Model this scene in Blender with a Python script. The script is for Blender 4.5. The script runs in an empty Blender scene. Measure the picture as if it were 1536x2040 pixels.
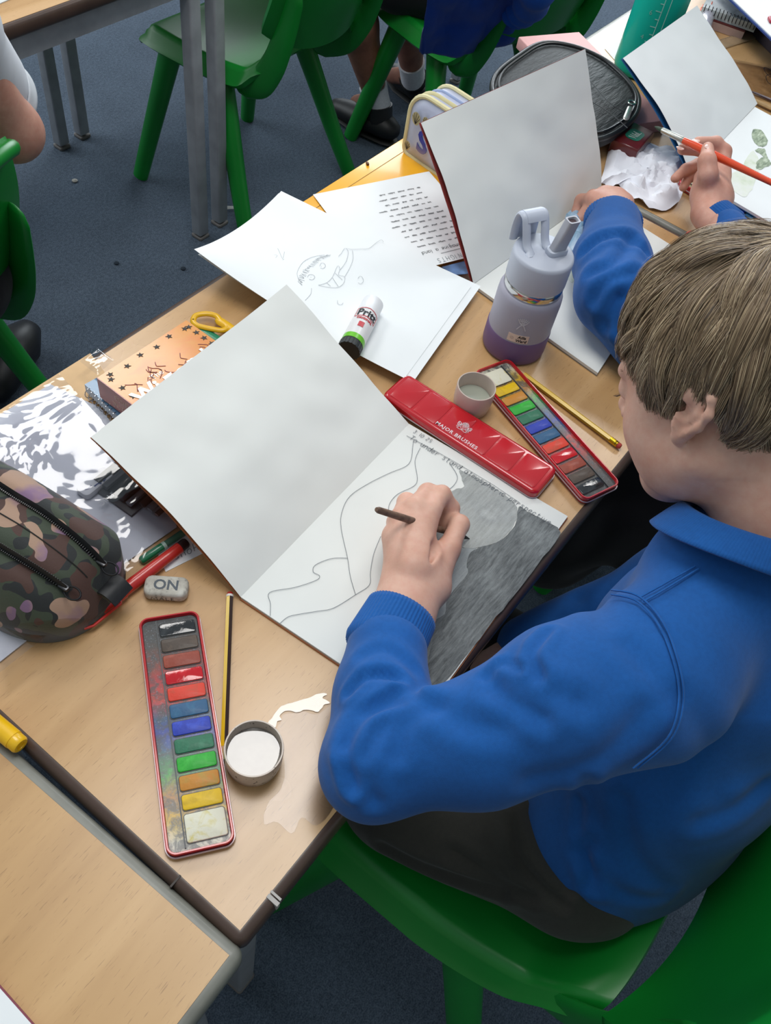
import bpy, bmesh, math, random
import numpy as np
from mathutils import Vector, Matrix, noise
random.seed(7); np.random.seed(7)
SC = bpy.context.scene; COL = SC.collection
# ------------------------------------------------------------------ camera
TZ = 0.64                                   # table height
FPX, CX, CY = 1721.4, 768.0, 1020.0
_n = np.array([-288.0, 1232.9, FPX]); _n /= np.linalg.norm(_n)
def _ray(p): return np.array([p[0]-CX, p[1]-CY, FPX])
_b0 = _ray((478, 1854)); _b0 = _b0/(_b0@_n); _b1 = _ray((1243.7, 907)); _b1 = _b1/(_b1@_n)
_X = _b1-_b0; _X -= _n*(_X@_n); _X /= np.linalg.norm(_X)
_Z = -_n; _Y = np.cross(_Z, _X)
RM = np.array([_X, _Y, _Z])
CAM = np.array([-0.0928, -0.0873, TZ+0.745])
def pz(px, py, z=TZ):
    """world point at height z seen at photo pixel (px, py)"""
    r = RM@_ray((px, py)); t = (z-CAM[2])/r[2]; return Vector(CAM+r*t)
def pd(px, py, d):
    """world point at depth d seen at photo pixel"""
    return Vector(CAM+RM@(_ray((px, py))/FPX*d))
cd = bpy.data.cameras.new('camera'); cam = bpy.data.objects.new('camera', cd); COL.objects.link(cam)
cd.sensor_fit = 'VERTICAL'; cd.sensor_height = 36.0; cd.lens = FPX/2040*36.0; cd.clip_start = 0.02
cam.matrix_world = Matrix(((RM[0,0], -RM[0,1], -RM[0,2], CAM[0]), (RM[1,0], -RM[1,1], -RM[1,2], CAM[1]), (RM[2,0], -RM[2,1], -RM[2,2], CAM[2]), (0,0,0,1)))
SC.camera = cam
# ------------------------------------------------------------------ world and light
wd = bpy.data.worlds.new('world'); SC.world = wd; wd.use_nodes = True
bg = wd.node_tree.nodes['Background']; bg.inputs[0].default_value = (0.78, 0.90, 1.0, 1); bg.inputs[1].default_value = 0.42
def area(name, loc, target, sx, sy, power, col=(1, 1, 1)):
    l = bpy.data.lights.new(name, 'AREA'); l.shape = 'RECTANGLE'; l.size = sx; l.size_y = sy; l.energy = power; l.color = col
    o = bpy.data.objects.new(name, l); COL.objects.link(o); o.location = loc
    o.rotation_euler = (Vector(target)-Vector(loc)).to_track_quat('-Z', 'Y').to_euler(); return o
area('ceiling_light', (0.58, 0.42, 2.75), (0.58, 0.42, 0), 1.0, 0.8, 20, (1, .98, .95))
area('ceiling_light', (1.2, 2.2, 2.75), (1.2, 2.2, 0), 1.2, 0.6, 22, (1, .98, .95))
area('ceiling_light', (3.3, 0.5, 2.75), (3.3, 0.5, 0), 1.2, 0.6, 22, (1, .98, .95))
area('window_light', (4.6, 2.6, 1.75), (0.4, 0.2, 0.6), 2.6, 1.5, 95, (.86, .94, 1))
area('window_light', (0.2, 4.2, 1.8), (0.5, 0.2, 0.6), 2.4, 1.4, 50, (.88, .95, 1))
SC.view_settings.view_transform = 'Standard'; SC.view_settings.look = 'None'; SC.view_settings.gamma = 1; SC.view_settings.use_curve_mapping = False
SC.view_settings.exposure = 0.05
# ------------------------------------------------------------------ materials
def lin(c):
    if isinstance(c, str): c = tuple(int(c[i:i+2], 16)/255 for i in (0, 2, 4))
    return tuple((x/12.92 if x <= .04045 else ((x+.055)/1.055)**2.4) for x in c)+(1,)
class NT:
    def __init__(s, name):
        s.m = bpy.data.materials.new(name); s.m.use_nodes = True; s.t = s.m.node_tree; s.b = s.t.nodes['Principled BSDF']
    def n(s, kind, **kw):
        q = s.t.nodes.new(kind)
        for k, v in kw.items():
            if k.startswith('i_'):
                k = k[2:]; k = int(k) if k.isdigit() else k
                q.inputs[k].default_value = v
            else: setattr(q, k, v)
        return q
    def l(s, a, b): s.t.links.new(a, b)
    def coord(s, scale=(1, 1, 1), rot=(0, 0, 0), gen='Object', loc=(0,0,0)):
        tc = s.n('ShaderNodeTexCoord'); mp = s.n('ShaderNodeMapping'); s.l(tc.outputs[gen], mp.inputs[0])
        mp.inputs['Scale'].default_value = scale; mp.inputs['Rotation'].default_value = rot; mp.inputs['Location'].default_value = loc; return mp.outputs[0]
    def noise(s, co, scale, detail=3, rough=.5, dist=0):
        q = s.n('ShaderNodeTexNoise'); s.l(co, q.inputs['Vector']); q.inputs['Scale'].default_value = scale; q.inputs['Detail'].default_value = detail
        q.inputs['Roughness'].default_value = rough; q.inputs['Distortion'].default_value = dist; return q.outputs['Fac']
    def ramp(s, fac, stops, interp='LINEAR'):
        q = s.n('ShaderNodeValToRGB'); q.color_ramp.interpolation = interp; e = q.color_ramp.elements
        while len(e) < len(stops): e.new(.5)
        for i, (p, c) in enumerate(stops):
            e[i].position = p; e[i].color = lin(c) if not isinstance(c, (int, float)) else (c, c, c, 1)
        s.l(fac, q.inputs[0]); return q.outputs[0]
    def mix(s, fac, a, b, mode='MIX'):
        q = s.n('ShaderNodeMix', data_type='RGBA', blend_type=mode)
        for sock, v in ((0, fac), (6, a), (7, b)):
            if hasattr(v, 'links'): s.l(v, q.inputs[sock])
            elif sock == 0: q.inputs[0].default_value = v
            else: q.inputs[sock].default_value = lin(v)
        return q.outputs[2]
    def bump(s, h, strength=.2, dist=.001):
        q = s.n('ShaderNodeBump'); s.l(h, q.inputs['Height']); q.inputs['Strength'].default_value = strength; q.inputs['Distance'].default_value = dist
        s.l(q.outputs[0], s.b.inputs['Normal']); return q
    def base(s, v):
        if hasattr(v, 'links'): s.l(v, s.b.inputs['Base Color'])
        else: s.b.inputs['Base Color'].default_value = lin(v)
def setp(m, rough=.5, metal=0, spec=.5, coat=0, coatr=.1, trans=0, ior=None, alpha=None, sss=0, sheen=0):
    b = m.node_tree.nodes['Principled BSDF']; b.inputs['Roughness'].default_value = rough; b.inputs['Metallic'].default_value = metal
    b.inputs['Specular IOR Level'].default_value = spec; b.inputs['Coat Weight'].default_value = coat; b.inputs['Coat Roughness'].default_value = coatr
    b.inputs['Transmission Weight'].default_value = trans
    if ior: b.inputs['IOR'].default_value = ior
    if alpha is not None: b.inputs['Alpha'].default_value = alpha
    if sss: b.inputs['Subsurface Weight'].default_value = sss; b.inputs['Subsurface Radius'].default_value = (.6, .25, .12); b.inputs['Subsurface Scale'].default_value = .012
    if sheen: b.inputs['Sheen Weight'].default_value = sheen; b.inputs['Sheen Roughness'].default_value = .5
    return m
_mc = {}
def plain(col, rough=.5, var=.06, scale=60, bump=0, **kw):
    """a plain coloured surface with a little procedural variation"""
    key = (col, rough, var, scale, bump, tuple(sorted(kw.items())))
    if key in _mc: return _mc[key]
    t = NT('surface_'+str(len(_mc))); co = t.coord(); f = t.noise(co, scale, 3)
    c = lin(col)[:3]
    def hx(k): return tuple(max(0, min(1, (x*k))) for x in c)
    q = t.n('ShaderNodeValToRGB'); t.l(f, q.inputs[0]); e = q.color_ramp.elements
    e[0].position = .25; e[0].color = hx(1-var*1.6)+(1,); e[1].position = .75; e[1].color = hx(1+var)+(1,)
    t.l(q.outputs[0], t.b.inputs['Base Color'])
    if bump: t.bump(f, bump, .0008)
    setp(t.m, rough=rough, **kw); _mc[key] = t.m; return t.m
# ------------------------------------------------------------------ mesh helpers
class MB:
    def __init__(s): s.v = []; s.f = []
    def add(s, vs, fs):
        o = len(s.v); s.v += [tuple(v) for v in vs]; s.f += [tuple(i+o for i in f) for f in fs]; return s
    def box(s, c, d, rz=0, bev=0, frame=None):
        """box centred at c, full size d; rounded vertical edges if bev"""
        if bev: return s.rbox(c, d, rz, bev)
        M = frame or Matrix.Rotation(rz, 3, 'Z'); c = Vector(c)
        vs = [c+M@Vector((x*d[0]/2, y*d[1]/2, z*d[2]/2)) for x in (-1, 1) for y in (-1, 1) for z in (-1, 1)]
        return s.add(vs, [(0,1,3,2),(4,6,7,5),(0,4,5,1),(2,3,7,6),(0,2,6,4),(1,5,7,3)])
    def prism(s, pts, z0, z1, bev=0, n=2):
        """closed outline in xy extruded; softened top and bottom rims"""
        pts = [Vector((p[0], p[1])) for p in pts]; N = len(pts)
        A = sum(pts[i].x*pts[(i+1)%N].y-pts[(i+1)%N].x*pts[i].y for i in range(N))
        if A < 0: pts.reverse()
        nr = []
        for i in range(N):
            d = pts[(i+1)%N]-pts[i-1]; d.normalize() if d.length else None; nr.append(Vector((d.y, -d.x)))
        rings = []
        if bev:
            rings = [(z0+bev*(1-math.cos(math.pi/2*k/n)), bev*(1-math.sin(math.pi/2*k/n))) for k in range(n+1)]
            rings += [(z1-bev*(1-math.sin(math.pi/2*k/n)), bev*(1-math.cos(math.pi/2*k/n))) for k in range(n+1)]
        else: rings = [(z0, 0), (z1, 0)]
        vs = []
        for z, ins in rings: vs += [(p.x-q.x*ins, p.y-q.y*ins, z) for p, q in zip(pts, nr)]
        fs = []
        for r in range(len(rings)-1):
            for i in range(N):
                j = (i+1) % N; fs.append((r*N+i, r*N+j, (r+1)*N+j, (r+1)*N+i))
        fs.append(tuple(range(N-1, -1, -1))); fs.append(tuple((len(rings)-1)*N+i for i in range(N)))
        return s.add(vs, fs)
    def rbox(s, c, d, rz=0, r=.01, bev=None, n=5):
        c = Vector(c); bev = min(r, d[2]/2)*.6 if bev is None else bev
        return s.prism([(c.x+x*math.cos(rz)-y*math.sin(rz), c.y+x*math.sin(rz)+y*math.cos(rz)) for x, y in rrect(d[0], d[1], r, n)], c.z-d[2]/2, c.z+d[2]/2, bev)
    def tube(s, path, rad, n=10, cap=True, flat=1, up=None, round_caps=False):
        P = [Vector(p) for p in path]; m = len(P); R = list(rad) if hasattr(rad, '__len__') else [rad]*m
        if round_caps:
            d0 = (P[0]-P[1]).normalized(); d1 = (P[-1]-P[-2]).normalized()
            P = [P[0]+d0*R[0]*.95, P[0]+d0*R[0]*.7]+P+[P[-1]+d1*R[-1]*.7, P[-1]+d1*R[-1]*.95]; R = [R[0]*.3, R[0]*.72]+R+[R[-1]*.72, R[-1]*.3]; m = len(P)
        T = [(P[min(i+1, m-1)]-P[max(i-1, 0)]).normalized() for i in range(m)]
        a = Vector(up) if up else (Vector((0, 0, 1)) if abs(T[0].z) < .9 else Vector((1, 0, 0)))
        vs = []; fs = []
        for i in range(m):
            a = (a-T[i]*a.dot(T[i])); a = a.normalized() if a.length > 1e-6 else T[i].orthogonal().normalized(); b = T[i].cross(a)
            for k in range(n):
                t = 2*math.pi*k/n; vs.append(P[i]+a*(math.sin(t)*R[i]*flat)+b*(math.cos(t)*R[i]))
        for i in range(m-1):
            for k in range(n):
                j = (k+1) % n; fs.append((i*n+k, i*n+j, (i+1)*n+j, (i+1)*n+k))
        if cap: fs.append(tuple(range(n-1, -1, -1))); fs.append(tuple((m-1)*n+k for k in range(n)))
        return s.add(vs, fs)
    def lathe(s, prof, origin=(0, 0, 0), n=40, axis=None):
        """profile [(r, z)] turned about an axis"""
        M = Matrix.Identity(3)
        if axis is not None: M = Vector((0, 0, 1)).rotation_difference(Vector(axis).normalized()).to_matrix()
        o = Vector(origin); vs = []; fs = []
        for r, z in prof:
            for k in range(n): t = 2*math.pi*k/n; vs.append(o+M@Vector((r*math.cos(t), r*math.sin(t), z)))
        for i in range(len(prof)-1):
            for k in range(n):
                j = (k+1) % n; fs.append((i*n+k, i*n+j, (i+1)*n+j, (i+1)*n+k))
        if prof[0][0] > 1e-5: fs.append(tuple(range(n-1, -1, -1)))
        if prof[-1][0] > 1e-5: fs.append(tuple((len(prof)-1)*n+k for k in range(n)))
        return s.add(vs, fs)
    def grid(s, fn, nu, nv, thick=0, tvec=None):
        """surface fn(u, v); optional thickness downwards along normals"""
        P = [[Vector(fn(i/nu, j/nv)) for j in range(nv+1)] for i in range(nu+1)]
        W = nv+1; top = [p for r in P for p in r]; fs = []
        for i in range(nu):
            for j in range(nv): a = i*W+j; fs.append((a, a+W, a+W+1, a+1))
        if not thick: return s.add(top, fs)
        bot = []
        for i in range(nu+1):
            for j in range(nv+1):
                du = P[min(i+1, nu)][j]-P[max(i-1, 0)][j]; dv = P[i][min(j+1, nv)]-P[i][max(j-1, 0)]
                nn = Vector(tvec) if tvec else du.cross(dv).normalized(); bot.append(P[i][j]-nn*thick)
        K = len(top); fs += [tuple(x+K for x in reversed(f)) for f in list(fs)]
        for i in range(nu): fs.append((i*W, i*W+K, (i+1)*W+K, (i+1)*W)); fs.append((i*W+nv, (i+1)*W+nv, (i+1)*W+nv+K, i*W+nv+K))
        for j in range(nv): fs.append((j, j+1, j+1+K, j+K)); fs.append((nu*W+j, nu*W+j+K, nu*W+j+1+K, nu*W+j+1))
        return s.add(top+bot, fs)
def rrect(w, h, r, n=5):
    o = []
    for sx, sy, a0 in ((1, 1, 0), (-1, 1, 90), (-1, -1, 180), (1, -1, 270)):
        for k in range(n+1):
            a = math.radians(a0+90*k/n); o.append((sx*(w/2-r)+r*math.cos(a), sy*(h/2-r)+r*math.sin(a)))
    return o
WM = {}
def obj(name, mb, mat, parent=None, smooth=True, angle=40, label=None):
    if isinstance(mb, MB): vs, fs = mb.v, mb.f
    else: vs, fs = mb
    inv = WM.get(parent.name, Matrix.Identity(4)).inverted() if parent else Matrix.Identity(4)
    me = bpy.data.meshes.new(name)
    if isinstance(vs, np.ndarray):
        A = np.array(inv.to_3x3()); vs = vs@A.T+np.array(inv.translation)
        me.vertices.add(len(vs)); me.vertices.foreach_set('co', vs.astype(np.float32).ravel())
        fs = np.asarray(fs); k = fs.shape[1]; me.loops.add(fs.size); me.loops.foreach_set('vertex_index', fs.astype(np.int32).ravel())
        me.polygons.add(len(fs)); me.polygons.foreach_set('loop_start', np.arange(0, fs.size, k, dtype=np.int32)); me.polygons.foreach_set('loop_total', np.full(len(fs), k, dtype=np.int32)); me.update(calc_edges=True)
    else:
        me.from_pydata([inv@Vector(v) for v in vs], [], [list(f) for f in fs]); me.update()
    bm_fix(me)
    if smooth:
        me.polygons.foreach_set('use_smooth', [True]*len(me.polygons))
        if angle < 170:
            try: me.set_sharp_from_angle(angle=math.radians(angle))
            except Exception: pass
    if mat: me.materials.append(mat)
    o = bpy.data.objects.new(name, me); COL.objects.link(o)
    if parent: o.parent = parent; WM[o.name] = WM.get(parent.name, Matrix.Identity(4))
    if label: o['label'] = label
    return o
def bm_fix(me):
    if len(me.polygons) > 60000: return
    b = bmesh.new(); b.from_mesh(me); bmesh.ops.recalc_face_normals(b, faces=b.faces); b.to_mesh(me); b.free()
def thing(name, label, cat, loc=(0, 0, 0), rz=0, group=None):
    o = bpy.data.objects.new(name, None); COL.objects.link(o); o.empty_display_size = .03
    o.location = loc; o.rotation_euler = (0, 0, rz); WM[o.name] = Matrix.Translation(Vector(loc))@Matrix.Rotation(rz, 4, 'Z')
    o['label'] = label; o['category'] = cat
    if group: o['group'] = group
    return o
def tag(o, label, cat, group=None):
    o['label'] = label; o['category'] = cat
    if group: o['group'] = group
    return o
def struct(o): o['kind'] = 'structure'; return o
def text_mb(s, size, depth=.0002, align='CENTER', spacing=1.0, font_scale_x=1.0, bold=0.0):
    """text as mesh data lying in xy, origin at its centre baseline"""
    cu = bpy.data.curves.new('text', 'FONT'); cu.body = s; cu.size = size; cu.extrude = depth/2; cu.align_x = align; cu.align_y = 'CENTER'; cu.space_character = spacing; cu.resolution_u = 3; cu.offset = bold
    o = bpy.data.objects.new('text', cu); COL.objects.link(o)
    dg = bpy.context.evaluated_depsgraph_get(); me = bpy.data.meshes.new_from_object(o.evaluated_get(dg))
    vs = [(v.co.x*font_scale_x, v.co.y, v.co.z) for v in me.vertices]; fs = [tuple(p.vertices) for p in me.polygons]
    bpy.data.objects.remove(o); bpy.data.meshes.remove(me); m = MB(); m.add(vs, fs); return m
def place(mb, o, x, y, z=None):
    """map local coordinates to a frame at o with axes x, y"""
    o = Vector(o); x = Vector(x).normalized(); y = Vector(y); y = (y-x*y.dot(x)).normalized(); zz = x.cross(y)
    mb.v = [tuple(o+x*v[0]+y*v[1]+zz*v[2]) for v in mb.v]; return mb
def strokes(lines, w, up=(0, 0, 1), h=.0001):
    """pencil or pen strokes as thin raised ribbons lying on a surface"""
    m = MB(); up = Vector(up)
    for L in lines:
        P = [Vector(p) for p in L]
        if len(P) < 2: continue
        vs = []; fs = []
        for i, p in enumerate(P):
            t = (P[min(i+1, len(P)-1)]-P[max(i-1, 0)]); t = t.normalized() if t.length > 1e-9 else Vector((1, 0, 0)); s = t.cross(up).normalized()*w/2
            vs += [p+s+up*h, p-s+up*h, p-s, p+s]
        for i in range(len(P)-1):
            a = i*4; b = a+4
            for k in range(4): fs.append((a+k, a+(k+1) % 4, b+(k+1) % 4, b+k))
        fs.append((0, 1, 2, 3)); e = (len(P)-1)*4; fs.append((e+3, e+2, e+1, e)); m.add(vs, fs)
    return m
def smoothpath(P, k=6, closed=False):
    P = [Vector(p) for p in P]; o = []; n = len(P)
    for i in range(n if closed else n-1):
        if closed: a, b, c, d = P[i-1], P[i], P[(i+1) % n], P[(i+2) % n]
        else: a, b, c, d = P[max(i-1, 0)], P[i], P[i+1], P[min(i+2, n-1)]
        for j in range(k):
            t = j/k; o.append(.5*((2*b)+(c-a)*t+(2*a-5*b+4*c-d)*t*t+(3*b-a-3*c+d)*t**3))
    if not closed: o.append(P[-1])
    return o
# single-stroke handwriting: x 0..4, y 0..6 (baseline 0, x height 4)
GL = {
'a': [[(3.4,3.4),(2,4),(.6,3),(.4,1.4),(1.6,.1),(3,1.2),(3.5,3.8),(3.4,.8),(4,.1)]], 'c': [[(3.4,3.2),(2,4),(.6,2.6),(.8,.6),(2.2,0),(3.6,.8)]],
'd': [[(3.3,3.2),(1.8,3.9),(.5,2.2),(1,.2),(2.6,.6),(3.5,3),(3.7,6.2),(3.5,1),(4,0)]], 'e': [[(.7,2),(3.2,2.5),(2.6,3.9),(1,3.4),(.4,1.4),(1.6,0),(3.5,.8)]],
'h': [[(.8,6.2),(.6,0)],[(.7,2.4),(2,4),(3.2,3),(3.3,.2)]], 'i': [[(1.8,3.8),(1.8,.5),(2.6,0)],[(1.9,5.2),(2,5.4)]], 'm': [[(.3,3.8),(.3,0)],[(.3,2.6),(1.2,4),(2,3),(2,0)],[(2,2.6),(3.1,4),(3.8,3),(3.9,0)]],
'n': [[(.6,3.8),(.5,0)],[(.6,2.4),(2,4),(3.2,3),(3.3,0)]], 'o': [[(2,4),(.6,3),(.5,1),(2,0),(3.5,1.1),(3.3,3.2),(2,4)]], 'p': [[(.7,3.9),(.4,-2.2)],[(.6,2.6),(2,4),(3.5,2.8),(3,.6),(1.4,.1),(.6,1)]],
'r': [[(.8,3.8),(.8,0)],[(.8,2.2),(1.8,3.7),(3.2,3.6)]], 's': [[(3.1,3.6),(1.6,4),(.8,3),(2.8,1.4),(2.4,.1),(.6,.4)]], 't': [[(1.8,6),(1.8,.8),(2.8,.1)],[(.6,4.2),(3.2,4.3)]],
'u': [[(.5,3.8),(.7,.8),(2,0),(3.2,1.2),(3.4,3.9),(3.4,.6),(4,0)]], 'v': [[(.4,3.9),(1.8,0),(3.4,4)]], 'T': [[(.2,6),(3.8,6.1)],[(2,6),(1.9,0)]], '3': [[(.8,5.4),(2.4,6),(3,4.6),(1.6,3.2),(3.2,2),(2.2,0),(.5,.6)]],
'.': [[(1.6,.2),(1.9,.3)]], '1': [[(2,6),(2,0)]], '0': [[(2,6),(.6,4),(.8,.8),(2.2,0),(3.5,2),(3.2,5),(2,6)]], '2': [[(.7,5),(2.2,6),(3,4.4),(.6,.1),(3.5,.2)]], '5': [[(3.2,6),(1,6),(.8,3.6),(2.8,3.4),(3,1),(.8,.1)]],
'I': [[(2,6),(2,0)]], 'A': [[(.3,0),(2,6),(3.7,0)],[(1,2.2),(3,2.2)]], 'N': [[(.6,0),(.6,6),(3.4,0),(3.4,6)]], 'G': [[(3.4,5),(2,6),(.5,4.4),(.6,1.2),(2,0),(3.5,.8),(3.5,2.8),(2.2,2.8)]], 'H': [[(.6,0),(.6,6)],[(3.4,0),(3.4,6)],[(.6,3),(3.4,3)]],
'S': [[(3.3,5.2),(2,6),(.8,4.8),(3,2),(2.2,0),(.6,.8)]], 'O': [[(2,6),(.5,4.4),(.6,1.2),(2,0),(3.5,1.4),(3.4,4.6),(2,6)]], 'M': [[(.3,0),(.5,6),(2,2.4),(3.5,6),(3.7,0)]], 'L': [[(.7,6),(.7,0),(3.2,0)]], 'E': [[(3.3,6),(.7,6),(.7,0),(3.3,0)],[(.7,3),(2.8,3)]], 'P': [[(.6,0),(.6,6),(3,5.6),(3,3.4),(.6,3)]],
'w': [[(.2,3.9),(1.1,0),(2,3.2),(2.9,0),(3.8,4)]], 'l': [[(1.8,6.2),(1.8,.5),(2.6,0)]], 'g': [[(3.2,3.4),(2,4),(.6,2.6),(1,.8),(2.6,.8),(3.3,3.6),(3.2,-1.6),(1.4,-2.2)]], 'y': [[(.5,3.9),(1,1.2),(3,1.4)],[(3.4,3.9),(2.8,-1.6),(1,-2)]], 'f': [[(3.2,5.6),(2.2,6),(1.8,4.6),(1.7,-1)],[(.6,3.6),(3,3.8)]], 'b': [[(.8,6.2),(.7,.2),(2.4,0),(3.4,1.8),(2.4,3.8),(.8,2.6)]], 'k': [[(.8,6.2),(.7,0)],[(3,3.9),(.8,1.8),(3.2,0)]], 'D': [[(.6,0),(.6,6),(2.4,5.6),(3.5,3.4),(2.6,.6),(.6,0)]], 'R': [[(.6,0),(.6,6),(3,5.6),(3,3.6),(.6,3)],[(1.8,3),(3.4,0)]], 'U': [[(.5,6),(.6,1),(2,0),(3.4,1),(3.5,6)]], 'C': [[(3.4,5),(2,6),(.6,4),(.7,1.4),(2,0),(3.5,.9)]]}
def write(s, o, x, y, size, w, jitter=.15, up=(0, 0, 1), adv=4.9, slant=.12):
    o = Vector(o); x = Vector(x).normalized(); y = Vector(y).normalized(); k = size/6; L = []; c = 0
    for ch in s:
        if ch == ' ': c += 4.2; continue
        dy = random.uniform(-jitter, jitter)*1.5
        for st in GL.get(ch, []):
            pp = smoothpath([(p[0]+p[1]*slant+random.uniform(-jitter, jitter), p[1]+dy+random.uniform(-jitter, jitter), 0) for p in st], 3)
            L.append([o+x*((c+p.x)*k)+y*(p.y*k) for p in pp])
        c += adv if ch not in 'i1.lI' else adv*.72
    return strokes(L, w, up)
# ------------------------------------------------------------------ floor
def carpet_mat():
    t = NT('carpet'); co = t.coord(); a = t.noise(co, 9, 4, .6); b = t.noise(co, 420, 2, .7); c = t.noise(co, 130, 2, .6)
    base = t.ramp(a, [(.3, '3d4856'), (.7, '505d6d')]); fine = t.ramp(b, [(.35, '1f2730'), (.65, '8794a2')]); cc = t.ramp(c, [(.3, '2e3844'), (.7, '5f6d7e')])
    k = t.mix(.42, base, fine); k = t.mix(.35, k, cc); t.base(k); t.bump(b, .7, .003); return setp(t.m, rough=.95, spec=.1)
fl = MB(); fl.box((1.5, 1.5, -.01), (9, 9, .02)); struct(obj('floor', fl, carpet_mat(), smooth=False))
wallm = plain('c9c8c0', .85, .04, 8)
for nm, c, d in (('wall_left', (-3.05, 1.5, 1.4), (.1, 9.2, 2.8)), ('wall_right', (6.05, 1.5, 1.4), (.1, 9.2, 2.8)), ('wall_front', (1.5, 6.05, 1.4), (9, .1, 2.8)), ('wall_back', (1.5, -3.05, 1.4), (9, .1, 2.8))):
    w_ = MB(); w_.box(c, d); struct(obj(nm, w_, wallm, smooth=False))
# ------------------------------------------------------------------ tables
def laminate(c0, c1, c2, name, rough=.28):
    t = NT(name); co = t.coord(scale=(1, 9, 9)); co2 = t.coord(scale=(16, 200, 16)); co3 = t.coord()
    a = t.noise(co, 2.2, 4, .55, .6); g = t.noise(co2, 4, 2, .6); w = t.noise(co3, 6, 2)
    k = t.ramp(a, [(.3, c0), (.5, c1), (.72, c2)]); d = t.ramp(g, [(.30, '7d5a38'), (.37, 'ffffff')])
    k = t.mix(.36, k, d, 'MULTIPLY'); t.base(k)
    r = t.ramp(w, [(.3, .75*rough), (.7, 1.25*rough)]); t.l(r, t.b.inputs['Roughness']) ; m = setp(t.m, rough=rough, spec=.5, coat=.25, coatr=.22); return m
beech = laminate('b88f5f', 'c59d6c', 'cfa87a', 'beech_laminate'); beech2 = laminate('b78e5c', 'c39a66', 'cda571', 'beech_laminate_lower', .35)
edge_brown = plain('4d3a30', .38, .12, 40, coat=.2); edge_grey = plain('85857c', .45, .14, 30, coat=.1); steel = plain('9b9ea4', .45, .12, 24, metal=.0, coat=.2)
chip = plain('6d6a68', .7)
def table(o, L, W, label, edge, lam, rz=0, legs=((0, 0), (1, 0), (0, 1), (1, 1)), inset=.035, th=.024):
    """o = corner of the laminate; L along local x, W along local y"""
    t = thing('school_table', label, 'table', (o[0], o[1], 0), rz)
    M = WM[t.name]; e = .009
    def w(x, y): q = M@Vector((x, y, 0)); return (q.x, q.y)
    m = MB(); m.prism([w(0, 0), w(L, 0), w(L, W), w(0, W)], TZ-th+.002, TZ); obj('table_top', m, lam, t, smooth=False)
    # rounded moulded edging: a ring round the top
    m = MB(); prof = [(0, TZ-.0004), (e*.55, TZ-.0004), (e*.85, TZ-.003), (e*1.05, TZ-.008), (e*1.05, TZ-th+.004), (e*.7, TZ-th), (0, TZ-th)]
    ring = []
    for cx, cy, a0 in ((L, W, 0), (0, W, 90), (0, 0, 180), (L, 0, 270)):
        for k in range(7): ring.append((cx, cy, math.radians(a0+15*k)))
    vs = []; N = len(ring)
    for cx, cy, a in ring:
        for off, z in prof:
            q = M@Vector((cx+math.cos(a)*(off+1e-4), cy+math.sin(a)*(off+1e-4), 0)); vs.append((q.x, q.y, z))
    K = len(prof); fs = []
    for i in range(N):
        j = (i+1) % N
        for k in range(K-1): fs.append((i*K+k, j*K+k, j*K+k+1, i*K+k+1))
    m.add(vs, fs); obj('edge_band', m, edge, t, angle=60)
    m = MB(); z = TZ-th-.0225
    for y in (inset, W-inset): q = M@Vector((L/2, y, 0)); m.box((q.x, q.y, z), (L-2*inset, .025, .045), rz)
    for x in (inset, L-inset): q = M@Vector((x, W/2, 0)); m.box((q.x, q.y, z), (.025, W-2*inset, .045), rz)
    obj('frame', m, steel, t, angle=30)
    for a, b in legs:
        q = M@Vector((inset if a == 0 else L-inset, inset if b == 0 else W-inset, 0)); m = MB(); m.rbox((q.x, q.y, (TZ-th-.002)/2+.006), (.03, .03, TZ-th-.014), rz, .004); lg = obj('leg', m, steel, t)
        m = MB(); m.rbox((q.x, q.y, .004), (.033, .033, .008), rz, .005); obj('foot', m, chip, lg)
    return t
T1 = table((0, 0), 1.102, .538, 'beech topped school table with dark brown edging in the middle, covered in painting things', edge_brown, beech)
m = MB(); q = pz(537, 1787); m.box((q.x, -.0052, TZ-.006), (.0035, .0115, .0135), 0); m.box((q.x+.004, -.0046, TZ-.004), (.002, .0108, .009), 0); obj('edge_chip', m, plain('b7b3ae', .5), T1, smooth=False)
m = MB(); q = pz(350, 1755); m.box((-.0053, q.y, TZ-.0065), (.0112, .0016, .0135)); obj('edge_join', m, plain('2d221c', .5), T1, smooth=False)
t2c = pz(457, 1903); t2a = pz(0, 1500); ang = math.atan2(t2a.y-t2c.y, t2a.x-t2c.x)-math.pi/2
ux = Vector((math.cos(ang), math.sin(ang), 0))
T2 = table((t2c.x-ux.x*1.1, t2c.y-ux.y*1.1), 1.1, .54, 'beech topped school table with worn grey edging in the lower left corner', edge_grey, beech2, ang)
T3 = table((1.124, .0), 1.10, .54, 'beech topped school table beyond the gap at the upper right', edge_grey, beech)
T4 = table((.084, 1.196), 1.105, .54, 'beech topped table with brown edge and grey legs in the top left corner', edge_brown, beech, inset=.022)
T5 = table((1.216, 1.200), 1.105, .54, 'grey legged table pushed against the top left one, mostly above the picture', edge_brown, beech, inset=.022)
m = MB(); a0 = pz(20, 4); m.box((a0.x, a0.y+.02, TZ+.0008), (.05, .03, .0014), .1); tag(obj('paper_slip', m, plain('cfd0cf', .6)), 'small pale slip of paper on the table in the top left corner', 'paper')
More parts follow.
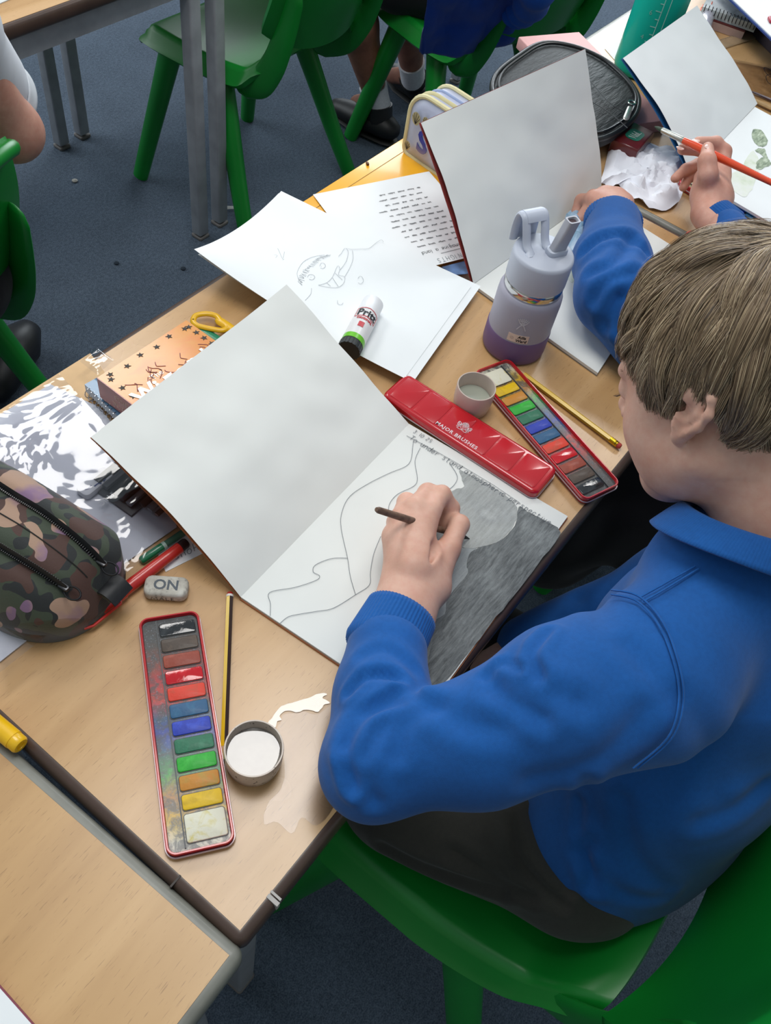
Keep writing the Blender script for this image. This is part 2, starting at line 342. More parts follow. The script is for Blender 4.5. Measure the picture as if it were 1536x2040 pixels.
# ------------------------------------------------------------------ chairs
def plastic_green():
    t = NT('green_plastic'); co = t.coord(); n = t.noise(co, 300, 2, .5); a = t.noise(co, 5, 3)
    t.base(t.ramp(a, [(.3, '0c7526'), (.7, '10882e')])); t.bump(n, .12, .0004); return setp(t.m, rough=.34, spec=.45)
green = plastic_green()
def sst(a, b, x): x = max(0, min(1, (x-a)/(b-a))); return x*x*(3-2*x)
def chair(loc, rz, label, group=None, s=1.0):
    t = thing('plastic_chair', label, 'chair', (loc[0], loc[1], 0), rz, group); M = WM[t.name]; S = lambda p: M@(Vector(p)*s)
    def seat(u, v):
        a, b = 2*u-1, 2*v-1
        x = .19*a*(1-.16*max(0, -b)**1.5)*(1-.05*abs(b)**6); y = .185*b*(1-.06*abs(a)**4)+.005
        z = .392-.020*(1-a*a)*(1-b*b)-.004*b
        z -= max(.040*sst(.86, 1.0, abs(a))*(1-.3*sst(.5, 1, -b)), .036*sst(.80, 1.0, b))
        z += .055*sst(.62, 1.0, -b)*(1-.25*abs(a)**3); 
        return S((x, y-.012*sst(.8, 1, -b), z))
    m = MB(); m.grid(seat, 44, 36, .011*s); obj('seat', m, green, t, angle=60)
    for sx in (-1, 1):
        m = MB(); P = smoothpath([(sx*.140, -.10, .352), (sx*.148, -.155, .378), (sx*.152, -.192, .43), (sx*.152, -.212, .48), (sx*.150, -.226, .53), (sx*.148, -.236, .58)], 5)
        m.tube([S(p) for p in P], [.034*s*(1-.25*i/len(P)) for i in range(len(P))], 14, flat=.27, up=(sx, 0, 0), round_caps=True)
        obj('side_upright', m, green, t, angle=80)
    def back(u, v):
        a = 2*u-1; w = .178-.010*v**3
        x = w*a*(1-.03*(2*v-1)**6); zl = .468-.020*(1-a*a)+.03*abs(a)**4; zt = .705-.016*abs(a)**4
        z = zl+(zt-zl)*v; y = -.235-.050*(v**1.1)+.052*a*a-.012*math.sin(math.pi*v)
        y -= .016*sst(.93, 1.0, v)
        return S((x, y+.006, z))
    m = MB(); m.grid(back, 36, 26, .012*s); rim = [back(i/30, 1.0)+Vector((0, 0, -.004)) for i in range(31)]
    m.tube(rim, .0115*s, 10, round_caps=True); obj('backrest', m, green, t, angle=70)
    for sx in (-1, 1):
        m = MB(); P = [S((sx*.142, .112, .350)), S((sx*.158, .133, .26)), S((sx*.182, .163, .13)), S((sx*.205, .192, .004))]
        m.tube(smoothpath(P, 5), [(.029-.009*i/15)*s for i in range(16)], 14, flat=.85, up=(sx, 0, 0)); obj('leg', m, green, t, angle=80)
        m = MB(); P = [S((sx*.138, -.03, .350)), S((sx*.155, -.068, .26)), S((sx*.181, -.120, .13)), S((sx*.208, -.175, .004))]
        m.tube(smoothpath(P, 5), [(.029-.009*i/15)*s for i in range(16)], 14, flat=.85, up=(sx, 0, 0)); obj('leg', m, green, t, angle=80)
    return t
CH_MAIN = chair((.335, -.120), .0, 'green plastic chair in the lower right that the child in the blue jumper sits on')
chair((1.085, -.150), .0, 'green plastic chair of the child with the orange brush, nearly all hidden')
chair((1.435, 1.300), .02, 'empty green plastic chair behind the pair of grey table legs')
chair((1.93, 1.00), -.30, 'green plastic chair at the top with a blue jumper hung over its back')
chair((.332, 1.105), .0, 'green plastic chair cut off by the left edge, behind the child in white')
# scraps on the carpet
m = MB(); P = [pz(447, 418, .004), pz(470, 422, .004), pz(500, 421, .006)]
m.grid(lambda u, v: (P[0]*(1-u)+P[2]*u)+Vector((-.004, .02, 0))*v+Vector((0, 0, .004*math.sin(u*3)+.001)), 8, 3, .0006); tag(obj('paper_strip', m, plain('b9b9b6', .7)), 'crumpled white strip of paper on the carpet beside the grey table legs', 'paper')
for i, (x, y, r, c) in enumerate(((149, 360, .007, 'a8a49c'), (232, 524, .006, '22303d'), (365, 535, .006, '1f2b37'))):
    q = pz(x, y, .002); m = MB(); m.lathe([(r, -.001), (r*1.1, .001), (r*.6, .003), (0, .0035)], q, 7)
    tag(obj('carpet_fleck', m, plain(c, .9, .2, 200)), ('small pale crumb on the blue carpet', 'dark fleck on the carpet left of the grey table legs', 'dark fleck on the carpet right under the paper strip')[i], 'crumb')
# ------------------------------------------------------------------ paper things
def paper_mat(c='e4e9ec', rough=.62, name='paper'):
    t = NT(name); co = t.coord(); a = t.noise(co, 14, 3, .5); b = t.noise(co, 900, 2, .5)
    cc = lin(c)[:3]; q = t.n('ShaderNodeValToRGB'); t.l(a, q.inputs[0]); e = q.color_ramp.elements
    e[0].position = .3; e[0].color = tuple(x*.96 for x in cc)+(1,); e[1].position = .7; e[1].color = cc+(1,)
    t.l(q.outputs[0], t.b.inputs['Base Color']); t.bump(b, .05, .0003); return setp(t.m, rough=rough, spec=.3)
white = paper_mat('ecf0f1'); cream = paper_mat('e6e8e4', .65, 'cartridge_paper'); card_orange = plain('b5683a', .6, .1); pencil_grey = plain('6f757b', .6); ink = plain('1d1f26', .5)
def nz(x, y, z=0): return noise.noise(Vector((x, y, z)))
def flap(name, C, n, bulge, wr, mat, thick, parent, seed=0, side=1, label=None, sagl=0, lift=0):
    """raised page: C = spine start, spine end, outer end, outer start; v from spine outwards"""
    S0, S1, O1, O0 = [Vector(c) for c in C]; nn = (S1-S0).cross(O0-S0).normalized()
    if nn.z < 0: nn = -nn
    def f(u, v):
        p = S0*(1-u)*(1-v)+S1*u*(1-v)+O1*u*v+O0*(1-u)*v
        b = bulge[0]*(1-u)+bulge[1]*u
        p = p+nn*(b*math.sin(math.pi*v)**1.0*(1-.35*v)+lift)
        p = p+nn*(wr*(nz(u*3.1+seed, v*2.3)+.5*nz(u*7+seed, v*5.1, 3)+.35*math.sin(u*9+v*4+seed)*v)*min(1, v*5))
        p = p+(S1-S0)*(.012*sagl*math.sin(math.pi*v)*(u-.5))
        return p
    m = MB(); m.grid(f, n, int(n*.7), thick, tvec=nn); return obj(name, m, mat, parent, angle=60, label=label), f
# ---- main sketchbook
z1 = TZ+.0045
S0 = pz(480, 1190, z1); S1 = pz(815, 845, z1); E1 = pz(1131, 1029, z1); E0 = E1+(S0-S1)*1.0
BK = thing('sketchbook', 'open sketchbook with a grey watercolour wash under the painting hand, left page lifted up', 'book', (S0.x, S0.y, TZ))
def quad(m, P, z0, z1_): m.prism([(p.x, p.y) for p in P], z0, z1_); return m
dx = (S1-S0).normalized(); dyv = (E1-S1).normalized()
m = MB(); quad(m, [S0-dx*.001-dyv*.001, S1+dx*.001-dyv*.001, E1+dx*.001+dyv*.001, E0-dx*.001+dyv*.001], TZ+.0004, TZ+.0016); obj('back_cover', m, card_orange, BK, smooth=False)
m = MB(); quad(m, [S0, S1, E1, E0], TZ+.0017, z1-.0004); obj('page_block', m, paper_mat('cfd0cb', .7, 'page_edges'), BK, smooth=False)
m = MB(); m.grid(lambda u, v: S0*(1-u)*(1-v)+S1*u*(1-v)+E1*u*v+E0*(1-u)*v+Vector((0, 0, .0007*math.sin(v*9+u*3)*v*0+.0002)), 12, 10, .0003); page_r = obj('right_page', m, cream, BK)
O0 = pz(181, 871, .722); O1 = pz(569, 570, .729)
flap('left_page', (S0, S1, O1, O0), 60, (.019, .004), .0040, cream, .0003, BK, 1.3)
flap('front_cover', (S0-Vector((0, 0, .0018)), S1-Vector((0, 0, .0018)), O1+(O1-S1)*.004-Vector((0, 0, .0022)), O0+(O0-S0)*.006-Vector((0, 0, .0022))), 60, (.013, .001), .0030, card_orange, .0008, BK, 1.3)
# artwork
def wash(c1, c2, c3, name, sc=60, rot=.9):
    t = NT(name); co = t.coord(); cs = t.coord(scale=(1, 7, 1), rot=(0, 0, rot)); a = t.noise(co, sc*.35, 5, .6); g = t.noise(cs, sc*.8, 4, .7, .5); s = t.noise(co, 1100, 2, .7)
    k = t.ramp(a, [(.3, c1), (.55, c2), (.75, c3)]); k2 = t.ramp(g, [(.35, c1), (.68, c3)]); k = t.mix(.5, k, k2)
    sp = t.ramp(s, [(.30, '2c2f30'), (.37, 'ffffff')]); k = t.mix(.45, k, sp, 'MULTIPLY'); t.base(k); return setp(t.m, rough=.7, spec=.3)
def patch(name, pts, z, mat, parent, jag=.0012, label=None, th=.00012, seed=0):
    P = [pz(x, y, z) for x, y in pts]; P = smoothpath(P, 4, True); out = []
    for i, p in enumerate(P): out.append(p+Vector((nz(p.x*300+seed, p.y*300)*jag, nz(p.y*300, p.x*300+seed)*jag, 0)))
    b = bmesh.new(); vs = [b.verts.new(p) for p in out]; f = b.faces.new(vs); bmesh.ops.triangulate(b, faces=[f])
    if b.faces and sum(f.normal.z for f in b.faces) < 0: bmesh.ops.reverse_faces(b, faces=b.faces[:])
    r = bmesh.ops.extrude_face_region(b, geom=b.faces[:]); bmesh.ops.translate(b, vec=(0, 0, th), verts=[e for e in r['geom'] if isinstance(e, bmesh.types.BMVert)])
    b.verts.index_update(); m = MB(); m.add([v.co.copy() for v in b.verts], [[v.index for v in f.verts] for f in b.faces]); b.free()
    return obj(name, m, mat, parent, smooth=False, label=label)
def cz(pts, sx, x0, y0): return [(x/sx+x0, y/sx+y0) for x, y in pts]
za = z1+.0010
k = 2.194
hill = cz([(1000,255),(1065,285),(1140,325),(1225,385),(1252,430),(1245,480),(1205,535),(1150,575),(1060,597),(985,590),(900,600),(820,560),(860,470),(965,432),(978,408),(955,362),(985,338),(1020,328),(1012,300)], k, 460, 820)
patch("wash_patch", hill, za+.00005, wash('9fa29e', '85898a', 'c3c7c6', 'grey_wash', 55), BK, .0014)
low = cz([(1060,600),(985,592),(900,602),(820,640),(760,800),(720,950),(760,1100),(790,1230),(824,1055),(858,952),(948,892),(956,832),(996,770),(1046,712),(1048,660),(1070,606)], k, 460, 820)
patch('wash_patch', low, za, wash('9da3a4', '858c8e', 'b4babb', 'pale_wash', 45), BK, .0014, seed=4)
q = [(1258,415),(1300,440),(1360,470),(1440,528)]; dark = cz(q, k, 460, 820)+[(1082,1110),(1035,1173),(990,1228),(943,1287),(898,1345),(851,1402),(818,1404)]+cz([(790,1230),(812,1050),(845,945),(932,885),(945,825),(985,765),(1035,705),(1030,655),(1062,603),(1150,578),(1208,538),(1248,482)], k, 460, 820)
patch('wash_patch', dark, za+.0001, wash('484c4e', '6a6e6f', '999f9f', 'dark_wash', 60, .75), BK, .0013, seed=9, label='dark grey wash covering the hill nearest the table edge')
patch('wash_patch', cz([(780,1240),(812,1050),(845,945),(880,990),(860,1100),(850,1250)], k, 460, 820), za+.0002, wash('565b5c', '777d7e', 'a2a8a8', 'streaky_wash', 90, .2), BK, .0015, seed=12)
L = [[(797,130),(795,150),(778,228),(690,270),(600,315),(520,370),(485,440),(482,510),(510,640),(522,720),(545,800)], [(828,158),(805,215),(815,290),(800,325),(730,360),(695,400),(688,440)], [(655,545),(625,620),(610,700),(605,758),(545,800),(450,858),(380,872),(300,885),(250,897),(215,925)],
     [(510,640),(440,642),(370,670),(360,700),(388,718),(370,738),(280,768),(170,790),(173,840),(172,892)], [(955,225),(985,270),(988,300),(960,335),(905,357)]]
zh = za+.0006; SL = [smoothpath([pz(x/k+460, y/k+820, zh) for x, y in l], 5) for l in L]+[[pz(x/k+460, y/k+820, zh) for x, y in ((768,105),(900,175),(1000,232),(1150,322),(1262,398))]]
obj('pencil_outline', strokes(SL, .0005), pencil_grey, BK, smooth=False)
za = zh; tx = (pz(1052, 1010, za)-pz(820, 868, za)).normalized(); ty = Vector((-tx.y, tx.x, 0))
obj('handwriting', write('3.10.25', pz(821, 862, za)+ty*.0015, tx, ty, .0050, .0005), pencil_grey, BK, smooth=False)
obj('handwriting', write('To under stand atmospheric perspective', pz(816, 872, za)-ty*.0015, tx, ty, .0066, .00055, adv=4.55), pencil_grey, BK, smooth=False)
# ---- second sketchbook (under the bottle)
zb = TZ+.006; A0 = pz(942, 566, zb); A1 = pz(1191, 743, zb); A2 = pz(1351, 497, zb); A3 = A0+(A2-A1)
B2 = thing('sketchbook', 'open sketchbook behind the lilac bottle, its blank left page standing up against a pencil case', 'book', (A0.x, A0.y, TZ))
m = MB(); quad(m, [A0, A1, A2, A3], TZ+.0004, TZ+.002); obj('back_cover', m, plain('8f8f8c', .6), B2, smooth=False)
m = MB(); quad(m, [A0, A1, A2, A3], TZ+.0021, zb); obj('page_block', m, cream, B2, smooth=False)
q0 = pz(836, 246, .800); q1 = pz(1165, 98, .835); s1 = pz(1197, 383, zb)
flap('left_page', (A0, s1, q1, q0), 60, (.010, .005), .0035, cream, .0003, B2, 4.1, lift=.0012)
flap('front_cover', (A0-Vector((0,0,.003)), s1-Vector((0,0,.003)), q1+(q1-s1)*.006-Vector((0,0,.001)), q0+(q0-A0)*.006-Vector((0,0,.001))), 60, (.003, .003), .001, plain('8c2f2c', .6), .0008, B2, 4.1)
t = NT('green_wash'); co = t.coord(); a = t.noise(co, 40, 4, .6); t.base(t.ramp(a, [(.3, 'c6d3b8'), (.5, 'dde4d6'), (.7, 'e4e8e4')])); setp(t.m, rough=.65); gw = t.m
patch('green_paint', [(1136,470),(1148,500),(1150,545),(1140,562),(1125,548),(1118,520),(1125,490)], zb+.0002, gw, B2, .002)
# ---- third sketchbook (top right)
zc = TZ+.006; c1 = pz(1497, 220, zc); c0 = pz(1375, 349, zc)
B3 = thing('sketchbook', 'open blue edged sketchbook with green brush marks at the right edge', 'book', (c0.x, c0.y, TZ))
sd = (c1-c0).normalized(); c1 = c0+sd*.21*1.40; pd_ = Vector((sd.y, -sd.x, 0)); m = MB(); quad(m, [c0, c1, c1+pd_*.21, c0+pd_*.21], TZ+.0112, TZ+.0165)
blue_card = plain('1d5c93', .45)
zc = TZ+.0165; c0 = pz(1374, 349, zc); c1 = pz(1500, 217, zc); sd = (c1-c0).normalized(); c1 = c0+sd*.297
e0 = pz(1536, 423, zc); pe = (e0-pz(1452, 374, zc)).normalized(); m = MB(); quad(m, [c0, c1, c1+pe*.21, c0+pe*.21], TZ+.0125, zc); obj('page_block', m, white, B3, smooth=False)
m = MB(); quad(m, [c0, c1, c1+pe*.212, c0+pe*.212], TZ+.0112, TZ+.0124); obj('back_cover', m, blue_card, B3, smooth=False)
o0 = pz(1241, 116, .775); o1 = pz(1386, 13, .775)
s1 = pz(1508, 207, zc)
flap('left_page', (c0, s1, o1, o0), 50, (.012, .006), .0025, white, .0003, B3, 7.7, lift=.001)
flap('front_cover', (c0-Vector((0,0,.002)), s1-Vector((0,0,.002)), o1+(o1-s1)*.006-Vector((0,0,.002)), o0+(o0-c0)*.01-Vector((0,0,.003))), 50, (.006, .004), .001, blue_card, .0010, B3, 7.7)
t = NT('green_marks'); co = t.coord(scale=(1, 3, 1), rot=(0, 0, .4)); a = t.noise(co, 60, 4, .6); t.base(t.ramp(a, [(.3, '5d6f5c'), (.5, '96a68c'), (.7, 'c8d3bd')])); setp(t.m, rough=.6); gm = t.m
patch('green_paint', [(1480,330),(1500,300),(1512,330),(1500,370),(1485,392),(1462,380),(1455,350)], zc+.0002, gw, B3, .003)
patch('brush_mark', [(1500,258),(1520,262),(1530,285),(1515,292),(1502,280)], zc+.0004, gm, B3, .003)
patch('brush_mark', [(1505,300),(1522,296),(1530,316),(1536,328),(1512,338),(1506,325),(1520,312)], zc+.0004, gm, B3, .003)
# ---- loose sheets
def sheet(name, label, C, z, curl=(0, 0, 0, 0), mat=white, amp=.0008, seed=0, cat='paper', group=None, th=.0002, rise=2.2):
    P = [Vector((c[0], c[1], z)) for c in C]
    def f(u, v):
        p = P[0]*(1-u)*(1-v)+P[1]*u*(1-v)+P[2]*u*v+P[3]*(1-u)*v
        for (cu, cv), h in zip(((0, 0), (1, 0), (1, 1), (0, 1)), curl):
            d = max(0, 1-math.hypot(u-cu, v-cv)/.95); p = p+Vector((0, 0, h*d**rise))
        return p+Vector((0, 0, amp*(1+nz(u*3+seed, v*3))))
    m = MB(); m.grid(f, 24, 24, th); o = obj(name, m, mat, angle=60); tag(o, label, cat, group); return o, f
# yellow folder under everything
y0 = pz(604, 401, .652); y1 = pz(836, 254, .652)
yd = (y1-y0).normalized(); yn = Vector((yd.y, -yd.x, 0)); ylw = setp(plain('f0ad1c', .36, .05, 12), rough=.36, coat=.3)
YF = thing('plastic_folder', 'bright yellow plastic folder along the far table edge under the handwritten sheet', 'folder', (y0.x, y0.y, TZ))
a_ = y0-yd*.03; b_ = y0+yd*.31
m = MB(); m.prism([(p.x, p.y) for p in (a_, b_, b_+yn*.21, a_+yn*.21)], TZ+.0006, .652, .0012); obj('folder_cover', m, ylw, YF, angle=50)
l0 = y0+yn*.022-yd*.02; l1 = y1+yn*.022+yd*.05; obj('crease_line', strokes([[Vector((l0.x, l0.y, .6521)), Vector((l1.x, l1.y, .6521))]], .0009), plain('8a6210', .6), YF, smooth=False)
q = pz(732, 327, .6525); m = MB(); m.rbox((q.x, q.y, .6535), (.007, .004, .003), .9, .001); m2 = MB(); obj('metal_stud', m, plain('5a3a1c', .4, metal=.6), YF)
# handwritten sheet
hx = Vector((-.91, .41, 0)).normalized(); hy = Vector((-hx.y, hx.x, 0)); T = Vector((.818, .322, 0)); hz = .6548
HC = [T-hy*.188, T+hx*.11-hy*.190, T+hx*.11, T]
HC = [T+hx*-.03-hy*.19, T+hx*.16-hy*.19, T+hx*.16, T+hx*-.03]
hs, hf = sheet('lined_note', 'sheet of upside down handwriting half under the drawing paper and the raised page', [(p.x, p.y) for p in HC], hz, amp=.0002, mat=white)
o0_ = Vector((T.x, T.y, hz+.0006))
obj('handwriting', write('ARABIAN NIGHTS', o0_+hx*-.030-hy*.011, hx, hy, .0085, .0005, adv=5.0), pencil_grey, hs, smooth=False)
obj('heading_rule', strokes([[o0_-hx*.028-hy*.020, o0_+hx*.05-hy*.019]], .0005), ink, hs, smooth=False)
SQ = [write('Oh imagine a land', o0_+hx*-.0-hy*.030, hx, hy, .0062, .0005, adv=4.6)]
L = []
for r in range(11):
    x = .0+random.uniform(-.004, .004)+.003*(r > 5)
    while x < .085-.003*abs(r-5):
        n = random.randint(3, 7); w_ = .0018*n; pts = []
        for i in range(n*3+1):
            t_ = i/(n*3); pts.append(o0_+hx*(x+w_*t_)-hy*(.041+.0118*r-.0012*math.sin(i*2.1+r)*random.uniform(.4, 1.9)))
        L.append(smoothpath(pts, 2)); x += w_+.005
obj('handwriting', strokes(L, .00045), ink, hs, smooth=False); obj('handwriting', SQ[0], ink, hs, smooth=False)
# drawing paper stack
zp = .6556
P1 = pz(555, 388, zp+.004); P2 = pz(938, 572, zp); P3 = pz(806, 754, zp); P0 = P3+(P1-P2)
sheet('drawing_paper', 'lower white sheet peeping out beneath the sheet with the pencil face', [(p.x, p.y) for p in (P0+Vector((.004,-.002,0)), P1+Vector((.0095, .0035, 0)), P2+Vector((.012, -.008, 0)), P3+Vector((.006, -.010, 0)))], zp-.0008, (.03, .004, 0, 0), amp=.0003, seed=3)
p0 = pz(365, 568, .700); dp, df = sheet('drawing_paper', 'top white sheet with a faint pencil face, corner curling over the table edge', [(P0.x, P0.y), (P1.x, P1.y), (P2.x, P2.y), (P3.x, P3.y)], zp, (.038, .006, 0, 0), amp=.0002, seed=1, rise=2.0)
def onsheet(x, y):
    z = zp+.0006
    for _ in range(3):
        q = pz(x, y, z); e = P1-P2; g = P3-P2; v_ = q-P2; a_ = v_.dot(e)/e.length_squared; w = v_.dot(g)/g.length_squared
        z = df(min(max(1-w, 0), 1), min(max(1-a_, 0), 1)).z+.0016
    return pz(x, y, z)
k = 2.56; FC = []
for i in range(38):                     # scribbled hair
    a = i/37; bx = 620+150*a**1.3; by = 520-140*math.sin(a*1.45); FC.append([(bx+random.uniform(-6, 6), by+random.uniform(-6, 6)), (bx+22+random.uniform(-6, 8), by+14-20*a+random.uniform(-8, 8))])
FC += [[(640,522),(622,490),(622,460),(650,415),(700,388),(760,378)], [(735,435),(742,420),(758,422),(764,436),(750,448),(738,444)], [(672,492),(680,480),(700,480),(710,492),(698,505),(680,502)],
       [(728,532),(770,520),(800,490),(825,435),(838,450),(830,480),(862,490),(855,525),(820,545),(760,540),(728,532)], [(770,520),(790,538)], [(800,495),(830,540)], [(812,470),(850,505)],
       [(838,455),(870,410),(880,360),(862,345),(845,370),(830,385)], [(870,345),(902,350),(940,348),(985,345),(1020,318),(1048,302),(1060,312)], [(862,490),(890,440),(905,395),(902,355)], [(693,548),(690,575),(675,595),(660,610)],
       [(930,498),(938,488),(950,490),(958,510),(945,525),(930,520)], [(825,610),(828,628),(845,632),(854,622)], [(520,345),(530,365),(545,398),(552,375),(555,362)], [(482,395),(500,400),(518,382),(500,378)], [(545,405),(548,402),(553,400)], [(742,436),(744,438)], [(688,491),(691,493)]]
obj('pencil_face', strokes([smoothpath([onsheet(x/k+350, y/k+360) for x, y in l], 3) for l in FC], .00042), plain('a3a8ac', .6), dp, smooth=False)
# ------------------------------------------------------------------ paint tins
dirt = {}
def pan_mat(c, c2=None, wet=False, seed=0):
    t = NT('paint_'+c); co = t.coord(loc=(seed, seed*.7, 0)); a = t.noise(co, 70, 4, .6, .6); b = t.noise(co, 500, 2)
    c2 = c2 or c; base = t.ramp(a, [(.32, c), (.52, c), (.70, c2)]); t.base(base); t.bump(t.noise(co, 160, 3), .35, .0012); return setp(t.m, rough=.12 if wet else .5, coat=.6 if wet else .05, coatr=.08)
def tray_mat(cols, L0, seed=0):
    """black moulded tray with smears of whatever paint lies beside them"""
    t = NT('tray'); co = t.coord(); sep = t.n('ShaderNodeSeparateXYZ'); t.l(co, sep.inputs[0])
    mr = t.n('ShaderNodeMapRange'); t.l(sep.outputs[1], mr.inputs[0]); mr.inputs[1].default_value = -L0/2; mr.inputs[2].default_value = L0/2
    nn = t.noise(co, 45, 3, .5); ad = t.n('ShaderNodeMath', operation='MULTIPLY_ADD'); t.l(nn, ad.inputs[0]); ad.inputs[1].default_value = .14; 
    sb = t.n('ShaderNodeMath', operation='ADD'); t.l(mr.outputs[0], ad.inputs[2]); t.l(ad.outputs[0], sb.inputs[0]); sb.inputs[1].default_value = -.07
    n = len(cols); col = t.ramp(sb.outputs[0], [((i+.5)/n, c) for i, c in enumerate(cols)]); s = t.noise(co, 110, 4, .65, .8); s2 = t.noise(co, 700, 2, .6)
    f = t.ramp(s, [(.40, 0.12), (.60, .8)]); k = t.mix(f, '3c3f40', col); f2 = t.ramp(s2, [(.60, 0.0), (.66, .35)]); k = t.mix(f2, k, '8f9aa6'); t.base(k); return setp(t.m, rough=.42, coat=.3)
red_tin = setp(plain('c01622', .22, .05, 20), rough=.2, coat=.6, coatr=.08); tin_lip = setp(plain('c9b6b8', .3, .05), rough=.3, metal=.35); tin_in = setp(plain('8f9097', .35, .1, 80), rough=.35, metal=.5)
PANS = [('232527', '3a3d3f', True), ('4a3d33', '5b4b3e', False), ('8f3a26', 'a14a34', False), ('c20f1c', 'd8222c', True), ('d8381f', 'b94a30', False), ('23577f', '2c6a8e', False), ('1d37a8', '2b4cc4', False), ('1f6a4c', '2e7d5c', False), ('1fa32a', '38b83a', False), ('c07f24', 'a98d3a', False), ('e0b80f', 'c9a417', False), ('dcd9c4', 'cfc069', False)]
def tin(center, ang_, label, pans, lid_under=False, L=.2165, W=.054, H=.0115, group=None, chan=-1, z0=TZ+.0005):
    """local y runs from the white end to the black end; the brush channel is on side chan"""
    t = thing('paint_tin', label, 'paint box', (center[0], center[1], z0), ang_, group); M = WM[t.name]
    def loc(mb): mb.v = [tuple(M@Vector(v)) for v in mb.v]; return mb
    out = rrect(W, L, .008, 6); inn = rrect(W-.0032, L-.0032, .0068, 6)
    m = MB(); N = len(out); vs = []
    ins = [rrect(W-.0010, L-.0010, .0076, 6), out, out, rrect(W+.0008, L+.0008, .0084, 6), rrect(W-.0006, L-.0006, .0078, 6), rrect(W-.0030, L-.0030, .0068, 6), rrect(W-.0042, L-.0042, .0062, 6), rrect(W-.0042, L-.0042, .0062, 6)]
    zs = [0, .0008, H-.0022, H-.0012, H, H, H-.0014, .0015]
    for r_, z in zip(ins, zs): vs += [(x, y, z) for x, y in r_]
    fs = [(r*N+i, r*N+(i+1) % N, (r+1)*N+(i+1) % N, (r+1)*N+i) for r in range(len(zs)-1) for i in range(N)]; fs.append(tuple(range(N-1, -1, -1))); fs.append(tuple((len(zs)-1)*N+i for i in range(N)))
    m.add(vs, fs); obj('tin_body', loc(m), red_tin, t, angle=35)
    m = MB(); ra = rrect(W+.0016, L+.0016, .0088, 6); m.tube([(x, y, .0045) for x, y in ra]+[(ra[0][0], ra[0][1], .0045)], .0008, 6, cap=False); obj('rolled_rim', loc(m), tin_lip, t)
    iw, il = W-.0046, L-.0046; zt = H-.0028
    m = MB(); m.prism(rrect(iw, il, .006, 6), .0018, zt-.0012, 0); 
    # raised rim and channel wall
    tr = obj('tray', None or loc(m), tray_mat([p[0] for p in reversed(PANS)], L), t, angle=40)
    tw = MB(); cx = chan*(iw/2-.0125); tw.box((cx, 0, zt-.0008), (.0010, il-.004, .0024)); obj('channel_wall', loc(tw), plain('4c4f51', .45), t, smooth=False)
    n = len(pans); px = -chan*(.0062); pw = iw-.0165; y = -il/2+.0035; big = .0265; sm = (il-.0075-big)/(n-1)
    for i, (c, c2, wet) in enumerate(reversed(pans)):
        h = big if i == 0 else sm; yc = y+h/2; y += h
        m = MB(); m.prism([(px+a, yc+b) for a, b in rrect(pw+.0012, h-.0022, .0026, 4)], zt-.0014, zt-.0006, 0); f_ = obj('pan_rim', loc(m), plain('303334', .4), t, smooth=False)
        m = MB(); R = rrect(pw, h-.0034, .0022, 4); m.prism([(px+a, yc+b) for a, b in R], zt-.0012, zt+.0004, .0006)
        obj('paint_pan', loc(m), pan_mat(c, c2, wet, i*.37+center[0]), t, angle=50)
    return t
ta = Vector((.1565-.021, .2365-.0605)); a1 = math.atan2(ta.y, ta.x)-math.pi/2
tin((.0892, .1488), a1, 'used watercolour tin lying beside the grey rubber and striped pencil', PANS, chan=-1)
tb = Vector((-.353, -.936)); a2 = math.atan2(tb.y, tb.x)-math.pi/2
tin((.6180, .0925), a2, 'red paint tin running from the bottle to the table edge, white pan beside the cup', PANS, chan=-1)
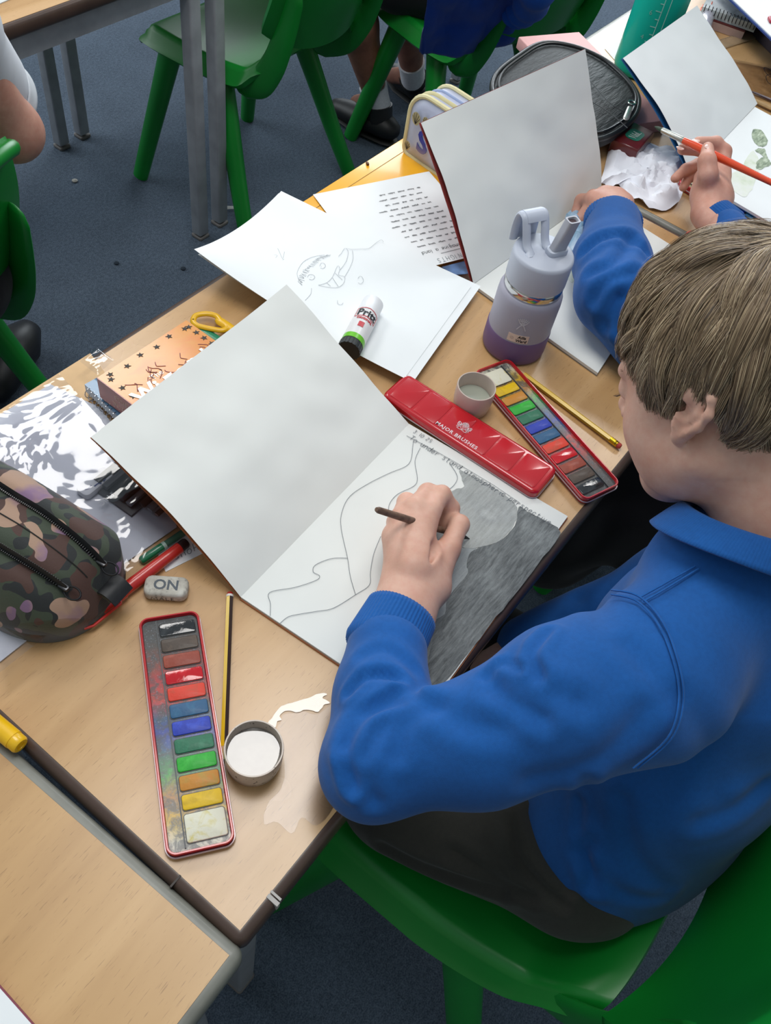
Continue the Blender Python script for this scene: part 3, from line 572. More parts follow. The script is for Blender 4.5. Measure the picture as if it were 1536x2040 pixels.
# ------------------------------------------------------------------ red tin lid
def lid(center, ang_, L=.214, W=.051, H=.011):
    t = thing('tin_lid', 'closed red metal paint tin lid with white lettering and crest, lying above the painting', 'paint box', (center[0], center[1], TZ+.0052), ang_); M = WM[t.name]
    def loc(mb): mb.v = [tuple(M@Vector(v)) for v in mb.v]; return mb
    N = 6; r0 = rrect(W, L, .009, N); prof = [(0, 0), (0, H-.0035), (-.0004, H-.002), (-.0030, H-.0002), (-.0042, H)]
    m = MB(); vs = []; K = len(r0)
    for o_, z in prof: vs += [(x, y, z) for x, y in rrect(W+2*o_, L+2*o_, .009+o_, N)]
    fs = [(r*K+i, r*K+(i+1) % K, (r+1)*K+(i+1) % K, (r+1)*K+i) for r in range(len(prof)-1) for i in range(K)]; fs.append(tuple(range(K-1, -1, -1))); fs.append(tuple((len(prof)-1)*K+i for i in range(K)))
    m.add(vs, fs); obj('lid_shell', loc(m), red_tin, t, angle=50)
    n = 6; ph = (L-.012)/n
    for i in range(n):                   # pressed mixing wells show as six raised panels
        yc = -L/2+.006+ph*(i+.5); m = MB(); m.prism([(a, yc+b) for a, b in rrect(W-.0115, ph-.0022, .003, 4)], H-.0006, H+.00045, .0004); obj('raised_panel', loc(m), red_tin, t, angle=60)
    m = MB(); ra = rrect(W+.0008, L+.0008, .0092, 6); m.tube([(x, y, .0012) for x, y in ra]+[(ra[0][0], ra[0][1], .0012)], .0007, 6, cap=False); obj('rolled_rim', loc(m), tin_lip, t)
    wp = plain('eadfe2', .35); z = H+.00060
    m = text_mb('MAJOR BRUSHES', .0070, .0002, spacing=1.12, bold=.00008); place(m, (-.0165, .0067, z), (0, -1, 0), (1, 0, 0)); 
    obj('lettering', loc(m), wp, t, smooth=False)
    # crest: shield with lions either side and a plumed crown
    S = []
    def arc(cx, cy, r, a0, a1, n=8, k=1): return [(cx+r*k*math.cos(math.radians(a0+(a1-a0)*i/n)), cy+r*math.sin(math.radians(a0+(a1-a0)*i/n))) for i in range(n+1)]
    S += [[(-3, 2.4), (3, 2.4), (2.8, -.6), (1.6, -2.6), (0, -3.6), (-1.6, -2.6), (-2.8, -.6), (-3, 2.4)], [(-2, 1.8), (0, -1.4), (2, 1.8)], [(0, -1.4), (0, -3.4)], [(-1, 2.2), (0, .6), (1, 2.2)]]
    for s in (-1, 1):
        S += [[(s*(3.4+.8*math.sin(i*1.1)), 3.2-i*.8) for i in range(8)], arc(s*5.6, 2.4, 1.2, 0, 360), [(s*4.6, 1.4), (s*4.0, -.4), (s*5.2, -1.6), (s*4.6, -3.2), (s*5.6, -3.4)], [(s*5.6, 1.2), (s*6.6, -.2), (s*6.2, -1.8), (s*7.0, -3)], [(s*4.2, .8), (s*3.4, 1.0)], [(s*6.4, -.6), (s*7.6, .6), (s*7.2, 2.0), (s*8, 2.8)], arc(s*6.8, 3.4, .8, 0, 300), arc(s*5, -.6, .6, 0, 360)]
        S += [arc(s*1.4, 5.2, 1.1, 0, 330), arc(s*2.6, 4.2, .8, 0, 330)]
    S += [arc(0, 5.8, 1.3, 0, 360), arc(0, 4.2, .9, 0, 360), [(-2.6, 3.4), (-2, 4.2), (-1, 3.4), (0, 4.4), (1, 3.4), (2, 4.2), (2.6, 3.4)], [(-6, -4.2), (-3, -4.8), (0, -4.2), (3, -4.8), (6, -4.2)]]
    k = .00118; m = strokes([smoothpath([(-.0007+y*k, .0070-x*k, z) for x, y in l], 2) for l in S], .00052)
    obj('crest', loc(m), wp, t, smooth=False)
    return t
lid((.5425, .1525), .012)
# ------------------------------------------------------------------ eraser, pens, pencils
q = pz(331, 1166, TZ+.012); ea = math.atan2(-.79, .60)
er = thing('rubber', 'grubby grey white rubber marked NO beside the paint tin', 'rubber', (q.x, q.y, TZ), ea); M = WM[er.name]
m = MB(); m.prism(rrect(.0415, .0225, .0075, 6), .0003, .0125, .0034, 4); m.v = [tuple(M@Vector(v)) for v in m.v]
t = NT('grubby_rubber'); co = t.coord(); a = t.noise(co, 60, 4, .65); b = t.noise(co, 240, 3); kk = t.ramp(a, [(.3, '9c968c'), (.5, 'bdb9ae'), (.7, 'cfcdc5')]); kk = t.mix(t.ramp(b, [(.3, .5), (.42, 0.)]), kk, '6f6c68'); t.base(kk); t.bump(b, .3, .0005); obj('rubber_block', m, setp(t.m, rough=.7), er, angle=60)
m = text_mb('NO', .0150, .0003, bold=.0003); m.v = [tuple(M@Vector((-v[0], -v[1]+.001, v[2]+.0126))) for v in m.v]; obj('lettering', m, plain('4e565e', .6), er, smooth=False)
m = strokes([[(p[0], -.01135, p[1]) for p in l] for l in ([(-.013, .003), (-.012, .008), (-.010, .004), (-.008, .008), (-.007, .003)], [(-.005, .003), (-.003, .008), (-.001, .003)], [(-.004, .005), (-.002, .005)], [(.001, .008), (.0012, .003), (.004, .0032)], [(.008, .008), (.006, .008), (.006, .003), (.009, .003)], [(.006, .0055), (.008, .0055)])], .0006, up=(0, -1, 0)); m.v = [tuple(M@Vector(v)) for v in m.v]; obj('side_lettering', m, ink, er, smooth=False)
def rod(t, name, a, b, rads, mat, n=14, parent=None, **kw):
    """turned rod along a-b; rads = [(fraction, radius)]"""
    a, b = Vector(a), Vector(b); m = MB(); L = (b-a).length; m.lathe([(r, f*L) for f, r in rads], a, n, axis=b-a); return obj(name, m, mat, parent or t, **kw)
def pencil(name, label, a, b, cols, r=.0036, end='dip', cat='pencil', group=None):
    a, b = Vector(a), Vector(b); t = thing(name, label, cat, tuple((a+b)/2), 0, group); d = (b-a).normalized(); L = (b-a).length
    s = d.cross(Vector((0, 0, 1))).normalized(); u = s.cross(d)
    cb = .014
    for i in range(6):                   # six lacquered faces, stripe colours alternate
        m = MB(); a0 = math.radians(60*i+30); a1 = math.radians(60*i+90); P = lambda g, w: a+d*w+s*(r*math.cos(g))+u*(r*math.sin(g))
        m.add([P(a0, 0), P(a1, 0), P(a1, L-cb), P(a0, L-cb), a, a+d*(L-cb)], [(0, 1, 2, 3), (0, 4, 1), (3, 2, 5)]); obj('lacquer_face', m, cols[i % len(cols)], t, smooth=False)
    m = MB(); m.lathe([(r*.86, L-cb), (.0011, L-.003)], a, 12, axis=d); obj('sharpened_wood', m, plain('d9b98a', .6), t); m = MB(); m.lathe([(.0011, L-.003), (0, L)], a, 8, axis=d); obj('lead', m, ink, t)
    if end == 'dip':
        m = MB(); m.lathe([(0, -.0034), (r*.75, -.0028), (r*.95, 0)], a, 12, axis=d); obj('dipped_end', m, plain('a8211c', .3), t)
        m = MB(); m.lathe([(r*1.01, -.0002), (r*1.03, .0022), (r*.9, .0023)], a, 12, axis=d); obj('white_band', m, plain('dedad2', .4), t)
    else:
        m = MB(); m.lathe([(r*1.0, -.010), (r*1.12, -.0095), (r*1.0, -.008), (r*1.14, -.007), (r*1.0, -.0055), (r*1.14, -.004), (r*1.02, -.002), (r*1.05, .001)], a, 16, axis=d); obj('ferrule', m, setp(plain('c9a227', .25), rough=.25, metal=.9), t)
        m = MB(); m.lathe([(0, -.0150), (r*.8, -.0145), (r*1.0, -.013), (r*1.0, -.0100)], a, 16, axis=d); obj('eraser_tip', m, plain('b03a30', .7), t)
    return t
yp = plain('e2b91d', .3, .04, coat=.4); bp = plain('33211c', .3, .1, coat=.4); zq = TZ+.0037
a_ = pz(458, 1186, zq); b_ = pz(447, 1480, zq); b_ = a_+(b_-a_).normalized()*.165
pencil('pencil', 'yellow and dark striped pencil with dipped red end, between paint tin and sketchbook', a_, b_, [yp, bp, yp, bp, yp, bp])
a_ = pz(1217, 876, zq+.0012); b_ = pz(1058, 757, zq); pencil('pencil', 'yellow pencil with gold ferrule and red eraser beside the far paint tin', a_, a_+(b_-a_).normalized()*.150, [yp, yp, plain('a3801a', .35), yp, yp, yp], end='rub')
# red marker
a_ = pz(152, 1250, TZ+.0075); b_ = pz(372, 1080, TZ+.0068); redp = setp(plain('c02a22', .3, .04), rough=.28, coat=.3)
t = thing('marker_pen', 'red fibre pen with black end lying beside the camouflage case', 'pen', tuple((a_+b_)/2)); L = (b_-a_).length
rod(t, 'cap', a_, b_, [(0, .0045), (.015, .0052), (.36, .0074), (.40, .0074), (.405, .0066)], redp); rod(t, 'barrel', a_, b_, [(.40, .0064), (.5, .0066), (.93, .0060), (.93, .0054)], redp); rod(t, 'end_plug', a_, b_, [(.925, .0057), (.985, .0055), (1.0, .0045), (1.0, 0)], plain('2a1a1c', .4))
d_ = (b_-a_).normalized(); sd_ = Vector((d_.y, -d_.x, 0)); m = MB(); m.tube([a_+d_*.004+sd_*.006, a_+d_*.012+sd_*.0095, a_+d_*.044+sd_*.0088, a_+d_*.046+sd_*.006], .0014, 8); obj('pocket_clip', m, redp, t)
# green biro
a_ = pz(280, 1118, TZ+.004); b_ = pz(420, 1024, TZ+.004); t = thing('ballpoint_pen', 'slim clear barrelled pen with a green cap behind the red fibre pen', 'pen', tuple((a_+b_)/2))
rod(t, 'cap', a_, b_, [(0, .0030), (.02, .0042), (.30, .0042), (.30, .003)], plain('157a4e', .3, coat=.4)); clear = setp(NT('clear_plastic').m, rough=.08, trans=.9, ior=1.4); rod(t, 'barrel', a_, b_, [(.28, .0037), (1, .0037)], setp(plain('5f9178', .15), rough=.12, trans=.4)); rod(t, 'ink_tube', a_, b_, [(.30, .0041), (.34, .0041)], plain('b9d4c6', .3))
# yellow marker bridging the two tables
d_ = (pz(48, 1487, TZ+.010)-pz(0, 1447, TZ+.010)).normalized(); e_ = pz(42, 1486, TZ+.0085); s_ = e_-d_*.12; ym = setp(plain('f0bd12', .3, .04), rough=.3, coat=.3)
t = thing('marker_pen', 'yellow felt pen across the gap between the two tables at the left edge', 'pen', tuple((s_+e_)/2)); rod(t, 'barrel', s_, e_, [(0, .007), (.5, .0085), (.93, .0085), (.93, .0078)], ym); rod(t, 'end_plug', s_, e_, [(.925, .0080), (.985, .0080), (1.0, .0066), (1.0, .0040), (.985, .0036), (.985, 0)], ym)
# ------------------------------------------------------------------ water cups
def cup(c, r, h, label, mats, water, wz, lean=.93, seed=0):
    t = thing('water_cup', label, 'cup', (c.x, c.y, TZ)); m = MB(); th = .0016
    m.lathe([(0, .0003), (r*lean-.002, .0003), (r*lean, .002), (r*.985, h*.4), (r, h-.002), (r-.0004, h), (r-th, h), (r-th-.0004, h-.002), (r*.97-th, h*.4), (r*lean-th, .004), (r*.7, .0028), (0, .0028)], (c.x, c.y, TZ), 64)
    obj('cup_wall', m, mats, t, angle=50)
    m = MB(); m.lathe([(r*.955-th, wz-.001), (r*.962-th, wz), (r*.8, wz-.0003), (0, wz-.0003)], (c.x, c.y, TZ), 48); obj('water', m, water, t, angle=60); return t
t = NT('speckled_beige'); co = t.coord(); a = t.noise(co, 260, 2, .6); b = t.noise(co, 40, 3); kk = t.ramp(b, [(.3, 'b7a798'), (.7, 'cdbfb2')]); kk = t.mix(t.ramp(a, [(.64, 0.), (.70, 1.)]), kk, '3c2a26'); t.base(kk); cupm = setp(t.m, rough=.38, coat=.2)
t = NT('murky_water'); co = t.coord(); kk = t.ramp(t.noise(co, 30, 3), [(.3, '6f6860'), (.7, '857d73')]); t.base(kk); mw = setp(t.m, rough=.02, spec=.6, coat=1, coatr=.01)
rc = pz(506, 1490, TZ+.031); cup(rc, .0252, .031, 'small speckled cup of murky paint water beside the spill', cupm, mw, .0175)
t = NT('clouded_water'); t.base('a9aea0'); cw = setp(t.m, rough=.03, spec=.6, coat=1, coatr=.02)
rc = pz(950, 769, TZ+.036); cup(rc, .0232, .036, 'small pale pink cup of clean water beside the red tin lid', setp(plain('cdbcb0', .4, .05, 40), rough=.38, coat=.2), cw, .0165, lean=.9)
# spilt water
k = 3.072
pz_ = lambda pts: [(x/k+240, y/k+1140) for x, y in pts]
t = NT('spilt_water'); t.base('c9b09a'); wm = setp(t.m, rough=.03, trans=.85, ior=1.75, spec=1)
sp = patch('water_spill', pz_([(905,925),(930,890),(965,840),(1000,815),(1060,798),(1110,782),(1160,768),(1190,752),(1225,742),(1255,742),(1262,752),(1240,762),(1238,775),(1262,785),(1280,800),(1270,808),(1245,815),(1225,840),(1205,858),(1170,848),(1120,845),(1080,860),(1040,850),(1000,855),(975,880),(985,905),(960,915),(950,945),(930,960)]), TZ+.00005, wm, None, .0006, th=.0009); tag(sp, 'thin white reflecting streak of spilt water leading away from the murky cup', 'water')
t = NT('damp_film'); t.base('b9966c'); film = setp(t.m, rough=.16, coat=.9, coatr=.12)
WFP = pz_([(985,905),(1000,870),(1060,860),(1120,850),(1205,868),(1280,815),(1340,760),(1400,900),(1380,1200),(1300,1440),(1200,1550),(1110,1500),(1050,1600),(960,1530),(880,1540),(900,1418),(985,1320),(1005,1200),(990,1100),(960,960)])
# ------------------------------------------------------------------ bottle
bc = pz(1021, 686, TZ); t = thing('water_bottle', 'lilac and purple metal drink bottle with a pale lid, spout and carry loop', 'bottle', (bc.x, bc.y, TZ)); O = (bc.x, bc.y, TZ)
def lp(prof): m = MB(); m.lathe(prof, O, 72); return m
obj('purple_sleeve', lp([(0, .0003), (.037, .0003), (.0395, .003), (.0402, .008), (.0402, .0345), (.0396, .036), (.038, .036)]), setp(plain('6f5680', .5, .05, 8), rough=.5), t, angle=50)
obj('body', lp([(.038, .0345), (.0393, .0355), (.0394, .080), (.0388, .089), (.0372, .0935), (.0350, .095), (.034, .095)]), setp(plain('a5a3b2', .5, .04, 10), rough=.5), t, angle=50)
obj('steel_neck', lp([(.0340, .093), (.0353, .0955), (.0357, .104), (.0350, .107), (.0335, .108)]), setp(plain('c8c8c8', .15), rough=.12, metal=1), t, angle=60)
obj('lid', lp([(.0330, .107), (.0358, .1075), (.0362, .109), (.0362, .140), (.0352, .1435), (.033, .145), (0, .1455)]), setp(plain('b9bfcd', .45, .03, 10), rough=.42), t, angle=50)
lidm = setp(plain('bcc3d2', .45, .03, 10), rough=.42); ZL = TZ+.145
vx = Vector((RM[0, 0], RM[1, 0] if 0 else RM[1, 0], 0)); rx = Vector((RM[0,0], RM[1,0], 0)).normalized(); ry = Vector((-rx.y, rx.x, 0))   # image right / away on the table
bcv = Vector(O)
# carry loop: flat strap arching over the back left of the lid
hw = .0125; sdir = (rx*.90+ry*.43).normalized(); back = Vector((-sdir.y, sdir.x, 0)); m = MB()
P = [bcv+Vector((0, 0, .143))+back*(-.004)-sdir*.006, bcv+Vector((0, 0, .150))+back*.010-sdir*.007, bcv+Vector((0, 0, .166))+back*.019-sdir*.007, bcv+Vector((0, 0, .176))+back*.026-sdir*.007, bcv+Vector((0, 0, .175))+back*.035-sdir*.007, bcv+Vector((0, 0, .160))+back*.038-sdir*.007, bcv+Vector((0, 0, .140))+back*.0365-sdir*.007]
m2 = MB()
for sgn in (-1, 1):
    m.tube([p+sdir*sgn*(hw*(1.25 if i < 2 else 1)) for i, p in enumerate(smoothpath(P, 5))], .0056, 10, flat=.55)
m.grid(lambda u, v: (lambda S_: S_[min(int(u*(len(S_)-1)), len(S_)-1)])(smoothpath(P, 5)[12:])+sdir*(v*2-1)*hw, 22, 6, .0034)
obj('carry_loop', m, lidm, t, angle=60)
fr = bcv-back*.006+sdir*.012
m = MB(); m.prism([(fr.x+a*sdir.x+b*back.x, fr.y+a*sdir.y+b*back.y) for a, b in rrect(.026, .016, .006, 5)], ZL-.002, ZL+.0065, .002); obj('spout_hinge', m, lidm, t)
sa = fr+Vector((0, 0, .150)); sb = fr+Vector((0, 0, .192))+sdir*.004-back*.004; m = MB()
ring = []
for f_, w_, h_ in ((0, .020, .011), (.15, .0185, .011), (.8, .0150, .0125), (1.0, .0150, .0125), (1.0, .0118, .0090), (.93, .0110, .0084)):
    c_ = sa*(1-f_)+sb*f_; ring.append([c_+sdir*a+back*b for a, b in rrect(w_, h_, .003, 4)])
N = len(ring[0]); vs = [p for r in ring for p in r]; fs = [(i*N+j, i*N+(j+1) % N, (i+1)*N+(j+1) % N, (i+1)*N+j) for i in range(len(ring)-1) for j in range(N)]; fs.append(tuple(range(N-1, -1, -1))); m.add(vs, fs); obj('spout', m, setp(plain('b2b4bd', .45, .03), rough=.42), t, angle=50)
m = MB(); c_ = sa*.07+sb*.93; m.add([c_+sdir*a+back*b for a, b in rrect(.0105, .0080, .0028, 4)], [tuple(range(20))] if 0 else [tuple(range(len(rrect(1, 1, .2, 4))))]); obj('spout_opening', m, plain('4d3b40', .7), t, smooth=False)
# name label and little figure mark on the front, wrapped round the cylinder
fa = math.atan2(CAM[1]-bc.y, CAM[0]-bc.x)+.10
def wrap(mb, z, da=0, r=.0395):
    vs = []
    for x, y, w in mb.v: g = fa+da+x/r; vs.append((bc.x+(r+w)*math.cos(g), bc.y+(r+w)*math.sin(g), TZ+z+y))
    mb.v = vs; return mb
def subdiv(mb, n=3):
    b = bmesh.new(); vs = [b.verts.new(v) for v in mb.v]; [b.faces.new([vs[i] for i in f]) for f in mb.f if len(set(f)) > 2]; bmesh.ops.subdivide_edges(b, edges=b.edges[:], cuts=n, use_grid_fill=True); b.verts.index_update()
    m = MB(); m.add([tuple(v.co) for v in b.verts], [[v.index for v in f.verts] for f in b.faces]); b.free(); return m
m = MB(); m.box((0, 0, .0001), (.026, .0118, .0003)); obj('name_label', wrap(subdiv(m, 7), .0445), plain('e3cbbd', .5), t, smooth=False)
for s_, y_ in (('Ailla', .0028), ('Ward', -.0028)):
    m = text_mb(s_, .0058, .0002, bold=.0001); m.v = [(v[0]+.0045+.12*v[1], v[1]+y_, v[2]+.0005) for v in m.v]; obj('label_lettering', wrap(m, .0445), ink, t, smooth=False)
m = strokes([[(x*.001, y*.001, .0003) for x, y in l] for l in ([(-9.5,-1.2),(-9.8,1),(-8,2),(-6,1.4),(-5.6,-1),(-7.6,-2),(-9.5,-1.2)], [(-8.8,0),(-6.8,.4)])], .0005); obj('label_drawing', wrap(m, .0445), plain('b9a89c', .6), t, smooth=False)
F = [[(-5,-8),(-1.6,-1),(0,0),(1.6,-1),(5,-8)], [(-6,7.5),(-3,2),(0,0),(3,2),(6,7.5)], [(-2.8,2.6),(0,1.6),(2.8,2.6)], [(-4.2,9),(-2.4,4.4)], [(-2,10),(-1.2,4.6)], [(0,10.4),(0,4.8)], [(2,10),(1.2,4.6)], [(4.2,9),(2.4,4.4)], [(-1.6,4),(0,3.2),(1.6,4)]]
m = strokes([smoothpath([(x*.0011, y*.0010, .0003) for x, y in l], 4) for l in F], .0013); obj('figure_mark', wrap(m, .0665), plain('c9c9d3', .5), t, smooth=False)
# ------------------------------------------------------------------ glue stick on the drawing paper
a_ = pz(744, 603, zp+.0150); b_ = pz(688, 712, zp+.0145); a_.z = b_.z = zp+.0148
t = thing('glue_stick', 'white glue stick with green band and black base lying on the drawing paper', 'glue', tuple((a_+b_)/2)); b_ = a_+(b_-a_).normalized()*.093
rod(t, 'cap', a_, b_, [(0, 0), (0, .0115), (.02, .0134), (.30, .0136), (.30, .0130)], setp(plain('e4e6e8', .35, .02), rough=.35), 32, angle=50); rod(t, 'barrel', a_, b_, [(.30, .0141), (.80, .0141)], setp(plain('e2e2e2', .3, .02), rough=.3), 32); rod(t, 'green_band', a_, b_, [(.80, .01415), (.885, .01415)], plain('6cc22a', .3), 32); rod(t, 'base', a_, b_, [(.885, .0137), (1, .0137), (1, 0)], plain('2a3032', .5), 32, angle=50)
m = MB()
d_ = (b_-a_).normalized()
for i in range(18):
    g = i*math.pi/9; s_ = d_.cross(Vector((0, 0, 1))); r_ = s_*math.cos(g)*.0138+Vector((0, 0, 1))*math.sin(g)*.0138; m.tube([a_+d_*.083+r_, a_+d_*.093+r_], .0007, 5)
obj('grip_ridges', m, plain('20262a', .5), t)['kind'] = 'stuff'
up_ = (Vector(CAM)-(a_+b_)/2); up_ = (up_-d_*up_.dot(d_)).normalized(); sg = d_.cross(up_)
def onrod(mb, w0, r=.0142, da=0):   # x along rod, y round it
    vs = []
    for x, y, w in mb.v: g = y/r+da; vs.append(tuple(a_+d_*(w0+x)+(up_*math.cos(g)+sg*math.sin(g))*(r+w)))
    mb.v = vs; return mb
m = text_mb('Pritt', .0155, .0002, bold=.0004); m.v = [(-v[1], -v[0]*.95, v[2]+.0003) for v in m.v]
obj('lettering', onrod(m, .037, da=0), ink, t, smooth=False)
m = strokes([[(-.0075,-.0150,.0003),(-.0095,0,.0003),(-.0075,.0150,.0003),(.0075,.0150,.0003),(.0055,0,.0003),(.0075,-.0150,.0003),(-.0075,-.0150,.0003)]], .0011); obj('red_frame', onrod(subdiv(m, 2), .037), plain('c2202c', .4), t, smooth=False)
m = text_mb('ORIGINAL', .0046, .0002, bold=.0002); m.v = [(-v[1], -v[0], v[2]+.0003) for v in m.v]; obj('small_lettering', onrod(m, .0475), plain('c2202c', .4), t, smooth=False)
m = MB(); m.box((0, 0, .0002), (.0085, .007, .0003)); obj('red_patch', onrod(subdiv(m, 4), .058, da=.1), plain('c8434a', .4), t, smooth=False)
# ------------------------------------------------------------------ orange paperback box, notebook, scissors
wz = .690; A_ = pz(194, 752, wz); B_ = pz(374, 640, wz); u_ = (B_-A_).normalized(); v_ = Vector((-u_.y, u_.x, 0))*-1   # along top edge, towards viewer's right
v_ = Vector((u_.y, -u_.x, 0)); W_ = .128; H_ = .090
A0_ = pz(194, 752, wz); LB = pz(261, 803, wz); v_ = (LB-A0_).normalized(); u_ = Vector((-v_.y, v_.x, 0)); 
if (B_-A0_).dot(u_) < 0: u_ = -u_
WB = thing('paperback_book', 'orange paperback with leafy cover and silver title, propped under the raised page', 'book', (A0_.x, A0_.y, TZ))
def qd(a, b, z0, z1_, w=W_, h=H_): P = [A0_+v_*a[0]+u_*a[1], A0_+v_*b[0]+u_*a[1], A0_+v_*b[0]+u_*b[1], A0_+v_*a[0]+u_*b[1]]; m = MB(); m.prism([(p.x, p.y) for p in P], z0, z1_); return m
t = NT('orange_cover'); co = t.coord(); a = t.noise(co, 16, 4, .6, .5); t.base(t.ramp(a, [(.3, 'd98a2b'), (.5, 'dd9440'), (.7, 'e0823f')])); cover = setp(t.m, rough=.25, coat=.5, coatr=.12)
obj('front_cover', qd((0, 0), (.165, W_), wz-.0012, wz), cover, WB, smooth=False); obj('back_cover', qd((0, 0), (.165, W_), wz-.030, wz-.0288), cover, WB, smooth=False)
obj('page_block', qd((.0015, .001), (.163, W_-.001), wz-.0287, wz-.0013), paper_mat('cfc3b0', .8, 'book_pages'), WB, smooth=False)
obj('spine', qd((0, -.0002), (.165, .0008), wz-.030, wz-.0002), plain('a0604c', .3, .15, 30, coat=.4), WB, smooth=False) if 0 else obj('spine', qd((0, -.0010), (.165, .0008), wz-.030, wz-.0001), plain('b4695a', .28, .12, 30, coat=.4), WB, smooth=False)
for s_, dz in (('ESSIE', -.010), ('IN THE', -.021)):
    m = text_mb(s_, .0095, .0002); place(m, A0_+v_*.036+u_*-.0011+Vector((0, 0, dz)), v_, (0, 0, 1)); obj('spine_lettering', m, plain('d9b6a4', .4), WB, smooth=False)
zt = wz+.0003
m = text_mb('The', .010, .0002); place(m, A0_+v_*.040+u_*.046+Vector((0, 0, zt-wz)), u_, -v_); obj('title', m, plain('e8e4de', .25, metal=.3), WB, smooth=False)
for i, ch in enumerate('Wizard'):
    m = text_mb(ch, .026, .0006, bold=.0008); place(m, A0_+v_*(.052+.002*(i % 2))+u_*(.020+.0165*i)+Vector((0, 0, .0005)), u_, -v_+u_*random.uniform(-.1, .1)); obj('title_letter', m, plain('e6e2e0', .2, .05, metal=.35), WB, smooth=False)
L = []
for i in range(46):
    x = random.uniform(.022, .095); y = random.uniform(.015, .118); a = random.uniform(-.5, .5)
    P = [A0_+v_*(x+.010*s+random.uniform(-.001, .001))+u_*(y+.004*math.sin(s*3+i)+a*.01*s)+Vector((0, 0, .0003)) for s in (0, .4, .8, 1.2)]; L.append(smoothpath(P, 2))
obj('cover_scribble', strokes(L, .0009), plain('8c4038', .5), WB, smooth=False)
m = MB()
for i in range(15):
    if i < 6: y = .012+i*.021; x = .006+.003*(i % 2)
    elif i < 11: y = .008; x = .012+(i-6)*.017
    else: y = W_-.006; x = .010+(i-11)*.012
    c = A0_+v_*x+u_*y+Vector((0, 0, .0003)); g = random.uniform(0, 6); pts = []
    for j in range(10): r_ = .0042 if j % 2 == 0 else .0018; pts.append((c.x+r_*math.cos(g+j*.63), c.y+r_*math.sin(g+j*.63)))
    m2 = MB(); m2.prism(pts, wz+.0001, wz+.0004); obj('printed_leaf', m2, plain('2b2620', .5), WB, smooth=False)
# spiral notebook below it
nb = thing('spiral_notebook', 'small blue spiral bound notebook under the orange paperback', 'notebook', (A0_.x, A0_.y, TZ))
P = [A0_-v_*.0+u_*-.016, A0_+v_*.12-u_*.016, A0_+v_*.12+u_*.085, A0_+u_*.085]
S_ = pz(172, 783, .651); Tn = pz(228, 836, .651); nv = (Tn-S_).normalized(); nu = Vector((-nv.y, nv.x, 0)); nu = nu if nu.dot(u_) > 0 else -nu
P = [S_-nv*.006+nu*.003, S_+nv*.11+nu*.003, S_+nv*.11+nu*.10, S_-nv*.006+nu*.10]; m = MB(); m.prism([(p.x, p.y) for p in P], TZ+.0058, TZ+.0165); obj('page_block', m, plain('c8cdd2', .7), nb, smooth=False)
m = MB(); m.prism([(p.x, p.y) for p in P], TZ+.0166, TZ+.0178); obj('cover', m, setp(plain('6f93b4', .3), rough=.3, coat=.3), nb, smooth=False)
for i in range(13):
    c = S_+nv*(.002+i*.0065)+nu*.002+Vector((0, 0, .001)); m = MB(); m.tube([c+nu*.0055*math.cos(g)+Vector((0, 0, .0065*math.sin(g)))+nv*.0015*g/6 for g in [k*.5 for k in range(13)]], .00045, 5); obj('wire_ring', m, setp(plain('b9bcc2', .2), rough=.2, metal=1), nb)
# scissors
sc = thing('scissors', 'scissors with a yellow and green handle showing beside the orange paperback', 'scissors', tuple(pz(410, 640, TZ)))
def loop(pts, z, r, name, mat, n=6):
    P = smoothpath([pz(x, y, z) for x, y in pts], n, True); m = MB(); m.tube(P+[P[0], P[1]], r, 10, cap=False, flat=.75); obj(name, m, mat, sc)
ysc = setp(plain('e9b50f', .35, .03), rough=.35, coat=.2); gsc = setp(plain('16805a', .3, .04), rough=.3, coat=.2)
loop([(385,640),(390,629),(410,625),(430,629),(440,640),(452,652),(444,658),(425,656),(405,652),(392,648)], TZ+.010, .0036, 'yellow_loop', ysc)
m = MB(); P = [pz(438, 640, TZ+.009), pz(460, 655, TZ+.009), pz(490, 680, TZ+.008)]; m.tube(smoothpath(P, 4), .0062, 10, flat=.6, round_caps=True); obj('yellow_shank', m, ysc, sc)
m = MB(); P = [pz(396, 655, TZ+.005), pz(420, 672, TZ+.005), pz(450, 690, TZ+.005)]; m.tube(smoothpath(P, 4), .0085, 10, flat=.5, round_caps=True); obj('green_shank', m, gsc, sc)
a_ = pz(455, 662, TZ+.006); b_ = pz(530, 720, TZ+.006); m = MB(); m.tube([a_, b_], [.005, .001], 6, flat=.3); obj('blade', m, setp(plain('b8babd', .25), rough=.25, metal=1), sc)
# ------------------------------------------------------------------ plastic wallet with its contents
wp_ = [pz(-60, 860, TZ), pz(182, 706, TZ), pz(420, 1000, TZ), pz(362, 1052, TZ), pz(243, 1132, TZ), pz(0, 1338, TZ), pz(-160, 1440, TZ)]
fx0, fy0, fx1, fy1 = .028, .306, .345, .560
m = MB(); m.prism([(p.x, p.y) for p in (pz(-90, 875, TZ), pz(180, 705, TZ), pz(230, 770, TZ), pz(0, 905, TZ))], TZ+.0003, TZ+.0012); tag(obj('card_folder', m, plain('dcb788', .6, .04), smooth=False), 'tan card folder overhanging the far left edge of the table', 'folder')
fb = [pz(-20, 838, .6425), pz(100, 765, .6425), pz(200, 812, .6425), pz(345, 1010, .6425), pz(352, 1050, .6425), pz(236, 1130, .6425), pz(0, 1318, .6425), pz(-70, 1290, .6425)]
m = MB(); m.prism([(p.x, p.y) for p in fb], TZ+.0014, TZ+.0024); wl = thing('plastic_wallet', 'clear glossy plastic wallet of papers and drawing pencils under the camouflage case', 'folder', (fb[4].x, fb[4].y, TZ))
obj('white_insert', m, paper_mat('cfd2dc', .5, 'insert'), wl, smooth=False)
tx_ = (pz(352, 1045, TZ)-pz(245, 1125, TZ)).normalized()
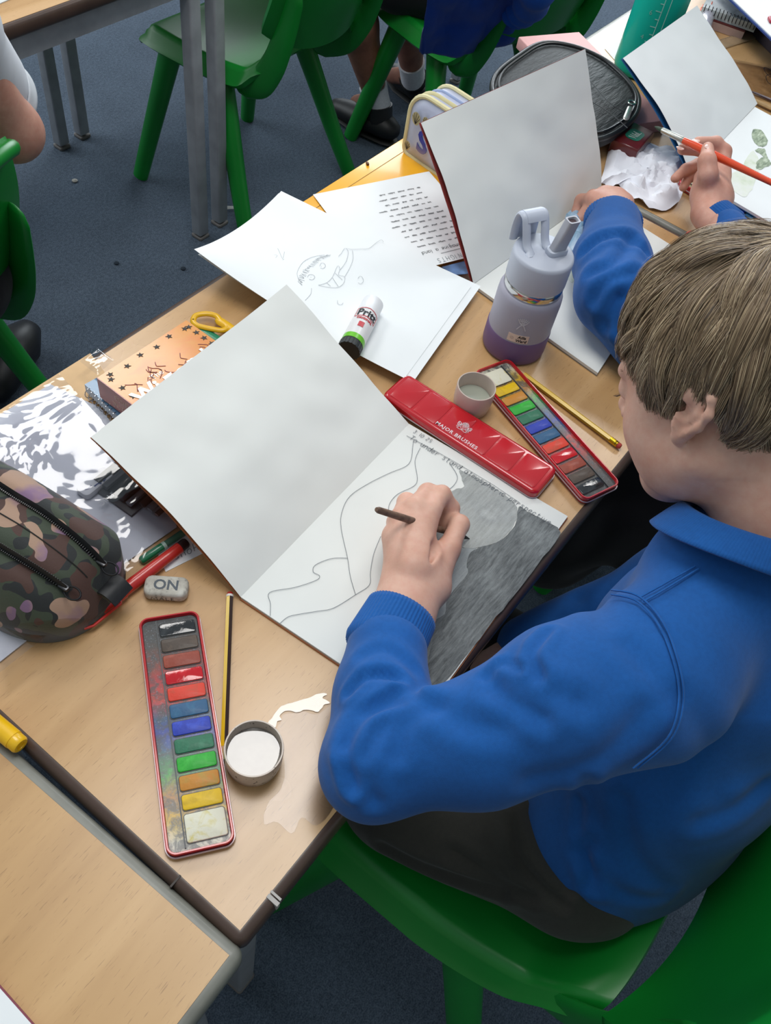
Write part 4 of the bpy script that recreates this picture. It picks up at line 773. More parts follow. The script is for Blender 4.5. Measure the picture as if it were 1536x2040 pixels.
# pencil set seen through the film
td = (pz(272, 945, .651)-pz(200, 1005, .651)).normalized(); gn = Vector((td.y, -td.x, 0)); gn = gn if gn.dot(pz(300, 1080, .65)-pz(240, 930, .65)) > 0 else -gn
darkset = plain('43464b', .4, .15, 20); c0_ = pz(178, 968, .646); LN = .085
m = MB(); P = [c0_, c0_+td*LN, c0_+td*LN+gn*.058, c0_+gn*.058]; m.prism([(p.x, p.y) for p in P], TZ+.0026, TZ+.0056, .001); obj('pencil_sleeve', m, darkset, wl, angle=50)
for i, (o_, cc, w_) in enumerate(((.005, '34373b', .010), (.0165, '5d6168', .009), (.027, '2c2e33', .010), (.038, '474b52', .010), (.049, '787c84', .009), (.060, '564440', .009), (.070, '8d9096', .008), (.079, '6e5a55', .007))):
    m = MB(); m.tube([c0_+gn*o_+td*(.006 if i < 5 else .014)+Vector((0, 0, .0056)), c0_+gn*o_+td*(LN+.004*(i % 3))+Vector((0, 0, .0056))], w_*.46, 8, flat=.7); obj('drawing_pencil', m, setp(plain(cc, .3), rough=.3), wl)
def film_txt(s, px, py, size, mat, d=None): 
    o = pz(px, py, .6522); x = d or -gn
    m = text_mb(s, size, .0002, bold=.0001); place(m, o, x, Vector((-x.y, x.x, 0))); obj('lettering', m, mat, wl, smooth=False)
td = (pz(272, 945, .651)-pz(200, 1005, .651)).normalized()
film_txt('ION GRAPHIC', 236, 974, .0082, plain('cfd2d6', .4), -td); film_txt('NIW', 306, 985, .0075, plain('c2c4c8', .4), -td)
m = MB(); q = pz(190, 962, .648); m.rbox((q.x, q.y, .6475), (.040, .018, .009), math.atan2(td.y, td.x), .006, .003); obj('white_rubber', m, plain('d3d6dd', .5), wl)
film_txt('blue', 188, 962, .012, plain('3a4f86', .5), -td) if 0 else None
m = strokes([smoothpath([pz(168+x, 975+y, .6522) for x, y in l], 3) for l in ([(0,0),(8,-2),(14,-8)], [(20,-6),(28,-12),(34,-12)], [(38,-16),(42,-22)])], .0016); obj('blue_mark', m, plain('34457c', .5), wl, smooth=False)
# film
t = NT('clear_film'); co = t.coord(); n1 = t.noise(co, 13, 3, .45, .6); n2 = t.noise(co, 45, 2, .5)
t.bump(n1, .55, .012); tb = t.t; gl = t.n('ShaderNodeBsdfGlossy'); gl.inputs['Roughness'].default_value = .06; tr = t.n('ShaderNodeBsdfTransparent'); tr.inputs[0].default_value = (.93, .93, .95, 1); fr = t.n('ShaderNodeFresnel'); fr.inputs['IOR'].default_value = 1.75
bmp = [n for n in tb.nodes if n.type == 'BUMP'][0]; t.l(bmp.outputs[0], gl.inputs['Normal']); t.l(bmp.outputs[0], fr.inputs['Normal']); mx = t.n('ShaderNodeMixShader'); t.l(fr.outputs[0], mx.inputs[0]); t.l(tr.outputs[0], mx.inputs[1]); t.l(gl.outputs[0], mx.inputs[2]); out = [n for n in tb.nodes if n.type == 'OUTPUT_MATERIAL'][0]; t.l(mx.outputs[0], out.inputs[0]); FILM = t.m
t = NT('water_glare_film'); tb = t.t; gl = t.n('ShaderNodeBsdfGlossy'); gl.inputs['Roughness'].default_value = .24; tr = t.n('ShaderNodeBsdfTransparent'); tr.inputs[0].default_value = (.97, .96, .95, 1); fr = t.n('ShaderNodeFresnel'); fr.inputs['IOR'].default_value = 1.40; mx = t.n('ShaderNodeMixShader'); t.l(fr.outputs[0], mx.inputs[0]); t.l(tr.outputs[0], mx.inputs[1]); t.l(gl.outputs[0], mx.inputs[2]); out = [n for n in tb.nodes if n.type == 'OUTPUT_MATERIAL'][0]; t.l(mx.outputs[0], out.inputs[0])
wf_ = patch('water_glare_film', WFP, TZ+.00003, t.m, None, .0008, th=.00025); tag(wf_, 'thin damp film giving the table its glare between the murky cup and the elbow', 'water')  # damp film beside the spill, extended lower to add the pale table glare
def film(name, P, z, parent, amp=.003, n=44, bow=.006, seed=0):
    P = [Vector((p.x, p.y, z)) for p in P]
    def f(u, v):
        p = P[0]*(1-u)*(1-v)+P[1]*u*(1-v)+P[2]*u*v+P[3]*(1-u)*v; e = min(u, v, 1-u, 1-v)
        w = min(1, e*8); return p+Vector((0, 0, w*(bow*.4+amp*nz(u*4+seed, v*4)+amp*.5*nz(u*11, v*9+seed))))
    m = MB(); m.grid(f, n, n); return obj(name, m, FILM, parent, angle=180)
film('clear_film', [pz(-60, 870, .652), pz(120, 750, .652), pz(385, 1040, .652), pz(0, 1345, .652)], .6560, wl, .0016, bow=.003)
film('clear_flap', [pz(160, 725, .66), pz(195, 697, .66), pz(228, 722, .66), pz(195, 752, .66)], .664, wl, .0004, 16)
m = MB(); P = [pz(315, 1105, TZ), pz(400, 1040, TZ), pz(425, 1075, TZ), pz(410, 1100, TZ), pz(330, 1140, TZ)] 
m.prism([(p.x, p.y) for p in P], TZ+.0002, TZ+.0008); o = tag(obj('note_slip', m, white, smooth=False), 'small slip of paper with pencil writing under the corner of the raised page', 'paper')
q = pz(345, 1112, TZ+.0009); x_ = (pz(395, 1090, TZ)-pz(345, 1112, TZ)).normalized(); obj('handwriting', write('your', pz(393, 1086, TZ+.0009), -x_, Vector((x_.y, -x_.x, 0)), .0085, .0006), pencil_grey, o, smooth=False)
# ------------------------------------------------------------------ camouflage pencil case
t = NT('camouflage'); co = t.coord(scale=(1, 1, 1)); wv = t.noise(co, 14, 3, .6)
ad = t.n('ShaderNodeVectorMath', operation='ADD'); sc_ = t.n('ShaderNodeVectorMath', operation='SCALE'); cb = t.n('ShaderNodeCombineXYZ'); t.l(wv, cb.inputs[0]); t.l(t.noise(co, 11, 2), cb.inputs[1]); t.l(cb.outputs[0], sc_.inputs[0]); sc_.inputs['Scale'].default_value = .03; t.l(co, ad.inputs[0]); t.l(sc_.outputs[0], ad.inputs[1])
def vor(scale, off):
    mp = t.n('ShaderNodeMapping'); t.l(ad.outputs[0], mp.inputs[0]); mp.inputs['Location'].default_value = off; q = t.n('ShaderNodeTexNoise'); t.l(mp.outputs[0], q.inputs[0]); q.inputs['Scale'].default_value = scale; q.inputs['Detail'].default_value = 1.2; return q.outputs['Fac']
kk = t.ramp(vor(31, (0, 0, 0)), [(0, '1b1f20'), (.47, '364030'), (.60, '1b1f20')], 'CONSTANT')
f1 = t.ramp(vor(29, (3, 1, 2)), [(0, 0.), (.55, 1.)], 'CONSTANT'); kk = t.mix(f1, kk, '472d25'); f2 = t.ramp(vor(28, (7, 5, 1)), [(0, 0.), (.57, 1.)], 'CONSTANT'); pk = t.mix(t.ramp(t.noise(co, 20, 3), [(.45, 0.), (.58, 1.)]), 'a3846f', '7d607e'); kk = t.mix(f2, kk, pk)
t.base(kk); t.bump(t.noise(co, 500, 2), .3, .0005); camo = setp(t.m, rough=.75, sheen=.2)
cc_ = Vector((.108, .392, TZ)); ca, cb_, chh = .112, .068, .068; CAMO = thing('pencil_case', 'camouflage patterned pencil case with two black zips at the left edge', 'pencil case', tuple(cc_))
cu = Vector((.12, -.99, 0)).normalized(); cv = Vector((cu.y, -cu.x, 0)); cv = cv if cv.x > 0 else -cv
def csurf(a, b, lift=0):
    """a in -1..1 along, b in -1..1 across -> point on the top of the case"""
    ra = abs(a); rb = abs(b); h = max(0, 1-ra**5)**.5*max(0, 1-rb**3.2)**.5
    w = 1-.10*ra**3
    return cc_+cu*(a*ca)+cv*(b*cb_*w)+Vector((0, 0, .0025+(chh*h)*(1+.05*nz(a*2.2, b*2.2))+lift-.0035*math.exp(-((rb-.36)/.10)**2)))
m = MB(); n = 60
def cbody(u, v):
    th = math.pi*u; a = -math.cos(th)*1.0; ph = math.pi*v; b = -math.cos(ph); sg = lambda x, e: math.copysign(abs(x)**e, x)
    A = sg(a, .62); hw = (1-abs(A)**4)**.45 if abs(A) < 1 else 0; B = sg(b, .7)*hw
    return csurf(A*.999, max(-.999, min(.999, B)))
m.grid(cbody, n, n); 
top = m.v[:]; m2 = MB(); m2.v = m.v; m2.f = m.f
bot = [(p[0], p[1], TZ+.0012+.25*(p[2]-TZ)*0) for p in top]; m2.add(bot, [tuple(reversed(f)) for f in m.f[:]])
W1 = n+1
for i in range(n):
    for (a, b) in ((i*W1, (i+1)*W1), ((i+1)*W1+n, i*W1+n)): m2.f.append((a, b, b+len(top), a+len(top)))
o = obj('fabric_body', m2, camo, CAMO, angle=180)
blk = plain('17181b', .55, .15, 200, bump=.2); 
for s_, a1_ in ((-1, .80), (1, .86)):
    P = [csurf(-1.0+(a1_+1.0)*i/40, s_*(.36-.05*(i/40)**4), .0012) for i in range(41)]
    m = MB(); m.tube(P, .0085, 8, flat=.18); obj('zip_tape', m, blk, CAMO); m = MB()
    for i in range(0, 1):
        pass
    n_ = 95
    for i in range(n_):
        p = csurf(-1.0+(a1_+.97)*i/n_, s_*(.36-.05*(i/n_)**4), .0030); m.box(p, (.0062, .0012, .0022), math.atan2(cv.y, cv.x))
    obj('zip_teeth', m, plain('0d0e10', .3, coat=.4), CAMO, smooth=False)['kind'] = 'stuff'
    e = P[-1]; m = MB(); m.rbox((e.x, e.y, e.z+.003), (.006, .011, .004), math.atan2(cv.y, cv.x), .002); sl = obj('zip_slider', m, setp(plain('4a4a4c', .3), rough=.3, metal=.8), CAMO)
    m = MB(); c = e+cu*.010+Vector((0, 0, .002)); m.tube([c+cu*.008*math.cos(g)+cv*.0055*math.sin(g)+Vector((0, 0, .001*math.sin(g))) for g in [k*math.pi/8 for k in range(18)]], .0009, 6, cap=False); obj('pull_ring', m, setp(plain('2a2a2c', .3), rough=.3, metal=.7), CAMO)
m = MB(); e = cc_+cu*(ca*.93)+cv*.012; m.grid(lambda u, v: e+cu*(.022*u)+cv*((v-.5)*.024)+Vector((0, 0, .036-.006*u+.006*math.sin(u*3))), 6, 4, .0015); obj('end_tab', m, blk, CAMO)
for s_ in (.02,):
    P = [csurf(-1+1.86*i/40, s_, .0004) for i in range(41)]; m = MB(); m.tube(P, .0006, 5); obj('seam_stitching', m, plain('14130f', .7), CAMO)
# ------------------------------------------------------------------ lilac pencil case with shells
z0 = .6525; q0_ = pz(803, 301, z0); q1_ = pz(868, 346, z0); cu2 = (q1_-q0_).normalized(); cw = Vector((-cu2.y, cu2.x, 0)); cw = cw if cw.x > 0 else -cw
PC = thing('pencil_case', 'pale lilac zip pencil case with yellow piping and a blue letter S', 'pencil case', tuple(q0_)); HL, HH, TH = .135, .098, .052
lil = setp(plain('b3b9cf', .45, .05, 20), rough=.42); yel = setp(plain('dcd3a4', .5, .04), rough=.5)
def outline(ins=0, n=7):
    o = []; 
    for cx, cy, a0, r in ((HL-.034, HH-.034, 0, .034), (.034, HH-.034, 90, .034), (.010, .010, 180, .010), (HL-.010, .010, 270, .010)):
        for k in range(n+1): a = math.radians(a0+90*k/n); o.append((cx+(r-ins)*math.cos(a), cy+(r-ins)*math.sin(a)))
    return o
def P3(x, y, w): 
    b = .004*math.sin(math.pi*min(1, max(0, y/HH)))*(1 if w > TH/2 else -1); return q0_+cu2*x+cw*w+Vector((0, 0, y))
def shell(w0, w1, bulge, name, mat, ins=0):
    o = outline(ins); N = len(o); rings = []
    steps = 5
    cx, cy = HL/2, HH/2
    ws = [w0+(w1-w0)*i/steps for i in range(steps+1)]; vs = []
    for w in ws: vs += [P3(x, y, w) for x, y in o]
    fs = [(r*N+i, r*N+(i+1) % N, (r+1)*N+(i+1) % N, (r+1)*N+i) for r in range(steps) for i in range(N)]
    for end, w, sgn in ((0, w0, -1), (steps, w1, 1)):
        base = len(vs); K = 4
        for k in range(1, K): f_ = 1-k/K; vs += [P3(cx+(x-cx)*f_, cy+(y-cy)*f_, w+sgn*bulge*(1-f_**2)+.0022*nz(x*30*f_, y*30)) for x, y in o]
        prev = end*N
        for k in range(1, K):
            cur = base+(k-1)*N; fs += [(prev+i, prev+(i+1) % N, cur+(i+1) % N, cur+i) for i in range(N)]; prev = cur
        fs.append(tuple(prev+i for i in range(N)))
    m = MB(); m.add(vs, fs); return obj(name, m, mat, PC, angle=180)
shell(0, TH, .010, 'case_body', lil, .0015)
for w in (.001, TH-.001): m = MB(); o = [P3(x, y, w) for x, y in outline(0)]; m.tube(o+[o[0], o[1]], .0036, 8, cap=False); obj('piping', m, yel, PC)
for w, mm, r_, nm in ((TH*.30, yel, .0045, 'yellow_band'), (TH*.62, setp(plain('9fb0d6', .4), rough=.4), .0028, 'zip')):
    m = MB(); o = [P3(x, y, w) for x, y in outline(.001)[:18]]; m.tube(o, r_, 8, flat=.4); obj(nm, m, mm, PC)
m = text_mb('S', .046, .0010, bold=.0012); place(m, P3(.040, .036, -.0085), cu2, (0, 0, 1)); m.v = [tuple(v) for v in m.v]; 
t = NT('letter_blue'); co = t.coord(); sep = t.n('ShaderNodeSeparateXYZ'); t.l(co, sep.inputs[0]); mr = t.n('ShaderNodeMapRange'); t.l(sep.outputs[2], mr.inputs[0]); mr.inputs[1].default_value = .015; mr.inputs[2].default_value = .055; t.base(t.ramp(mr.outputs[0], [(0, '8c7f8e'), (.5, '2a3c92'), (1, '2233a0')])); setp(t.m, rough=.5)
obj('letter_s', m, t.m, PC, smooth=False)
for (x, y, r) in ((.022, .066, .008), (.040, .070, .006), (.014, .020, .006), (.075, .062, .007)):
    m = MB(); m.add([P3(x+r*math.cos(g), y+r*math.sin(g)*1.2, -.0098) for g in [k*math.pi/8 for k in range(16)]], [tuple(range(16))]); sh = obj('printed_shell', m, plain('b8ad84', .5), PC, smooth=False)
    m = strokes([[P3(x, y-r, -.0102), P3(x+r*math.cos(g)*.9, y+r*math.sin(g)*1.05, -.0102)] for g in (.3, .9, 1.57, 2.2, 2.8)], .0007, up=-cw); obj('shell_ribs', m, ink, sh, smooth=False)
# ------------------------------------------------------------------ black mesh pencil case, pink box, card
MC = thing('pencil_case', 'black mesh pencil case with a silver zip pull behind the standing page', 'pencil case', (1.26, .42, TZ))
ol = smoothpath([(x, y, 0) for x, y in ((1.13, .50), (1.19, .545), (1.28, .556), (1.355, .552), (1.392, .510), (1.398, .455), (1.382, .410), (1.355, .368), (1.315, .338), (1.25, .322), (1.16, .335), (1.125, .40))], 6, True)
m = MB(); m.prism([(p.x, p.y) for p in ol], TZ+.0215, TZ+.040, .006, 3); obj('lower_shell', m, plain('1c1e21', .6, .2, 100), MC, angle=60)
t = NT('black_mesh'); co = t.coord(); ck = t.n('ShaderNodeTexVoronoi'); t.l(co, ck.inputs[0]); ck.inputs['Scale'].default_value = 900; n_ = t.noise(t.coord(scale=(1, 5, 1), rot=(0, 0, .7)), 22, 4, .6); kk = t.ramp(ck.outputs[0], [(.2, '0f1112'), (.6, '292c2e')]); kk = t.mix(.5, kk, t.ramp(n_, [(.35, '121415'), (.7, '34383a')])); t.base(kk); t.bump(n_, .6, .006); mesh_m = setp(t.m, rough=.6)
ctr = Vector((1.262, .425, 0)); m = MB(); K = 7; vs = []; N = len(ol)
for k in range(K): f_ = 1-k/K*.98; vs += [(ctr.x+(p.x-ctr.x)*f_, ctr.y+(p.y-ctr.y)*f_, TZ+.041+.007*(1-f_**3)+.0015*nz(p.x*20*f_, p.y*20*f_)) for p in ol]
fs = [(r*N+i, r*N+(i+1) % N, (r+1)*N+(i+1) % N, (r+1)*N+i) for r in range(K-1) for i in range(N)]; fs.append(tuple((K-1)*N+i for i in range(N))); m.add(vs, fs); obj('mesh_panel', m, mesh_m, MC, angle=180)
m = MB(); o = [Vector((p.x, p.y, TZ+.041)) for p in ol]; m.tube(o+[o[0], o[1]], .0045, 10, cap=False); obj('rim_binding', m, plain('101113', .45, coat=.2), MC)
m = MB(); o = [Vector((ctr.x+(p.x-ctr.x)*.93, ctr.y+(p.y-ctr.y)*.93, TZ+.046)) for p in ol]; m.tube(o+[o[0], o[1]], .0022, 8, cap=False); obj('zip', m, plain('0c0d0f', .35), MC)
for f_, (dx1, dy1) in ((0, (-.02, .01)), (1, (.03, -.03))):
    P = smoothpath([pz(1175, 160+40*f_, .690), pz(1215, 205+20*f_, .692), pz(1250, 225+30*f_, .690)], 5); m = MB(); m.tube(P, .0008, 5); obj('seam', m, plain('3c3f42', .5), MC)
a_ = pz(1258, 207, .694); b_ = pz(1247, 236, .694); m = MB(); m.tube([a_*.75+b_*.25, b_], [.0045, .0050], 10, flat=.3, round_caps=True); pl = obj('zip_pull', m, setp(plain('c9c5bd', .3), rough=.3, metal=.8), MC)
m = MB(); m.tube([a_+Vector((.006*math.cos(g), .006*math.sin(g), .002)) for g in [k*math.pi/6 for k in range(13)]], .0014, 6, cap=False); obj('pull_loop', m, setp(plain('b9b6b0', .25), rough=.25, metal=.9), MC)
PA, PB = Vector((1.485, .531, 0)), Vector((1.352, .292, 0)); pu = (PA-PB).normalized(); pw_ = Vector((-pu.y, pu.x, 0)); pw_ = pw_ if pw_.x < 0 else -pw_
m = MB(); P = [PA+pu*.02, PB, PB+pw_*.13, PA+pu*.02+pw_*.13]; m.prism([(p.x, p.y) for p in P], TZ+.0004, TZ+.0205, .0015); tag(obj('pink_box', m, plain('d9a3a0', .55, .03), angle=50), 'flat pale pink box underneath the black mesh pencil case', 'box')
m = MB(); P = [pz(1205, 98, TZ), pz(1300, 40, TZ), pz(1330, 120, TZ), pz(1250, 150, TZ)]; m.prism([(p.x, p.y) for p in P], TZ+.0003, TZ+.0009); tag(obj('white_card', m, white, smooth=False), 'white card corner between the pink box and the teal bottle', 'paper')
# teal bottle
tc = pz(1268, 140, TZ); TB = thing('water_bottle', 'translucent teal measuring bottle in the top right, standing behind the blue sketchbook', 'bottle', (tc.x, tc.y, TZ)); O = (tc.x, tc.y, TZ+.001)
t = NT('teal_plastic'); t.base('1fc2ac'); teal = setp(t.m, rough=.25, trans=.25, ior=1.2)
m = MB(); m.lathe([(.036, 0), (.043, .003), (.045, .01), (.045, .20), (.040, .215), (.030, .222)], O, 56); obj('bottle_body', m, teal, TB, angle=60)
m = MB(); m.lathe([(0, .004), (.0425, .006), (.0425, .150), (0, .150)], O, 48); obj('water', m, setp(plain('18a896', .1, .02), rough=.05), TB, angle=60)
m = MB(); m.lathe([(.028, .2225), (.033, .223), (.033, .25), (0, .252)], O, 40); obj('screw_cap', m, plain('0f8878', .4), TB, angle=50)
fa2 = math.atan2(CAM[1]-tc.y, CAM[0]-tc.x); L = []; r_ = .0453
cyl = lambda g, z: Vector((tc.x+r_*math.cos(fa2+g), tc.y+r_*math.sin(fa2+g), TZ+z))
L += [[cyl(.12, z/100) for z in range(2, 20)], [cyl(.35, z/100) for z in range(2, 20)]]
for i in range(14): L.append([cyl(.12, .02+i*.0125), cyl(-.02 if i % 2 else -.10, .02+i*.0125)])
upv = Vector((math.cos(fa2), math.sin(fa2), 0)); obj('scale_marks', strokes(L, .0012, up=upv, h=.0003), plain('9ad6cc', .5), TB, smooth=False)
for i, s_ in enumerate(('2', '4', '6', '8')):
    m = text_mb(s_, .011, .0003); m.v = [tuple(cyl(-.25-v[0]/r_*-1, .035+.04*i+v[1])+upv*.0005) for v in m.v]; obj('scale_number', m, plain('9ad6cc', .5), TB, smooth=False)
# ------------------------------------------------------------------ implicit surfaces for bodies and cloth
class SDF:
    def __init__(s, lo, hi, h):
        s.h = h; s.lo = np.array(lo, float); s.n = np.ceil((np.array(hi)-s.lo)/h).astype(int)+1; s.F = np.full(s.n, .05, np.float32)
        s.ax = [s.lo[i]+h*np.arange(s.n[i]) for i in range(3)]
    def _sub(s, lo, hi):
        a = np.maximum(np.floor((np.array(lo)-s.lo)/s.h).astype(int), 0); b = np.minimum(np.ceil((np.array(hi)-s.lo)/s.h).astype(int)+1, s.n)
        if (b <= a).any(): return None
        sl = tuple(slice(a[i], b[i]) for i in range(3)); X, Y, Z = np.meshgrid(*[s.ax[i][sl[i]].astype(np.float32) for i in range(3)], indexing='ij'); return sl, X, Y, Z
    def _put(s, sl, d, k, op):
        A = s.F[sl]
        if op == 'add':
            if k > 0: q = np.maximum(k-np.abs(A-d), 0)/k; s.F[sl] = np.minimum(A, d)-q*q*k*.25
            else: s.F[sl] = np.minimum(A, d)
        else:
            if k > 0: q = np.maximum(k-np.abs(A+d), 0)/k; s.F[sl] = np.maximum(A, -d)+q*q*k*.25
            else: s.F[sl] = np.maximum(A, -d)
    def cone(s, a, b, ra, rb, k=.01, op='add', flat=None):
        """tapered capsule; flat = (direction, factor) squashes it along a direction"""
        a = np.array(a, float); b = np.array(b, float); R = max(ra, rb)+k+3*s.h; r = s._sub(np.minimum(a, b)-R, np.maximum(a, b)+R)
        if r is None: return s
        sl, X, Y, Z = r; ba = b-a; L2 = max(ba@ba, 1e-9); t = np.clip(((X-a[0])*ba[0]+(Y-a[1])*ba[1]+(Z-a[2])*ba[2])/L2, 0, 1)
        ox, oy, oz = X-(a[0]+t*ba[0]), Y-(a[1]+t*ba[1]), Z-(a[2]+t*ba[2])
        if flat:
            f = np.array(flat[0], float); f /= np.linalg.norm(f); dd = ox*f[0]+oy*f[1]+oz*f[2]; kf = (1/flat[1]-1); ox = ox+f[0]*dd*kf; oy = oy+f[1]*dd*kf; oz = oz+f[2]*dd*kf
        d = np.sqrt(ox*ox+oy*oy+oz*oz)-(ra+(rb-ra)*t)
        if flat: d = d*min(1, flat[1])
        s._put(sl, d.astype(np.float32), k, op); return s
    def chain(s, pts, rads, k=.01, **kw):
        for i in range(len(pts)-1): s.cone(pts[i], pts[i+1], rads[i], rads[i+1], k, **kw)
        return s
    def ell(s, c, r, k=.01, op='add', R=None):
        c = np.array(c, float); r = np.array(r, float); m = r.max()+k+3*s.h; q = s._sub(c-m, c+m)
        if q is None: return s
        sl, X, Y, Z = q; P = [X-c[0], Y-c[1], Z-c[2]]
        if R is not None: R = np.array(R); P = [P[0]*R[0][i]+P[1]*R[1][i]+P[2]*R[2][i] for i in range(3)]
        k0 = np.sqrt(sum((P[i]/r[i])**2 for i in range(3))); k1 = np.sqrt(sum((P[i]/r[i]**2)**2 for i in range(3)))+1e-6
        s._put(sl, (k0*(k0-1)/k1).astype(np.float32), k, op); return s
    def cut(s, p, n, k=.004):
        """keep the side of the plane that n points away from"""
        n = np.array(n, float); n /= np.linalg.norm(n); X, Y, Z = np.meshgrid(*[a.astype(np.float32) for a in s.ax], indexing='ij'); d = (X-p[0])*n[0]+(Y-p[1])*n[1]+(Z-p[2])*n[2]; s.F = np.maximum(s.F, d); return s
    def mesh(s):
        F = s.F; S = F < 0; n = s.n-1
        c = np.zeros(n, np.int8)
        for i in (0, 1):
            for j in (0, 1):
                for k in (0, 1): c += S[i:n[0]+i, j:n[1]+j, k:n[2]+k]
        mx = (c > 0) & (c < 8); ids = np.full(n, -1, np.int64); I = np.argwhere(mx); ids[mx] = np.arange(len(I)); acc = np.zeros((len(I), 3)); cnt = np.zeros(len(I))
        corners = [(i, j, k) for i in (0, 1) for j in (0, 1) for k in (0, 1)]
        V = {cr: F[I[:, 0]+cr[0], I[:, 1]+cr[1], I[:, 2]+cr[2]].astype(float) for cr in corners}
        for a in corners:
            for ax in range(3):
                if a[ax] == 0:
                    b = list(a); b[ax] = 1; b = tuple(b); fa, fb = V[a], V[b]; m = (fa < 0) != (fb < 0); t = np.where(m, fa/(np.where(m, fa-fb, 1)), 0)
                    p = np.tile(np.array(a, float), (len(I), 1)); p[:, ax] = t; acc[m] += p[m]; cnt[m] += 1
        P = s.lo+s.h*(I+acc/cnt[:, None]); Q = []
        for ax in range(3):
            u, v = (ax+1) % 3, (ax+2) % 3; sa = [slice(None)]*3; sb = [slice(None)]*3; sa[ax] = slice(0, -1); sb[ax] = slice(1, None)
            A = S[tuple(sa)]; B = S[tuple(sb)]; E = np.argwhere(A != B); E = E[(E[:, u] > 0) & (E[:, v] > 0) & (E[:, u] < n[u]) & (E[:, v] < n[v])]
            w = A[E[:, 0], E[:, 1], E[:, 2]]; q = []
            for du, dv in ((1, 1), (0, 1), (0, 0), (1, 0)):
                G = E.copy(); G[:, u] -= du; G[:, v] -= dv; q.append(ids[G[:, 0], G[:, 1], G[:, 2]])
            q = np.stack(q, 1); q[~w] = q[~w][:, ::-1]; Q.append(q)
        Q = np.concatenate(Q); Q = Q[(Q >= 0).all(1)]; return P, Q
def relax(P, Q, it=2, lam=.5):
    for _ in range(it):
        acc = np.zeros_like(P); c = np.zeros(len(P))
        for i in range(4):
            for j in (i-1, (i+1) % 4): np.add.at(acc, Q[:, i], P[Q[:, j]]); np.add.at(c, Q[:, i], 1)
        P = P+lam*(acc/np.maximum(c, 1)[:, None]-P)
    return P
def vnormals(P, Q):
    n = np.cross(P[Q[:, 2]]-P[Q[:, 0]], P[Q[:, 3]]-P[Q[:, 1]]); N = np.zeros_like(P)
    for i in range(4): np.add.at(N, Q[:, i], n)
    return N/(np.linalg.norm(N, axis=1)[:, None]+1e-12)
def segdist(P, a, b):
    a = np.array(a, float); b = np.array(b, float); ba = b-a; t = np.clip((P-a)@ba/(ba@ba), 0, 1); return np.linalg.norm(P-a-t[:, None]*ba, axis=1), t
def crease(P, N, pts, depth, width, side=1):
    """press a fold line into a surface (a groove with a soft ridge beside it)"""
    pts = smoothpath(pts, 5); d = np.full(len(P), 9.)
    for i in range(len(pts)-1): d = np.minimum(d, segdist(P, pts[i], pts[i+1])[0])
    w = np.exp(-(d/width)**2)-.55*np.exp(-((d-1.9*width)/(width*1.1))**2); return P-N*(depth*w)[:, None]
def merge(*ms):
    v = []; q = []; o = 0
    for P, Q in ms: v.append(P); q.append(Q+o); o += len(P)
    return np.concatenate(v), np.concatenate(q)
def skin_mat(base, dark, red, name, sss=.12):
    t = NT(name); co = t.coord(); a = t.noise(co, 28, 4, .6); b = t.noise(co, 160, 3, .5); c = t.noise(co, 700, 2)
    k = t.ramp(a, [(.3, dark), (.6, base)]); k = t.mix(t.ramp(b, [(.4, 0.), (.75, .35)]), k, red)
    vo = t.n('ShaderNodeTexVoronoi'); t.l(co, vo.inputs[0]); vo.inputs['Scale'].default_value = 130; k = t.mix(t.ramp(vo.outputs[0], [(.05, .28), (.16, 0.)]), k, dark)
    t.base(k); t.bump(c, .12, .0006); return setp(t.m, rough=.5, sss=sss)
SKIN = skin_mat('dcb09b', 'cc9a84', 'd1917f', 'fair_skin'); SKIN_T = skin_mat('8a5c48', '744a39', '8a5546', 'tanned_skin', .06); SKIN_R = skin_mat('d3a08c', 'c08874', 'c98676', 'rosy_skin')
def cloth_mat(c, c2, name, scale=1400, rough=.85, bump=.25, sheen=.12):
    t = NT(name); co = t.coord(); a = t.noise(co, 7, 4, .6); w = t.noise(co, scale, 2, .6); f = t.noise(co, 240, 3, .6); k = t.ramp(a, [(.3, c), (.7, c2)]); k = t.mix(t.ramp(f, [(.35, .09), (.6, 0.)]), k, '0a0c14'); t.base(k); t.bump(w, bump, .0008); return setp(t.m, rough=rough, spec=.2, sheen=sheen)
BLUE = cloth_mat('165093', '1b5ca6', 'blue_jumper'); BLUE_RIB = cloth_mat('165195', '1b5ea8', 'blue_rib'); DARK = cloth_mat('33332f', '3d3c37', 'charcoal_cloth', 1600, .9, .3, .15); BLACK = cloth_mat('131317', '1a1a1f', 'black_cloth')
def rib(path, radii, n, name, mat, parent, ribs, amp=.0006, flat=1, up=None, thick=.0018, collapse=0):
    """ribbed knitted band swept along a path; open ends with thickness"""
    P = [Vector(p) for p in path]; m = len(P); T = [(P[min(i+1, m-1)]-P[max(i-1, 0)]).normalized() for i in range(m)]; a = Vector(up) if up else Vector((0, 0, 1)); vs = []; fs = []; rows = [(i, 0) for i in range(m)]+[(m-1-i, -thick) for i in range(m)]
    fr = []
    for i in range(m): a = (a-T[i]*a.dot(T[i])).normalized(); fr.append((a.copy(), T[i].cross(a)))
    for i, off in rows:
        A, B = fr[i]; r = radii[i]+off
        for k in range(n): t = 2*math.pi*k/n; rr = r+(amp*math.cos(t*ribs) if off == 0 else 0); vs.append(P[i]+A*(math.sin(t)*rr*flat)+B*(math.cos(t)*rr))
    R = len(rows)
    for i in range(R):
        for k in range(n): j = (k+1) % n; i2 = (i+1) % R; fs.append((i*n+k, i*n+j, i2*n+j, i2*n+k))
    mb = MB(); mb.add(vs, fs); return obj(name, mb, mat, parent, angle=180)
# ------------------------------------------------------------------ things on the far table
ps = lambda pts, z: [pz(x, y, z) for x, y in pts]
